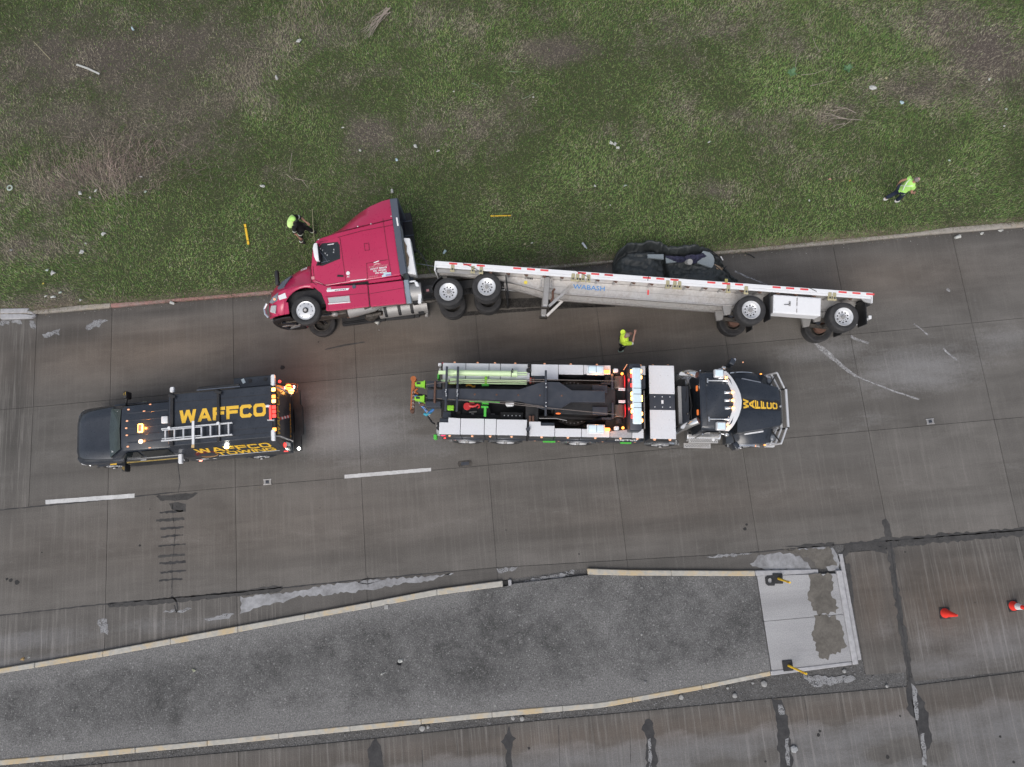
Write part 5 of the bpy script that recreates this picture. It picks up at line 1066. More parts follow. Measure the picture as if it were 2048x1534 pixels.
# pale lime outrigger tubes
ot = build('outrigger_tube', MB().tube([(-3.55,.80,2.58),(-1.5,.80,2.58)], .095, 20), mint, P, smooth=True)
for x0, x1, r_ in ((-3.60,-3.42,.115),(-3.32,-3.27,.115),(-1.52,-1.34,.115)): build('tube_collar', MB().cyl((x0,.80,2.58),(x1,.80,2.58),r_,n=20), mint, ot, smooth=True)
for y in (.765,.835): build('tube_fork', MB().box(-1.34,-1.02,y-.016,y+.016,2.54,2.62), mint, ot)
build('tube_end', MB().box(-3.92,-3.6,.74,.86,2.54,2.62), mint, ot, bevel=.01); build('tube_band', MB().cyl((-1.545,.80,2.58),(-1.525,.80,2.58),.118,n=20), black_flat, ot)
for s in (.85,.76): build('tube_lug', MB().cyl((-1.50,s+.06,2.62),(-1.50,s+.06,2.74),.028,n=8), dark_steel, ot)
ob = build('outrigger_box', MB().box(-3.52,-1.02,.53,.63,2.32,2.44), mint, P, bevel=.01); build('box_rail', MB().box(-3.50,-1.02,.47,.505,2.40,2.44), mint, ob); build('box_end', MB().box(-3.85,-3.60,.53,.60,2.34,2.40), mint, ob)
build('box_plate', MB().box(-3.55,-3.38,.45,.64,2.44,2.46), mint, ob); build('yellow_wrap', MB().box(-3.6,-3.35,.46,.56,2.30,2.36), M_('yellow_green', (.52,.58,.06), .5), P, bevel=.01)
# green stands, red hook, yellow hook
for y, s in ((.42,1),(-.30,-1)):
    st_ = build('green_stand', MB().box(-2.41,-2.33,min(y,y+s*.30),max(y,y+s*.30),2.30,2.46), green if s < 0 else lime, P, bevel=.01); build('stand_plate', MB().box(-2.50,-2.27,y-.02,y+.03,2.34,2.50), green, st_, bevel=.006)
build('green_stand', MB().box(-2.48,-2.26,-.20,-.10,2.30,2.44), green, P, bevel=.01); build('green_rod', MB().bar((-2.9,-.125,2.5),(-1.9,-.15,2.5),.04,.03), green, P)
build('lime_pad', MB().box(-3.62,-3.40,-.40,-.24,2.2,2.36), lime, P, bevel=.015)
build('red_sheave', MB().lathe([(.0,-.05),(.11,-.05),(.125,-.02),(.09,0),(.125,.02),(.11,.05),(.0,.05)], (-2.97,-.26,2.3), (0,0,1), 20), hook_red, P, smooth=True)
build('red_hook', MB().tube([(-2.90,-.24,2.33),(-2.80,-.26,2.33),(-2.70,-.25,2.33),(-2.63,-.20,2.33),(-2.57,-.22,2.33),(-2.56,-.29,2.33),(-2.62,-.32,2.33)], [.06,.05,.045,.04,.035,.03,.02], 8), hook_red, P, smooth=True); build('red_block', MB().box(-2.9,-2.72,-.17,-.06,2.2,2.34), M_('dusty_red2', (.26,.03,.04), .6), P, bevel=.02)
build('amber_hook', MB().tube([(-3.03,.44,2.25),(-2.95,.47,2.26),(-2.86,.45,2.26),(-2.80,.40,2.26),(-2.72,.42,2.26)], .035, 8), M_('amber_paint', (.65,.33,.04), .5), P, smooth=True)
build('white_tank', MB().prism([(-1.72,-.12),(-1.44,-.10),(-1.42,-.16),(-1.47,-.22),(-1.66,-.23),(-1.71,-.18)], 2.1, 2.3, 'xy'), white_paint, P, bevel=.02)
# winch ropes
wire_m = M_('steel_rope', (.20,.17,.155), .5, .5)
for pts in ([(-4.3,.38,2.66),(-3.3,.47,2.86),(-.5,.56,2.86),(1.9,.58,2.7)], [(-3.8,.46,2.7),(-2.2,.45,2.85),(-.4,.50,2.86)], [(-4.3,-.06,2.66),(-3.2,-.15,2.86),(-1.6,-.26,2.86),(-.4,-.36,2.87),(1.9,-.52,2.7)], [(-3.3,-.12,2.8),(-1.5,-.20,2.83),(-.5,-.32,2.86)]): wire(P, 'winch_rope', pts, .013, wire_m, 6)
wire(P, 'control_rod', [(-.6,-.62,2.3),(-.05,-.62,2.34),(.3,-.68,2.3)], .014, alum_dull)
build('hook_light', MB().ball((.0,-.50,2.6),.09,.03,.03,8), M_('glowing_orange', (.8,.15,.03), .4, emit=(1,.18,.03), es=.5), P, smooth=True)
# winches
for y in (.62,-.34):
    dr = MB(); prof = [(.17,0)]
    for k in range(14): prof += [(.185,.02+.028*k),(.165,.034+.028*k)]
    dr.lathe([(.0,0)]+prof+[(.0,.42)], (2.02,y-.21,2.30), (0,1,0), 20); d = build('winch_drum', dr, wire_m, P, smooth=True)
    build('drum_flange', MB().box(2.16,2.20,y-.22,y+.20,2.2,2.52), M_('red_lit_frame', (.42,.03,.035), .5) if y > 0 else bpy.data.materials['red_lit_frame'], d, bevel=.01)  # red glow of the light bar put into the flange colour
    ll = bpy.data.lights.new('red_glow', 'POINT'); ll.energy = 3.5; ll.color = (1,.05,.05); ll.shadow_soft_size = .05; lo = bpy.data.objects.new('red_glow', ll); COL.objects.link(lo); lo.parent = P; lo.location = (2.22, y, 2.72)
    for k in (0,1): build('winch_roller', MB().cyl((1.98,y-(.28 if y > 0 else -.27)+.05*k,2.42),(2.20,y-(.28 if y > 0 else -.27)+.05*k,2.42),.022,n=8), white_paint, P, smooth=True)
    build('winch_stand', MB().box(1.75,1.82,y-.26,y+.26,1.9,2.45), dark_steel, P, bevel=.01)
    build('winch_motor', MB().cyl((2.0,y+(.25 if y > 0 else -.25),2.25),(2.0,y+(.42 if y > 0 else -.42),2.25),.13,n=16), black_flat, P, smooth=True)
build('winch_bed', MB().box(1.6,2.9,-.95,.95,1.12,1.95), black_flat, P, bevel=.02)
for s in (1,-1):
    build('work_light', MB().box(1.80,1.95,s*.95-.06,s*.95+.06,2.5,2.66), white_paint, P, bevel=.02, smooth=True); build('work_light_arm', MB().cyl((1.87,s*.95,2.3),(1.87,s*.95,2.5),.03,n=8), white_paint, P)
    build('amber_flasher', MB().box(1.48,1.70,s*.96-.05,s*.96+.05,2.32,2.40), amber, P, bevel=.02)
    build('amber_flasher', MB().ball((2.12,s*.90,2.36),.05,n=8), amber, P, smooth=True)
    bx = build('beacon_box', MB().box(.98,1.48,s*.97-.125,s*.97+.125,2.48,2.66), lens, P, bevel=.05, seg=3, smooth=True); build('beacon_base', MB().box(.94,1.52,s*.97-.15,s*.97+.15,2.43,2.478), white_paint, bx, bevel=.02)
    build('beacon_divider', MB().box(1.225,1.24,s*.97-.12,s*.97+.12,2.655,2.664), slate, bx)
    ll = bpy.data.lights.new('beacon_glow', 'POINT'); ll.energy = 1.4; ll.color = (1,.40,.10); ll.shadow_soft_size = .05; lo = bpy.data.objects.new('beacon_glow', ll); COL.objects.link(lo); lo.parent = bx; lo.location = (1.23, s*.80, 2.58)
    ll = bpy.data.lights.new('flasher_glow', 'POINT'); ll.energy = 2.5; ll.color = (1,.30,.06); ll.shadow_soft_size = .05; lo = bpy.data.objects.new('flasher_glow', ll); COL.objects.link(lo); lo.parent = P; lo.location = (1.75, s*.86, 2.5)
# light bar on its tower
build('light_tower', MB().box(2.26,2.66,-1.05,1.14,1.9,2.86), dark_steel, P, bevel=.06, seg=2, smooth=True)
lb = build('light_bar', MB().box(2.34,2.63,-.86,.97,2.88,3.02), lens, P, bevel=.045, seg=3, smooth=True)
for y in (.29,.10,-.17,-.34): build('lens_divider', MB().box(2.375,2.625,y-.008,y+.008,3.015,3.024), slate, lb)
for y in (.85,.72,.40,.12,-.03,-.28,-.45,-.62): build('flasher', MB().box(2.30,2.34,y-.055,y+.055,2.90,2.99), amber_hot if y not in (.72,.40,-.62) else red_lamp, lb, bevel=.01)
for y in (.86,.66,.02,-.08,-.52,-.74): build('flasher', MB().box(2.63,2.665,y-.05,y+.05,2.90,2.98), amber_hot, lb, bevel=.01)
build('tower_pipe', MB().cyl((2.84,-.9,2.3),(2.84,.35,2.3),.02,n=8), alum_dull, P); build('tower_box', MB().box(2.68,2.88,.40,.82,2.1,2.40), dark_steel, P, bevel=.02); build('tower_back', MB().box(2.68,2.92,-1.0,1.0,1.2,1.9), black_flat, P)
wire(P, 'whip_antenna', [(2.15,1.0,2.5),(2.15,1.02,3.2)], .012, amber_dim)
# big white boxes behind the cab
for y0, y1 in ((.235,1.19),(-1.245,-.295)):
    cabinet(3.01, 3.82, y0+.02 if y0 > 0 else y0+.02, y1-.02, 2.36, 1.30)
    l = lid(rect(3.0,3.83,y0,y1), 2.40, .03)
    mb = MB()
    for fx in (.04,.37,.62,.79):
        for fy in (.06,.35,.62,.89):
            if rr.random() < .6: mb.cyl((3.0+fx,y0+fy,2.40),(3.0+fx,y0+fy,2.404),.010,n=6)
    build('rivet', mb, alum_dull, l)
cl = build('centre_cover', MB().box(3.0,3.83,-.288,.228,2.30,2.385), dark_steel, P, bevel=.008); mb = MB()
for x in (3.17,3.42,3.67):
    for y in (-.20,.14): mb.cyl((x,y,2.385),(x,y,2.39),.018,n=8)
build('bolt', mb, white_paint, cl); build('makers_plate', MB().box(3.385,3.455,-.09,.03,2.385,2.389), white_vinyl, cl)
for s in (1,-1):
    for x in (3.16,3.66): build('marker_light', MB().cyl((x,s*1.21-.02,2.26),(x,s*1.265-.02,2.26),.05,.035,10), amber_dim, P, smooth=True)
    build('side_panel', MB().prism([(3.0,2.34),(3.82,2.34),(4.05,1.30),(3.0,1.30)], s*1.17, s*1.225, 'xz'), black_paint, P, bevel=.01)
build('lettering', wide_letters('WAFFCO', (1,0,.0), (0,.6,.8), (1.95,-1.232,1.62), .10, .75, depth=.004), white_vinyl, P, norm=False)
# gap between body and cab: exhausts, hoses, steps
build('gap_frame', MB().box(3.86,4.55,-.75,.75,.95,1.35), black_flat, P, bevel=.02); build('gap_panel', MB().box(3.98,4.10,-.72,.55,1.2,2.2), alum_dull, P, bevel=.01); build('gap_cover', MB().box(4.12,4.40,-.70,.60,1.2,1.98), dark_steel, P, bevel=.02)
for s in (1,-1):
    ex = build('exhaust_stack', MB().tube([(4.02,s*.88,1.2),(4.02,s*.88,2.2),(4.08,s*.87,2.7),(4.20,s*.82,3.0),(4.38,s*.74,3.12)], [.11,.11,.11,.11,.115], 18), chrome, P, smooth=True)
    build('exhaust_mouth', MB().cyl((4.38,s*.74,3.115),(4.40,s*.731,3.128),.098,n=16), M_('rusty_mouth', (.10,.04,.03), .8), ex)
for a, b in (((4.32,.62,2.3),(4.45,-.5,2.0)), ((4.22,.6,2.4),(4.30,.0,1.9)), ((4.35,-.5,2.1),(4.5,.3,1.8))): wire(P, 'air_line', [a, ((a[0]+b[0])/2,(a[1]+b[1])/2,2.25), b], .014, black_flat)
for i in range(12): build('chain_bundle', MB().ball((4.34+rr.uniform(-.06,.06),-.05-rr.random()*.35,1.9+rr.uniform(0,.1)), .025,n=6), alum if i % 2 else grease, P, smooth=True)
for s in (1,-1):
    stp_ = build('cab_step', MB().box(4.60,5.62,s*1.00,s*1.17,.82,.90), alum, P, bevel=.01); build('cab_step', MB().box(4.52,5.46,s*1.14,s*1.31,.48,.53), alum, P, bevel=.008); build('step_riser', MB().box(4.58,5.64,s*.88,s*1.0,.80,1.05), alum, P, bevel=.02)
    for zz, yy, x0, x1 in ((.9,1.08,4.68,5.58),(.53,1.225,4.58,5.42)):
        mb = MB(); nx_ = 15
        for k in range(nx_):
            for j in (-1,0,1): mb.cbox((x0+(x1-x0)*(k+(.5 if j else 0))/nx_, s*(yy+.045*j), zz), .026,.022,.006)
        build('tread_hole', mb, black_flat, stp_)
    build('cab_tank', MB().cyl((4.55,s*.86,.72),(5.7,s*.86,.72),.24,n=18), chrome, P, smooth=True); build('step_light', MB().cyl((5.45,s*1.06,.90),(5.45,s*1.06,.93),.05,n=12), white_paint, P, smooth=True)
# cab
cabx = [(4.62,.96),(4.9,.985),(5.25,.985),(5.48,.95),(5.62,.78),(5.72,.45),(5.75,0)]
outline = [(x,y) for x, y in cabx] + [(x,-y) for x, y in cabx[-2::-1]]
mb = MB(); mb.loft([[(x,y*1.02,1.2) for x, y in outline], [(x,y*1.02,1.95) for x, y in outline], [(x-.0,y*.99,2.52) for x, y in outline], [(x-.03,y*.95,2.62) for x, y in outline], [(4.62+(x-4.62)*.95+.02,y*.88,2.66) for x, y in outline]])
build('cab', mb, black_paint, P, smooth=True)
build('roof_seam', MB().box(4.78,4.79,-.82,.82,2.655,2.664), black_flat, P)
# windscreen band and the white sun visor
def arc(r0x, y): return float(np.interp(abs(y), [0,.25,.5,.7,.86,.95,1.0], [0,-.035,-.13,-.24,-.36,-.45,-.50]))+r0x
ys = np.linspace(-.97,.97,17)
mb = MB(); mb.loft([[(arc(5.67,y),y,2.70),(arc(5.95,y),y*1.02,2.60),(arc(5.95,y),y*1.02,2.575),(arc(5.66,y),y,2.67)] for y in ys]); build('sun_visor', mb, white_paint, P, smooth=True)
mb = MB(); mb.loft([[(arc(5.84,y),y,2.50),(arc(6.02,y),y*1.04,1.98),(arc(5.95,y),y*1.04,1.96),(arc(5.70,y),y,2.44)] for y in ys]); build('windscreen', mb, glass, P, smooth=True)
for s in (1,-1):
    build('side_window', MB().prism([(4.80,1.98),(5.40,1.98),(5.36,2.44),(4.82,2.44)], s*1.0, s*1.012, 'xz'), glass, P)
    build('air_cleaner_light', MB().box(5.02,5.34,s*.86-.14,s*.86+.14,2.68,2.86), rim_white, P, bevel=.05, seg=3, smooth=True); build('light_lens', MB().box(5.06,5.30,s*.86-.10,s*.86+.10,2.862,2.87), lens, P, bevel=.01)
    build('spot_lamp', MB().ball((5.42,s*1.10,2.55),.085,.075,.09,12), chrome, P, smooth=True); build('spot_lamp_arm', MB().tube([(5.22,s*.98,2.45),(5.26,s*1.06,2.52),(5.38,s*1.09,2.54)], .025, 7), chrome, P, smooth=True)
    build('grab_handle', MB().cyl((4.72,s*1.06,1.3),(4.72,s*1.06,2.3),.025,n=8), chrome, P, smooth=True)
    hn = build('air_horn', MB().lathe([(.02,0),(.022,.45),(.035,.56),(.06,.62),(.062,.625)], (4.82,s*.63,2.76), (1,0,0), 14), chrome, P, smooth=True); build('horn_base', MB().cyl((4.82,s*.63-.08,2.76),(4.82,s*.63+.07,2.76),.03,n=10), chrome, hn, smooth=True); build('horn_bell', MB().box(5.42,5.46,s*.63-.11,s*.63+.09,2.72,2.80), chrome, hn, bevel=.01)
    for x in (4.84,5.36): build('horn_foot', MB().cyl((x,s*.63,2.66),(x,s*.63,2.75),.03,n=8), chrome, hn)
    mi = build('mirror', MB().cbox((5.82,s*1.40,2.02),.17,.22,.5, Matrix.Rotation(s*R(-28),3,'Z')), black_paint, P, bevel=.03, seg=2, smooth=True); build('mirror_shell', MB().ball((5.90,s*1.46,2.05),.07,.10,.25,10), chrome, mi, smooth=True); wire(P, 'mirror_arm', [(5.72,s*.98,2.1),(5.80,s*1.2,2.12),(5.82,s*1.36,2.1)], .03, black_flat)
wire(P, 'spotting_pole', [(5.95,1.2,1.9),(6.20,1.40,2.1)], .008, black_flat); build('pole_tip', MB().ball((6.21,1.41,2.12),.025,n=8), amber_dim, P)
wire(P, 'wiper', [(5.55,-.55,2.67),(5.62,-.42,2.67)], .008, black_flat)
for y in (.74,.26,.0,-.25,-.86):
    x = 5.30 if abs(y) > .6 else 5.48
    ml = build('roof_marker', MB().loft([[(x-.12,y-.055,2.665),(x-.12,y+.055,2.665),(x-.12,y+.045,2.70),(x-.12,y-.045,2.70)],[(x+.10,y-.04,2.665),(x+.10,y+.04,2.665),(x+.10,y+.03,2.76),(x+.10,y-.03,2.76)]]), chrome, P, bevel=.01, smooth=True)
    build('marker_bulb', MB().ball((x+.14,y,2.715),.055,.045,.05,10), amber_hot, ml, smooth=True)
for y in (.45,-.35): build('cab_rear_lamp', MB().box(4.55,4.60,y-.09,y+.09,2.3,2.38), M_('dim_orange', (.5,.12,.03), .4, emit=(1,.25,.05), es=.5), P, bevel=.01)
# hood and fenders
st = [(5.98,.93,.96,1.93,1.10),(6.3,.885,.915,1.92,1.10),(6.8,.80,.83,1.88,1.06),(7.3,.69,.72,1.82,1.0),(7.50,.65,.68,1.74,.95),(7.54,.62,.66,1.5,.9)]
rings = []
for x, a, b, zt, zl_ in st:
    half = [(x,b,zl_),(x,b*.99,zl_+.12),(x,lerp(a,b,.4),zt-.12),(x,a*.985,zt-.035),(x,a*.62,zt+.03),(x,.20,zt+.065),(x,.17,zt+.05),(x,0,zt+.05)]
    rings.append([(p[0],-p[1],p[2]) for p in half]+half[-2::-1])
hd = build('hood', MB().loft(rings), black_paint, P, smooth=True)
for s in (1,-1):
    build('hood_crease', MB().bar((6.1,s*.21,1.985),(7.5,s*.18,1.805),.012,.01), black_flat, hd)
    fr = []
    for x, w0, w1, z1 in ((5.85,.90,1.20,1.02),(6.05,.90,1.22,1.24),(6.3,.86,1.24,1.34),(6.6,.82,1.24,1.35),(6.9,.76,1.22,1.32),(7.2,.70,1.18,1.24),(7.42,.66,1.10,1.08)):
        zlow = max(.62, .53+math.sqrt(max(0,.60**2-(x-6.5)**2))) if abs(x-6.5) < .6 else .62
        fr.append([(x,s*w0*.8,min(zlow,z1-.04)),(x,s*w1,min(zlow,z1-.04)),(x,s*w1,z1-.03),(x,s*(w1-.05),z1),(x,s*w0,z1+.08),(x,s*w0*.8,z1+.08)])
    build('front_fender', MB().loft(fr), black_paint, P, smooth=True)
    fender(6.50, s*1.20, s*1.30, r=.62, a0=15, a1=150, name='fender_trim')
    build('fender_badge', MB().box(6.42,6.58,s*1.17-.02,s*1.17+.02,1.312,1.325), white_paint, P, bevel=.008); build('fender_marker', MB().ball((7.14,s*1.24,1.12),.04,.02,.04,8), amber, P, smooth=True)
    build('intake_grille', MB().bar((6.30,s*.945,1.62),(6.95,s*.83,1.56),.05,.10), white_paint, P, bevel=.01)
    build('head_lamp', MB().ball((7.42,s*.98,1.08),.12,.14,.12,12), lamp_dark, P, smooth=True)
build('grille', MB().box(7.545,7.60,-.60,.60,.85,1.70), chrome, P, bevel=.03)
build('hood_ornament', MB().ball((7.47,-.02,1.86),.05,.05,.05,10), chrome, P, smooth=True)
hz = lambda x: float(np.interp(x, [5.98,6.3,6.8,7.3,7.5], [1.98,1.97,1.93,1.87,1.79]))
mb = MB()
for a, b in zip((6.02,6.3,6.8,7.3),(6.3,6.8,7.3,7.49)): mb.add([(a,-.165,hz(a)+.018),(b,-.15,hz(b)+.018),(b,.13,hz(b)+.018),(a,.19,hz(a)+.018)],[(0,1,2,3)])
build('lettering_band', mb, black_flat, hd)
nb = wide_letters('WAFFCO', (0,1,0), (-1,0,0), (6.37,-.5,0), .178, 1.0, th=.24, depth=.008, stack=True)
nb.v = [(x, lerp(.03,-.02,(x-6.06)/1.3)+y*lerp(.35,.205,(x-6.06)/1.3), hz(x)+.022+(z-.008)) for x, y, z in nb.v]
build('lettering', nb, yellow_vinyl, P, norm=False)
# bull bar
def rail(p, q, w=.06, h=.09): return build('bar', MB().bar(p, q, w, h), rim_white, bb, bevel=.012)
bb = build('bull_bar', MB().box(7.62,7.70,-.70,.70,.55,.70), rim_white, P, bevel=.02)
for x, z in ((7.86,1.42),(7.74,1.12),(7.70,.85)): rail((x,-.66,z),(x,.66,z), .075, .08)
for s in (1,-1):
    for (xa, xb, z) in ((7.80,7.58,1.44),(7.70,7.46,1.22),(7.60,7.36,1.02),(7.5,7.28,.84)): rail((xa,s*.68,z),(xb,s*1.22,z), .055, .07)
    build('bar_post', MB().bar((7.30,s*1.23,.78),(7.58,s*1.22,1.46),.07,.05,up=(0,1,0)), rim_white, bb, bevel=.01); build('bar_post', MB().bar((7.68,s*.68,.6),(7.86,s*.68,1.46),.06,.05,up=(0,1,0)), black_flat, bb, bevel=.01); build('bar_foot', MB().box(7.30,7.62,s*1.10,s*1.26,.56,.76), rim_white, bb, bevel=.02)
    build('bar_bracket', MB().bar((7.35,s*.8,1.3),(7.56,s*1.15,1.40),.03,.05), black_flat, bb)
# ------------------------------------------------------------------ the service truck
SF = Frame(185.2); sv = thing('service_truck', 'black crew cab service truck with a ladder and big yellow lettering on its box roof', 'service truck', (-10.81, 3.41, 0), SF.M); P = sv
# (local axes: x forward, y to the driver's side; the survey's y values moved by +.11)
for x in (3.16,-1.96):
    for s in (1,-1): wheel(P, (x,s*(1.02 if x > 0 else 1.16),.41), s, Rr=.41, Wd=.24, rimR=.255, dual=x < 0, dish=.05, steer=True)
    build('axle', MB().cyl((x,-.9,.41),(x,.9,.41),.07,n=10), grease, P, smooth=True)
build('frame', MB().box(-3.2,3.7,-.40,.40,.40,.62), black_flat, P)
# hood, fenders, nose
st = [(2.55,.92,1.005,1.38),(2.85,.90,1.01,1.37),(3.2,.87,1.01,1.345),(3.6,.83,.99,1.30),(3.85,.77,.95,1.25),(3.98,.68,.87,1.19),(4.08,.56,.74,1.08),(4.14,.42,.60,.95),(4.15,.40,.58,.55)]
rings = []
for x, a, b, zt in st:
    low = .50 if abs(x-3.16) > .46 else .85
    half = [(x,b*.98,low),(x,b,min(.9,zt-.1)),(x,b*.99,min(1.08,zt-.04)),(x,lerp(a,b,.55),zt-.10),(x,a,zt-.03),(x,a*.92,zt+.01),(x,a*.60,zt+.03),(x,a*.50,zt+.015),(x,0,zt+.03)]
    rings.append([(p[0],-p[1],p[2]) for p in half]+half[-2::-1])
hd = build('hood', MB().loft(rings), black_paint, P, smooth=True)
for s in (1,-1):
    build('hood_seam', MB().tube([(2.62,s*.915,1.365),(3.2,s*.885,1.325),(3.7,s*.82,1.27),(3.95,s*.72,1.19)], .007, 5), black_flat, hd)
    build('head_lamp', MB().prism([(3.66,.80),(3.95,.80),(3.95,1.06),(3.68,1.08)], s*.80, s*.945, 'xz'), grey_panel, P, bevel=.04, seg=2, smooth=True)
    fl = MB(); rings = []
    for i in range(11):
        a = R(12+156*i/10); c, sn = math.cos(a), math.sin(a); rings.append([(3.16+.47*c,s*.98,.41+.47*sn),(3.16+.47*c,s*1.045,.41+.47*sn),(3.16+.53*c,s*1.03,.41+.53*sn),(3.16+.53*c,s*.97,.41+.53*sn)])
    fl.loft(rings); build('wheel_arch', fl, black_paint, P, smooth=True)
build('bumper', MB().prism([(3.85,-.98),(4.05,-.86),(4.18,-.5),(4.22,0),(4.18,.5),(4.05,.86),(3.85,.98)], .42, .66, 'xy'), chrome, P, bevel=.03, smooth=True)
build('grille', MB().box(4.13,4.16,-.38,.38,.68,.92), black_flat, P, bevel=.02)
build('cowl', MB().prism([(2.50,-.86),(2.74,-.86),(2.80,-.4),(2.82,0),(2.80,.4),(2.74,.86),(2.50,.86)], 1.36, 1.405, 'xy'), black_flat, P, bevel=.01)
mb = MB()
for k in range(18): mb.box(2.62,2.78,-.70+.08*k,-.67+.08*k,1.405,1.416)
build('cowl_louvre', mb, slate, P)
# cab
build('cab_body', MB().prism([(2.72,.50),(2.72,1.36),(.45,1.36),(.45,.50)], -.985, .985, 'xz'), black_paint, P, bevel=.05, seg=2, smooth=True)
gh = MB(); gh.loft([[(2.74,-.93,1.35),(2.74,.93,1.35),(.46,.93,1.35),(.46,-.93,1.35)], [(2.06,-.74,1.96),(2.06,.74,1.96),(.46,.76,1.96),(.46,-.76,1.96)]])
build('cab_glasshouse', gh, black_paint, P, bevel=.05, seg=2, smooth=True)
build('cab_roof', MB().prism([(2.10,-.62),(2.12,0),(2.10,.62),(2.0,.745),(.47,.765),(.47,-.765),(2.0,-.745)], 1.95, 2.0, 'xy'), black_paint, P, bevel=.02, seg=2, smooth=True)
for y in (-.5,-.25,.0,.25,.5): build('roof_rib', MB().box(.55,1.9,y-.025,y+.025,2.0,2.012), black_paint, P, bevel=.005)
ws = build('windscreen', MB().add([(2.76,-.84,1.385),(2.80,0,1.39),(2.76,.84,1.385),(2.115,.66,1.955),(2.15,0,1.965),(2.115,-.66,1.955)], [(0,1,4,5),(1,2,3,4)]), glass_green, P)
for v in ws.data.vertices: v.co.x += .02; v.co.z += .012
for (x, y, sx_, sy_, m) in ((2.50,.38,.14,.10,white_vinyl), (2.62,.62,.12,.14,grey_panel), (2.42,.20,.10,.05,pink_vinyl), (2.56,.50,.06,.16,M_('dash_red', (.45,.05,.06), .5)), (2.35,-.62,.05,.05,white_vinyl), (2.30,.25,.05,.05,red_vinyl), (2.50,-.05,.04,.10,grey_panel)):
    z = 1.385+(2.78-x)*(.57/.65)+.02; build('paper_on_dash', MB().add([(x-sx_/2,y-sy_/2,z+sx_*.42),(x+sx_/2,y-sy_/2,z-sx_*.42),(x+sx_/2,y+sy_/2,z-sx_*.42),(x-sx_/2,y+sy_/2,z+sx_*.42)],[(0,1,2,3)]), m, ws)
wire(P, 'wiper', [(2.74,.10,1.42),(2.58,.55,1.58)], .012, black_flat); wire(P, 'wiper', [(2.74,-.6,1.42),(2.60,-.15,1.56)], .012, black_flat)
for s in (1,-1):
    for x0, x1, x2, x3 in ((2.42,1.62,1.62,1.98),(1.54,.62,.62,1.54)):
        pts = [(x0,s*.925,1.40),(x1,s*.925,1.40),(x2,s*.79,1.88),(x3,s*.79,1.88)]; w = build('side_window', MB().add([(p[0],p[1]+s*.016,p[2]) for p in pts], [(0,1,2,3)]), glass, P)
    build('door_seam', MB().box(1.575,1.59,s*.984,s*.99,.55,1.36), black_flat, P); build('door_handle', MB().box(1.64,1.84,s*.985,s*1.01,1.20,1.24), chrome, P, bevel=.008)
    build('running_board', MB().box(.60,2.60,s*.95,s*1.08,.36,.42), black_flat, P, bevel=.01)
    mi = build('mirror', MB().cbox((2.22,s*1.24,1.42),.13,.25,.36), black_flat, P, bevel=.04, seg=2, smooth=True); build('mirror_cap_stripe', MB().cbox((2.20,s*1.27,1.603),.022,.12,.006), M_('gold_decal', (.35,.23,.04), .5), mi); build('mirror_cap_stripe', MB().cbox((2.25,s*1.25,1.603),.015,.09,.006), bpy.data.materials['gold_decal'], mi)
    build('mirror_arm', MB().bar((2.30,s*.93,1.36),(2.24,s*1.18,1.42),.06,.07), black_flat, P, bevel=.01)
    build('stripe', MB().bar((2.5,s*.992,.86),(.6,s*.992,.86),.008,.03,up=(0,1,0)), M_('gold_pinstripe', (.45,.32,.08), .5), P)
build('fender_badge', MB().bar((2.78,1.012,.98),(3.0,1.012,.98),.01,.05,up=(0,1,0)), yellow_vinyl, P)
for y in (-.62,-.24,0,.24,.62): build('roof_marker', MB().ball((1.93-.1*abs(y),y,2.01),.045,.03,.018,8), amber_dim, P, smooth=True)
for x, y, l in ((1.35,-.52,.10),(1.15,-.73,.09),(1.15,.72,.10)): build('roof_marker', MB().ball((x,y,2.012),l*.5,.02,.015,8), amber_dim, P, smooth=True)
bc = build('roof_beacon', MB().box(1.36,1.53,-.10,.20,2.012,2.085), amber_hot, P, bevel=.05, seg=3, smooth=True); build('beacon_top', MB().box(1.39,1.50,-.06,.16,2.0855,2.092), M_('beacon_lens_core', (.45,.25,.18), .4), bc, bevel=.003)
build('roof_lamp', MB().lathe([(.0,.05),(.06,.05),(.075,.02),(.075,0)], (1.44,.49,2.012), (0,0,1), 16), M_('warm_white_lamp', (.9,.8,.7), .4, emit=(1,.7,.5), es=1.5), P, smooth=True)
build('white_dome', MB().box(.52,.74,-.27,-.03,2.012,2.12), white_paint, P, bevel=.03, seg=2, smooth=True)
for x, y, z, e, c in ((1.335,.05,2.10,8,(1,.30,.05)), (1.37,.49,2.07,2.0,(1,.35,.08)), (-3.28,-.35,2.72,1.6,(1,.25,.06)), (-3.62,-1.45,1.4,20,(1,.30,.10))):
    ll = bpy.data.lights.new('amber_glow', 'POINT'); ll.energy = e; ll.color = c; ll.shadow_soft_size = .04; lo = bpy.data.objects.new('amber_glow', ll); COL.objects.link(lo); lo.parent = bc if x > 0 else P; lo.location = (x,y,z)
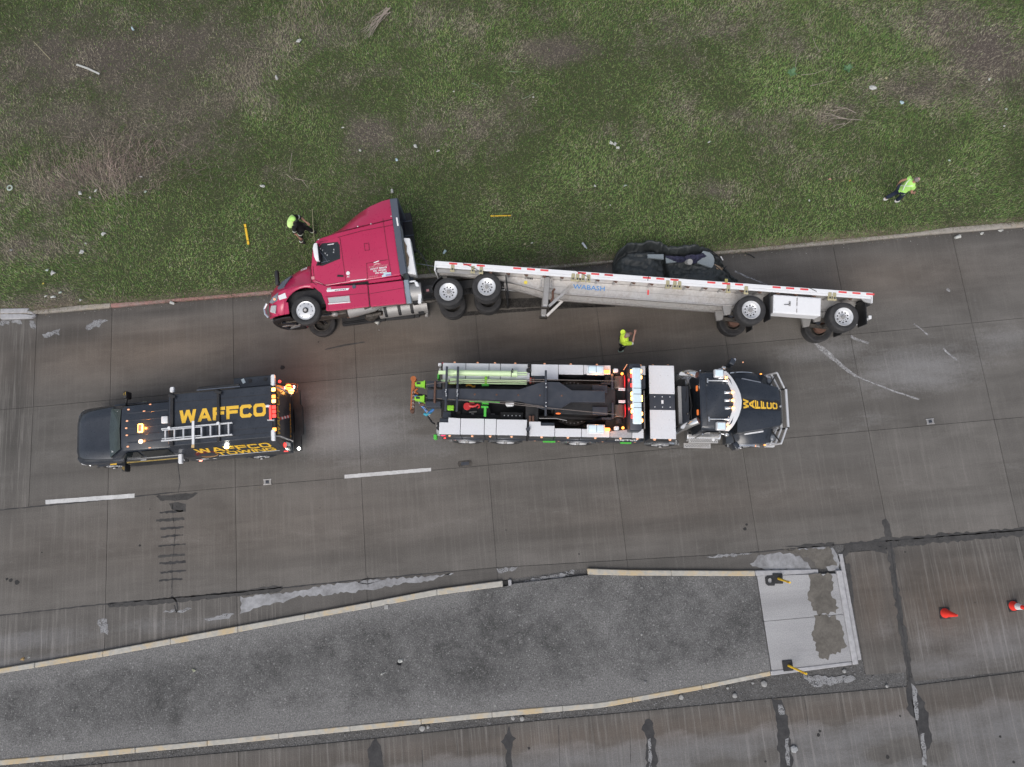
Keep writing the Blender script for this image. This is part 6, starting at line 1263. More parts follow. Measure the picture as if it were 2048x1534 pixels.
# service box: sides lean out from the roof to the compartment doors
ring = lambda x: [(x,.83,2.70),(x,.93,2.44),(x,1.10,1.62),(x,1.15,1.10),(x,1.15,.62),(x,-1.11,.62),(x,-1.11,1.10),(x,-1.06,1.62),(x,-.93,2.44),(x,-.83,2.70)]
bx = build('service_box', MB().loft([ring(-3.14), ring(.20)]), black_paint, P, bevel=.012)
build('box_roof', MB().box(-3.13,.19,-.835,.835,2.70,2.752), black_paint, P, bevel=.012)
for y in (-.55,-.20,.52,.70): build('roof_seam', MB().box(-3.0,.15,y-.006,y+.006,2.752,2.757), black_flat, bx)
for x in (-.55,-1.4,-2.3):
    for s in (1,-1): build('compartment_seam', MB().box(x-.008,x+.008,s*1.105,s*1.115,.64,1.10), alum_dull, bx)
build('side_locker', MB().box(-3.0,-1.72,-1.30,-.95,1.9,2.30), black_paint, P, bevel=.02); build('locker_sticker', MB().cbox((-2.05,-1.17,2.302),.10,.16,.003, Matrix.Rotation(R(25),3,'Z')), M_('pale_sticker', (.6,.68,.7), .5), P); build('locker_latch', MB().box(-2.33,-2.22,-1.22,-1.10,2.30,2.318), black_flat, P, bevel=.004); build('locker_cap', MB().cyl((-2.78,-1.17,2.30),(-2.78,-1.17,2.325),.065,n=14), black_flat, P, smooth=True)
build('awning_roll', MB().bar((-.78,-.92,2.80),(-2.12,-.92,2.80),.12,.10), black_flat, P, bevel=.03, seg=2); build('awning_cap', MB().bar((-.76,-.87,2.86),(-2.14,-.87,2.86),.03,.03), slate, P)
for x in (0.06,-1.42):
    build('rack_bar', MB().box(x-.045,x+.045,-.86,.86,2.76,2.82), black_flat, P, bevel=.01)
    build('rack_bracket', MB().bar((x-.12,-.72,2.84),(x+.1,-.80,2.84),.10,.05), black_flat, P, bevel=.01)
lad_m = M_('ladder_aluminium', (.66,.67,.69), .4, .25, dirt=.15)
ld = thing('ladder', 'silver aluminium ladder strapped on the roof of the black service truck', 'ladder', sv.location, SF.M)
for y in (.30,.68): build('stile', MB().box(-1.90,.34,y-.022,y+.022,2.85,2.935), lad_m, ld, bevel=.006)
for k in range(8):
    x = .22-.285*k; build('rung', MB().bar((x,.32,2.895),(x,.66,2.895),.05,.04), lad_m, ld, bevel=.008)
for y in (.355,.625): build('inner_stile', MB().box(-.95,.30,y-.012,y+.012,2.94,2.965), lad_m, ld)
build('tie_down', MB().box(-.73,-.65,.14,.95,2.97,2.985), white_paint, ld, bevel=.004); build('tie_end', MB().box(-.735,-.645,.90,1.0,2.986,3.0), M_('amber_end', (.6,.42,.2), .5), ld); build('clamp', MB().cyl((-1.5,.30,2.94),(-1.5,.30,3.05),.05,n=12), white_paint, ld, smooth=True); build('clamp', MB().cyl((.06,.30,2.94),(.06,.30,3.02),.045,n=12), white_paint, ld, smooth=True)
# corner lights of the box
for x, y0, y1, z in ((.13,-1.10,-.92,2.55),(.13,1.02,1.34,1.95),(-3.16,-1.20,-.83,2.62),(-3.16,.62,.98,2.72)):
    q = build('corner_flood', MB().box(x-.055,x+.055,y0,y1,z,z+.12), white_paint, P, bevel=.015); build('flood_face', MB().box(x+.056,x+.075,y0+.03,y1-.03,z+.02,z+.10), grey_panel, q)
build('flood_bracket', MB().bar((.18,1.0,1.9),(.02,1.25,2.0),.03,.03), grey_panel, P)
build('side_flood', MB().ball((-1.52,.99,2.42),.07,.05,.06,10), M_('bright_white_lamp', (1,1,1), .3, emit=(1,1,.92), es=22), P, smooth=True)
build('side_flood', MB().ball((-3.36,1.02,.75),.05,.05,.05,10), bpy.data.materials['bright_white_lamp'], P, smooth=True)
# lettering
build('lettering', wide_letters('WAFFCO', (-1,0,0), (0,-1,0), (-.16,.145,2.757), .42, 2.76, th=.255, depth=.003, gap=.11), yellow_vinyl, P, norm=False)
sideY = Vector((0,-.155,1)).normalized()
def on_side(z): return float(np.interp(z, [1.10,1.62,2.44,2.70], [1.15,1.10,.93,.83]))
build('lettering', wide_letters('WAFFCO', (-1,0,0), (0,on_side(2.36)-on_side(1.95),.41), (-.42,on_side(1.95)+.005,1.95), .42, 2.42, th=.22, depth=.006), yellow_vinyl, P, norm=False)
build('lettering', wide_letters('TOWING', (-1,0,0), (0,on_side(1.88)-on_side(1.56),.32), (-.92,on_side(1.56)+.005,1.56), .33, 1.95, th=.22, depth=.006), yellow_vinyl, P, norm=False)
build('lettering_rule', MB().add([(-.9,on_side(1.50)+.008,1.50),(-2.92,on_side(1.50)+.008,1.50),(-2.92,on_side(1.44)+.008,1.44),(-.9,on_side(1.44)+.008,1.44)],[(0,1,2,3)]), white_vinyl, P)
mb = MB(); ptsd = [(-.62+.36*math.cos(a), 0, 1.78+.36*math.sin(a)) for a in [k*math.pi/12 for k in range(24)]]; mb.add([(p[0], on_side(p[2])+.004, p[2]) for p in ptsd], [tuple(range(24))]); build('logo_disc', mb, maroon_vinyl, P)
for z0, a0, a1 in ((0,200,330),(0,40,140)):
    pts = [(-.62+.33*math.cos(R(a)), 0, 1.78+.33*math.sin(R(a))) for a in range(a0, a1, 10)]; wire(P, 'logo_arc', [(p[0], on_side(p[2])+.006, p[2]) for p in pts], .012, M_('gold_line', (.5,.30,.12), .5), 5)
for x, z in ((-.10,1.25),(-.30,1.30),(-.38,1.20),(-.62,1.14),(-.22,1.08)): build('sticker', MB().lathe([(.07,0),(.0,.003)], (x,1.153,z), (0,1,0), 12), white_vinyl, P)
build('side_flasher', MB().ball((-.05,1.155,.92),.06,.03,.05,8), M_('pink_red_lamp', (1,.4,.3), .4, emit=(1,.25,.18), es=3), P, smooth=True)
build('wheel_trim', MB().loft([[(-1.96+.50*math.cos(a)*k, y, .41+.50*math.sin(a)*k) for k, y in ((1,1.12),(1,1.18),(1.1,1.16),(1.1,1.12))] for a in [R(10+16*i) for i in range(11)]]), black_paint, P, smooth=True)
# rear end
build('rear_door', MB().box(-3.165,-3.142,-.78,.78,.85,2.55), black_paint, P, bevel=.01)
build('tailboard', MB().prism([(-3.15,-1.08),(-3.42,-1.08),(-3.42,-.55),(-3.50,-.5),(-3.50,.5),(-3.42,.55),(-3.42,1.08),(-3.15,1.08)], .52, .62, 'xy'), black_flat, P, bevel=.015)
rrear = build('rear_canopy', MB().add([(-3.14,-.80,2.68),(-3.14,.80,2.68),(-3.20,.80,2.50),(-3.20,-.80,2.50)],[(0,1,2,3)]), black_flat, P)
bar = build('rear_light_bar', MB().box(-3.24,-3.15,-.80,.70,2.70,2.80), black_flat, P, bevel=.015)
for i, y in enumerate((-.68,-.45,-.30,-.10,.04,.18,.62)): build('flasher', MB().box(-3.26,-3.14,y-.055,y+.055,2.801,2.83), [amber_hot, amber, amber_hot, red_lamp, red_lamp, red_lamp, amber][i], bar, bevel=.01)
build('red_flasher', MB().box(-3.10,-3.04,-.18,.30,2.758,2.80), red_lamp, bar, bevel=.01)
build('camera_pod', MB().box(-3.06,-2.94,-.20,-.12,2.76,2.84), white_paint, P, bevel=.02); build('rear_rod', MB().bar((-2.98,.30,2.80),(-3.2,.32,2.80),.04,.03), grey_panel, P)
build('lettering', wide_letters('WAFFCO', (0,-1,0), (.07,0,1), (-3.175,.72,2.18), .30, 1.40, th=.22, depth=.006), yellow_vinyl, P, norm=False)
build('lettering', wide_letters('TOWING', (0,-1,0), (0,0,1), (-3.169,.70,.95), .12, 1.25, th=.2, depth=.004), M_('orange_vinyl', (.62,.30,.04), .5), P, norm=False)
for k in range(7): build('chevron', MB().box(-3.172,-3.168,.10-.035*k,.18-.035*k,1.95-.15*k,2.10-.15*k), red_vinyl if k % 2 == 0 else white_vinyl, P)
for y in (-.80,.80): wire(P, 'grab_rail', [(-3.17,y,2.6),(-3.26,y,2.5),(-3.30,y,1.2),(-3.20,y,1.0)], .022, grey_panel)
build('tail_lamp', MB().lathe([(.0,.04),(.07,.03),(.085,0)], (-3.14,.98,1.62), (-1,0,0), 14), red_lamp, P, smooth=True); build('tail_lamp', MB().cyl((-3.0,1.115,1.25),(-3.12,1.12,1.20),.035,n=8), red_lamp, P, smooth=True)
build('reflector', MB().ball((-3.15,-1.12,2.0),.05,.05,.05,8), red_lamp, P, smooth=True)
for y, z, r_, m in ((-1.0,1.55,.11,amber),(-.92,1.25,.10,amber_hot),(-1.08,1.15,.06,red_lamp),(-1.12,.95,.05,white_lamp)): build('hazard_lamp', MB().ball((-3.30,y,z),r_,r_,r_*.8,12), m, P, smooth=True)
wire(P, 'hazard_guard', [(-3.16,-.85,1.6),(-3.52,-.85,1.3),(-3.52,-1.15,1.2),(-3.18,-1.15,1.5)], .018, rust_steel); wire(P, 'hazard_guard', [(-3.30,-1.0,1.7),(-3.45,-1.0,1.5),(-3.52,-1.0,1.25)], .018, rust_steel)
build('rear_step_light', MB().box(-3.18,-3.14,.86,.96,1.1,1.5), white_vinyl, P)
# ------------------------------------------------------------------ spilled load under black tarpaulin
def heap():
    tops = [(1226,520),(1230,508),(1237,500),(1250,494),(1294,489),(1312,488),(1324,497),(1360,495),(1400,494),(1415,496),(1428,508),(1440,520),(1448,535),(1460,548),(1478,562)]
    q = [G(x, y, .25) for x, y in tops]; rj = random.Random(4); X0 = [p.x for p in q]; Y0 = [p.y for p in q]; X = list(np.linspace(X0[0], X0[-1], 60)); Yt = [float(np.interp(x, X0, Y0))+rj.uniform(-.05,.05) for x in X]
    hd_ = thing('tarpaulin', 'crumpled black tarpaulin heaped over the spilled load between trailer deck and kerb', 'tarpaulin', (5.6, 9.4, 0))
    nu, nv = 130, 46; vs = []
    xs_ = np.linspace(X[0], X[-1], nu+1); U, Vv = np.meshgrid(xs_, np.linspace(0, 1, nv+1), indexing='ij')
    yt = np.interp(U, X, Yt); yb = 8.72-(U-3.6)*.06; Yw = yb+(yt-yb)*Vv
    e = np.clip(np.minimum((U-X[0])/.35, (X[-1]-U)/.9), 0, 1); f = np.clip((1-Vv)/.16, 0, 1)
    flat = np.where(U < 5.55, .85, .80)*np.clip((U-X[0])/.25, 0, 1)**.5*np.clip((X[-1]-U)/1.6, 0, 1)**.6
    fold = np.abs(vnoise(U*2.6+Yw*1.2, Yw*4.5-U*1.1, 21, 5)-.5)*2; fold2 = np.abs(vnoise(U*9, Yw*6+U*3, 22, 4)-.5)*2
    crease = np.exp(-((U-5.60+.12*(Yw-9.4))/.07)**2)*.35
    roll = .30*np.exp(-((Vv-.90+.05*np.sin(U*2.3))/.075)**2)*np.clip((U-X[0])/.3, 0, 1)*np.clip((6.95-U)/.3, 0, 1)
    vall = .42*np.exp(-((Vv-.76+.05*np.sin(U*2.3))/.07)**2)
    long = np.abs(vnoise(U*1.1, Yw*9+U*1.6, 23, 4)-.5)*2; fall = np.abs(vnoise(U*7-Yw*3, Yw*2.2, 24, 4)-.5)*2
    Zw = .06+flat*np.clip(f*1.6, 0, 1)**.7*(1.05-.35*Vv) + roll - vall*flat - (.38*fold+.34*long+.22*fall)*np.clip(f*1.5, 0, 1)*.9 - .10*fold2 + .22 - crease*(f > .5)
    Zw = np.where(Zw > .55, .55+(Zw-.55)*.75, Zw); Zw = np.maximum(Zw, .03+.12*fold2+.10*fold); Zw[:,-1] = .02; Zw[0,:] = .02; Zw[-1,:] = .02
    V = np.stack([U-5.6, Yw-9.4, Zw], -1).reshape(-1, 3); idx = np.arange((nu+1)*(nv+1)).reshape(nu+1, nv+1)
    F = np.stack([idx[:-1,:-1], idx[1:,:-1], idx[1:,1:], idx[:-1,1:]], -1).reshape(-1, 4)
    me = bpy.data.meshes.new('sheet'); me.from_pydata(V.tolist(), [], F.tolist()); me.materials.append(M_('black_tarpaulin', (.046,.053,.055), .5, var=.35, scale=5, dirt=.45, dirtcol=(.05,.05,.046), bump=.3)); me.polygons.foreach_set('use_smooth', [True]*len(F))
    o = bpy.data.objects.new('sheet', me); COL.objects.link(o); o.parent = hd_
    def hz_(x, y): i = int(np.clip((x-X[0])/(X[-1]-X[0])*nu, 0, nu)); j = int(np.clip((y-yb[i,0])/(yt[i,0]-yb[i,0]+1e-6)*nv, 0, nv)); return float(Zw[i,j])
    board = M_('grey_insulation_board', (.27,.31,.33), .7, var=.08, dirt=.2); navy_c = M_('navy_tarpaulin', (.030,.030,.065), .7, var=.4, scale=6, bump=.3)
    z4 = lambda X_, Y_: (1210+X_/7.585, 480+Y_/7.585)
    for k, (px, z, lab) in enumerate((([(645,215),(890,212),(893,292),(650,268)], .93, 'narrow pale grey board showing at the left of the black tarpaulin heap'), ([(920,262),(1090,332),(930,350)], .90, 'small pale grey board corner in the middle of the black tarpaulin heap'), ([(1490,160),(1590,185),(1640,230),(1662,290),(1655,370),(1622,422),(1400,345),(1400,310)], .88, 'big pale grey rounded board at the right end of the black tarpaulin heap'))):
        pts = [G(*z4(*p), z) for p in px]; o = build('insulation_board', MB().prism([(p.x, p.y) for p in pts], z-.10, z, 'xy'), board, None, bevel=.012); tag(o, lab, 'board', 'grey boards spilling from the tarpaulin')
    for k, (px, z) in enumerate((([(915,232),(1100,225),(1230,245),(1250,300),(1170,320),(1085,333),(960,285)], .94), ([(1215,225),(1420,200),(1500,180),(1560,230),(1540,265),(1440,290),(1390,340),(1300,345),(1240,290)], .95), ([(655,75),(740,62),(775,90),(770,130),(690,135),(655,110)], .42), ([(1440,120),(1510,98),(1560,135),(1480,160)], .45))):
        pts = rag([G(*z4(*p), z) for p in px], .10, .03, k); n = len(pts); c = sum((Vector((p.x, p.y)) for p in pts), Vector((0,0)))/n; rr_ = random.Random(k)
        mb = MB(); mid = [(c+(Vector((p.x,p.y))-c)*.6) for p in pts]; mb.add([(p.x-5.6,p.y-9.4,z-.09) for p in pts]+[(p.x-5.6,p.y-9.4,z+rr_.uniform(-.03,.05)) for p in mid]+[(c.x-5.6,c.y-9.4,z)], [(i,(i+1)%n,n+(i+1)%n,n+i) for i in range(n)]+[(n+i,n+(i+1)%n,2*n) for i in range(n)])
        build('navy_sheet', mb, navy_c, hd_, norm=False)
    p = G(*z4(1700,420), .45); o = build('timber_block', MB().cbox((p.x,p.y,.45), .42,.14,.12, Matrix.Rotation(R(-28),3,'Z')), M_('pale_timber', (.36,.27,.19), .8, scale=9), None, bevel=.01); tag(o, 'pale timber block sticking out at the right end of the tarpaulin', 'timber')
    a, b = G(*z4(1755,250), .4), G(*z4(1790,305), .35); o = build('white_rod', MB().tube([a, b], .022, 8), white_paint, None, smooth=True); tag(o, 'short white rod beside the right end of the tarpaulin heap', 'rod')
    for pts in ([(1560,140),(1650,190),(1750,275),(1730,350)], [(1640,370),(1700,410),(1760,460)], [(1660,230),(1720,260)], [(1740,380),(1790,450),(1840,400)]): wire(hd_, 'loose_strap', [G(*z4(*p), .55)-Vector((5.6,9.4,0)) for p in pts], .016, black_flat, 5)
    p = G(*z4(1265,310), .98); o = build('white_bucket', MB().cyl((p.x,p.y,.80),(p.x+.05,p.y-.06,1.0), .10, .11, 14), M_('bucket_white', (.45,.44,.42), .6), None, smooth=True); tag(o, 'small off white bucket lying among the navy sheets of the spilled load', 'bucket')
heap()
a, b, c = G(1490,507), G(1500,511), G(1509,516)
o = build('bent_bar', MB().tube([a+Vector((0,.06,.03)), a+Vector((0,0,.03)), b+Vector((0,0,.05)), c+Vector((0,0,.02))], .018, 6), black_flat, None); tag(o, 'short bent black bar on the road right of the tarpaulin', 'bar')

# ------------------------------------------------------------------ traffic cones, posts, studs
def cone(px, py, label, band):
    p = G(px, py); t_ = thing('traffic_cone', label, 'traffic cone', p, None, 'traffic cones')
    build('base', MB().box(-.18,.18,-.18,.18,0,.035), black_flat, t_, bevel=.012)
    body = build('body', MB().lathe([(.16,.035),(.15,.06),(.135,.09),(.032,.70),(.026,.71),(.0,.71)], (0,0,0), (0,0,1), 24), cone_red, t_, smooth=True)
    if band: build('collar', MB().lathe([(.1125,.245),(.0755,.46),(.0715,.46),(.1085,.245)], (0,0,0), (0,0,1), 24, cap=False), white_vinyl, body, smooth=True)
    return t_
c1 = cone(1889, 1226, 'plain red orange traffic cone without a white collar standing on the right shoulder', False)
c2 = cone(2025.5, 1211.5, 'traffic cone with a white collar at the far right on the shoulder', True); c2.rotation_euler.z = R(8)
def delineator(px, py, tilt, label):
    p = G(px, py, .09); t_ = thing('delineator_post', label, 'delineator post', p, None, 'yellow delineator posts on the concrete pad')
    build('base', MB().box(-.17,.17,-.17,.17,0,.04), black_flat, t_, bevel=.012)
    d = Vector((tilt[0], tilt[1], 1)).normalized(); po = build('post', MB().tube([Vector((.02,0,.03)), Vector((.02,0,.03))+d*.35, Vector((.02,0,.03))+d*.78], [.042,.036,.036], 12), post_yellow, t_, smooth=True)
    build('reflector_band', MB().cyl(Vector((.02,0,.03))+d*.62, Vector((.02,0,.03))+d*.70, .039, n=12), M_('orange_band', (.65,.33,.04), .5), po, smooth=True); return t_
delineator(1555, 1157, (.12,-.10), 'short yellow post on a black base at the upper corner of the concrete pad')
delineator(1575, 1331, (.42,-.22), 'leaning yellow post on a black base at the lower corner of the concrete pad').rotation_euler.z = R(5)
p = G(1540, 1161, .09); mb = MB(); o8 = [(-.16,-.10),(-.08,-.17),(.13,-.17),(.16,-.1),(.15,.12),(.08,.16),(-.10,.15),(-.17,.1)]; i8 = [(-.07,-.06),(-.03,-.08),(.03,-.08),(.05,-.04),(.05,.05),(.02,.09),(-.04,.07),(-.08,.03)]
mb.loft([[(a[0],a[1],0) for a in o8],[(a[0],a[1],.03) for a in o8],[(a[0],a[1],.035) for a in i8],[(a[0],a[1],0) for a in i8]], cap=False); o = build('rubber_ring', mb, black_flat, None); o.location = p; tag(o, 'black rubber ring left from a missing post at the upper corner of the concrete pad', 'rubber ring')
for (a, b, lab, r_) in (((490,449),(497,489),'fallen yellow marker post lying in the grass left of the red cab',.036), ((982,432),(1022,431),'thin yellow marker post lying in the grass above the trailer',.018)):
    A, B = G(*a, .2), G(*b, .16); t_ = thing('marker_post', lab, 'marker post', A, None, 'fallen yellow marker posts'); d = B-A
    build('post', MB().bar((0,0,0), d, r_*2.2, .03), post_yellow, t_, bevel=.006); build('cap', MB().bar(-d*.02, d*.06, r_*2.5, .045), post_yellow, t_, bevel=.006)
    for f in (.15,.8): build('dark_band', MB().bar(d*f, d*(f+.03), r_*2.3, .034), M_('dark_band', (.12,.09,.02), .6), t_)
for px, py, lab in ((535,964,'grey metal road stud left of the nearer lane dash, below the service truck'), (1860,843,'grey metal road stud on the right, beyond the nose of the tow truck')):
    p = G(px, py, .004); t_ = thing('road_stud', lab, 'road stud', p, None, 'road studs on the lane joint'); t_.rotation_euler.z = RA
    build('casting', MB().prism([(-.13,-.09),(-.06,-.06),(.06,-.06),(.13,-.09),(.13,.09),(.06,.06),(-.06,.06),(-.13,.09)], 0, .02, 'xy'), alum_dull, t_, bevel=.006); build('lens', MB().box(-.06,.06,-.05,.05,.02,.032), dark_steel, t_, bevel=.006)
    for y in (-.085,.085): build('runner', MB().box(-.14,.14,y-.012,y+.012,.0,.026), alum, t_)
p = G(930, 927, .004); t_ = thing('survey_plate', 'dull grey metal plate set in the lane joint below the tow truck rear', 'metal plate', p); t_.rotation_euler.z = RA
build('plate', MB().prism([(-.22,-.10),(.22,-.10),(.26,0),(.22,.10),(-.22,.10),(-.26,0)], 0, .012, 'xy'), grease, t_, bevel=.004); build('rim', MB().prism([(-.14,-.06),(.14,-.06),(.14,.06),(-.14,.06)], .012, .02, 'xy'), dark_steel, t_, bevel=.004)

# ------------------------------------------------------------------ litter
paper_m = M_('litter_white', (.47,.48,.46), .8, var=.12, scale=14, dirt=.3, dirtcol=(.35,.33,.28)); green_m = M_('litter_pale_green', (.42,.50,.44), .7, var=.15, scale=14, dirt=.3); blue_m = M_('litter_pale_blue', (.42,.55,.60), .6, var=.1, scale=14); pink_m = M_('litter_pink', (.62,.30,.27), .7); orange_m = M_('litter_orange', (.65,.25,.06), .7); yel_m = M_('litter_yellow', (.62,.50,.10), .7); clear_m = M_('litter_clear', (.42,.46,.50), .25, var=.2, scale=18, coat=.5); grey_m = M_('litter_grey', (.22,.225,.22), .8)
LIT = 'litter scattered over the verge and road'
def crumple(px, py, wx, wy, rot, mat, label, z=.2, name='paper_scrap', cat='litter', h=.05, seed=0):
    r_ = random.Random(px*7+py); n = 7; c = G(px, py, z); mb = MB(); ring = []
    for k in range(n): a = 2*math.pi*(k+r_.uniform(-.3,.3))/n; q = r_.uniform(.45,1.15); ring.append((wx*.5*q*math.cos(a), wy*.5*q*math.sin(a)))
    mb.add([(x,y,r_.uniform(-.015,.02)) for x, y in ring] + [(x*.55,y*.55,r_.uniform(0,h)) for x, y in ring] + [(0,0,r_.uniform(0,h))], [(i,(i+1)%n,n+(i+1)%n,n+i) for i in range(n)] + [(n+i,n+(i+1)%n,2*n) for i in range(n)])
    o = build(name, mb, mat, None, norm=False); o.location = c; o.rotation_euler.z = R(rot); tag(o, label, cat, LIT); return o
def cup(px, py, rot, mat, label, L=.14, r=.042, z=.2, name='paper_cup', cat='cup'):
    c = G(px, py, z+r); t_ = thing(name, label, cat, c, None, LIT); t_.rotation_euler.z = R(rot)
    build('body', MB().lathe([(r*.72,-L/2),(r,L/2),(r*.9,L/2),(r*.62,-L/2+.01),(0,-L/2+.01)], (0,0,0), (1,0,0), 16), mat, t_, smooth=True); build('lip', MB().lathe([(r*1.0,L/2-.008),(r*1.09,L/2-.004),(r*1.0,L/2)], (0,0,0), (1,0,0), 16), mat, t_, smooth=True); return t_
cup(265, 57, -60, blue_m, 'pale blue paper cup lying high on the dead grass at the upper left'); cup(553, 155, -70, paper_m, 'white paper cup lying alone in the brown grass at upper left centre', L=.16, r=.05)
cup(784, 382, -80, paper_m, 'white cup in the grass just above the tip of the red sleeper roof', r=.055); cup(889, 504, 60, blue_m, 'pale cup in the grass between the red cab and the trailer front', L=.15, r=.05); cup(754, 644, -30, paper_m, 'white cup on the road under the overturned red cab', L=.17, r=.08, z=0); cup(1915, 474, 20, paper_m, 'white crushed cup in the gutter at the far right kerb', z=0, L=.2, r=.07); cup(345, 606, 160, paper_m, 'white drink can in the gutter beside the reddish kerb', z=.02, L=.17, r=.06, name='drink_can', cat='drink can')
t_ = thing('plastic_bottle', 'clear plastic bottle in the grass left of the tarpaulin heap', 'bottle', G(1169,491,.25), None, LIT); t_.rotation_euler.z = R(-55); build('body', MB().lathe([(.0,-.13),(.04,-.13),(.043,-.1),(.04,0),(.043,.05),(.015,.11),(.015,.13),(0,.13)], (0,0,0), (1,0,0), 14), clear_m, t_, smooth=True); build('cap', MB().cyl((.125,0,0),(.148,0,0),.018,n=10), blue_m, t_, smooth=True)
t_ = thing('litter_ring', 'pale green ring shaped lid at the left edge of the verge', 'lid', G(20,376,.2), None, LIT); build('rim', MB().lathe([(.07,0),(.11,.0),(.12,.02),(.10,.035),(.065,.03)], (0,0,0), (0,0,1), 18, cap=False), green_m, t_, smooth=True)
A, B = G(153,129,.2), G(199,148,.2); o = build('white_lath', MB().bar(A, A.lerp(B,.5)+Vector((0,.02,.02)), .075,.03).bar(A.lerp(B,.5)+Vector((0,.02,.02)), B, .07,.03), paper_m, None, bevel=.006); tag(o, 'long white broken lath lying on the dead grass at upper left', 'lath')
o = build('pale_stem', MB().tube([G(67,83,.3), G(84,101,.34), G(101,119,.26)], .012, 5), strap_tan, None, smooth=True); tag(o, 'thin straight pale stem lying left of the white lath', 'stem')
for a in ((598,81,.30,.16,20,paper_m,'crumpled white plastic scrap in the brown grass at the top, left of the straw bundle'),(686,255,.14,.10,10,paper_m,'small white paper scrap in the grass above and left of the red cab'),(160,386,.26,.18,-30,paper_m,'folded white paper under the pinkish dead tussocks, the left one of a pair'),(191,382,.20,.11,45,paper_m,'thin white paper under the pinkish dead tussocks, the right one of a pair'),(180,395,.22,.09,-30,paper_m,'narrow dirty white scrap just below the pair of papers under the dead tussocks'),
          (525,372,.22,.14,0,paper_m,'crumpled white scrap in green grass beside the crossed dry stalks'),(207,467,.20,.26,20,paper_m,'rounded white bag on the green grass, left of the fallen yellow post'),(162,504,.22,.20,0,paper_m,'white bag on dark twigs below the rounded white bag'),(171,487,.12,.10,0,paper_m,'small white scrap between the two white bags on the left'),(105,546,.24,.22,10,paper_m,'square white bag near the left edge, above the kerb'),(94,540,.15,.12,0,green_m,'pale green scrap touching the square white bag on the left'),(23,500,.14,.12,0,grey_m,'grey scrap close to the left edge of the picture on the verge'),
          (120,585,.22,.13,40,green_m,'pale green bag just above the kerb near the left end'),(108,594,.28,.16,10,paper_m,'creased off white bag beside the pale green bag by the kerb'),(91,592,.16,.09,30,paper_m,'small white wrapper left of the creased bag by the kerb'),(161,600,.12,.12,0,paper_m,'small scrap on the brown verge edge above the red painted kerb'),(86,567,.09,.09,0,yel_m,'tiny yellow scrap above the kerb bags at the left'),
          (831,292,.22,.20,-35,paper_m,'white triangular shard in the dry grass above the red sleeper'),(876,302,.17,.08,15,paper_m,'white oblong card right of the triangular shard'),(793,319,.12,.16,20,blue_m,'pale bluish scrap on a dark tuft above the red sleeper'),(720,300,.13,.14,0,paper_m,'white scrap left of the triangular shard, above the red roof'),(907,183,.10,.08,0,paper_m,'tiny white scrap in the middle of the upper verge'),(1067,194,.10,.09,0,paper_m,'tiny white scrap right of the middle of the upper verge'),
          (1222,285,.20,.18,0,paper_m,'upper left sheet of the clump of three crumpled white papers'),(1230,288,.17,.18,30,paper_m,'middle sheet of the clump of three crumpled white papers'),(1236,295,.18,.15,60,paper_m,'lower right sheet of the clump of three crumpled white papers'),(1190,372,.14,.13,0,paper_m,'white scrap in green grass, left one of two above the tarpaulin heap'),(1250,371,.17,.09,10,green_m,'pale green strip in grass, right one of two above the tarpaulin heap'),(1220,410,.10,.07,0,paper_m,'tiny scrap in the grass above the left end of the tarpaulin'),
          (1746,175,.30,.24,0,paper_m,'white crumpled bag on the grass at upper right'),(1803,205,.20,.16,0,blue_m,'pale blue wrapper below and right of the white bag at upper right'),(1773,156,.14,.14,0,strap_tan,'yellowish scrap just above the pale blue wrapper'),(1418,284,.20,.08,40,paper_m,'white oblong card in dry grass at the centre right of the verge'),(1660,358,.16,.08,0,pink_m,'pink wrapper in the grass left of the walking worker'),(1700,361,.09,.09,0,orange_m,'orange scrap in the grass between the pink wrapper and the walking worker'),
          (1899,321,.12,.12,0,green_m,'pale green scrap above and right of the walking worker'),(2008,252,.15,.12,0,paper_m,'white scrap near the right edge of the verge'),(2012,218,.14,.10,-20,green_m,'pale green scrap near the right edge, above the white one'),(1978,159,.14,.14,0,paper_m,'white scrap at the lower rim of the bare brown patch'),(1619,401,.10,.09,0,paper_m,'tiny white scrap in the grass above the trailer rear'),(1050,488,.12,.09,60,strap_tan,'tan scrap in the grass above the trailer neck'),(1064,486,.15,.07,0,paper_m,'narrow white scrap right of the tan one above the trailer neck'),
          (291,383,.14,.13,0,green_m,'grey green disc on the rim of the dead tussocks'),(282,353,.18,.06,0,paper_m,'thin curved white strip on the dead tussocks')): crumple(*a)
for a in ((1963,467,.22,.16,20,paper_m,'white paper ball in the gutter near the right edge'),(2002,461,.26,.13,10,paper_m,'white torn wrapper in the gutter at the right edge')): crumple(*a, z=.03)
for a in ((800,1322,.20,.16,30,paper_m,'white part of a torn scrap on the dark island surface'),(798,1328,.22,.15,0,black_cloth,'black torn scrap touching the white one on the island'),(766,1347,.20,.08,20,paper_m,'thin white scrap on the island left of the torn black one'),(387,1340,.16,.12,-40,M_('leaf_pale', (.34,.36,.26), .8),'pale leaf lying on the island near the left'),(45,1318,.16,.14,0,M_('brown_wrap', (.40,.27,.12), .8),'brown wrapper in the gutter at the lower left'),(57,1315,.10,.11,0,paper_m,'white scrap right of the brown wrapper in the lower left gutter')): crumple(*a, z=.10 if a[0] > 100 else .01)
o = crumple(758, 660, .06, .06, 0, paper_m, 'tiny white dot of litter on the road below the white cup', z=.01)
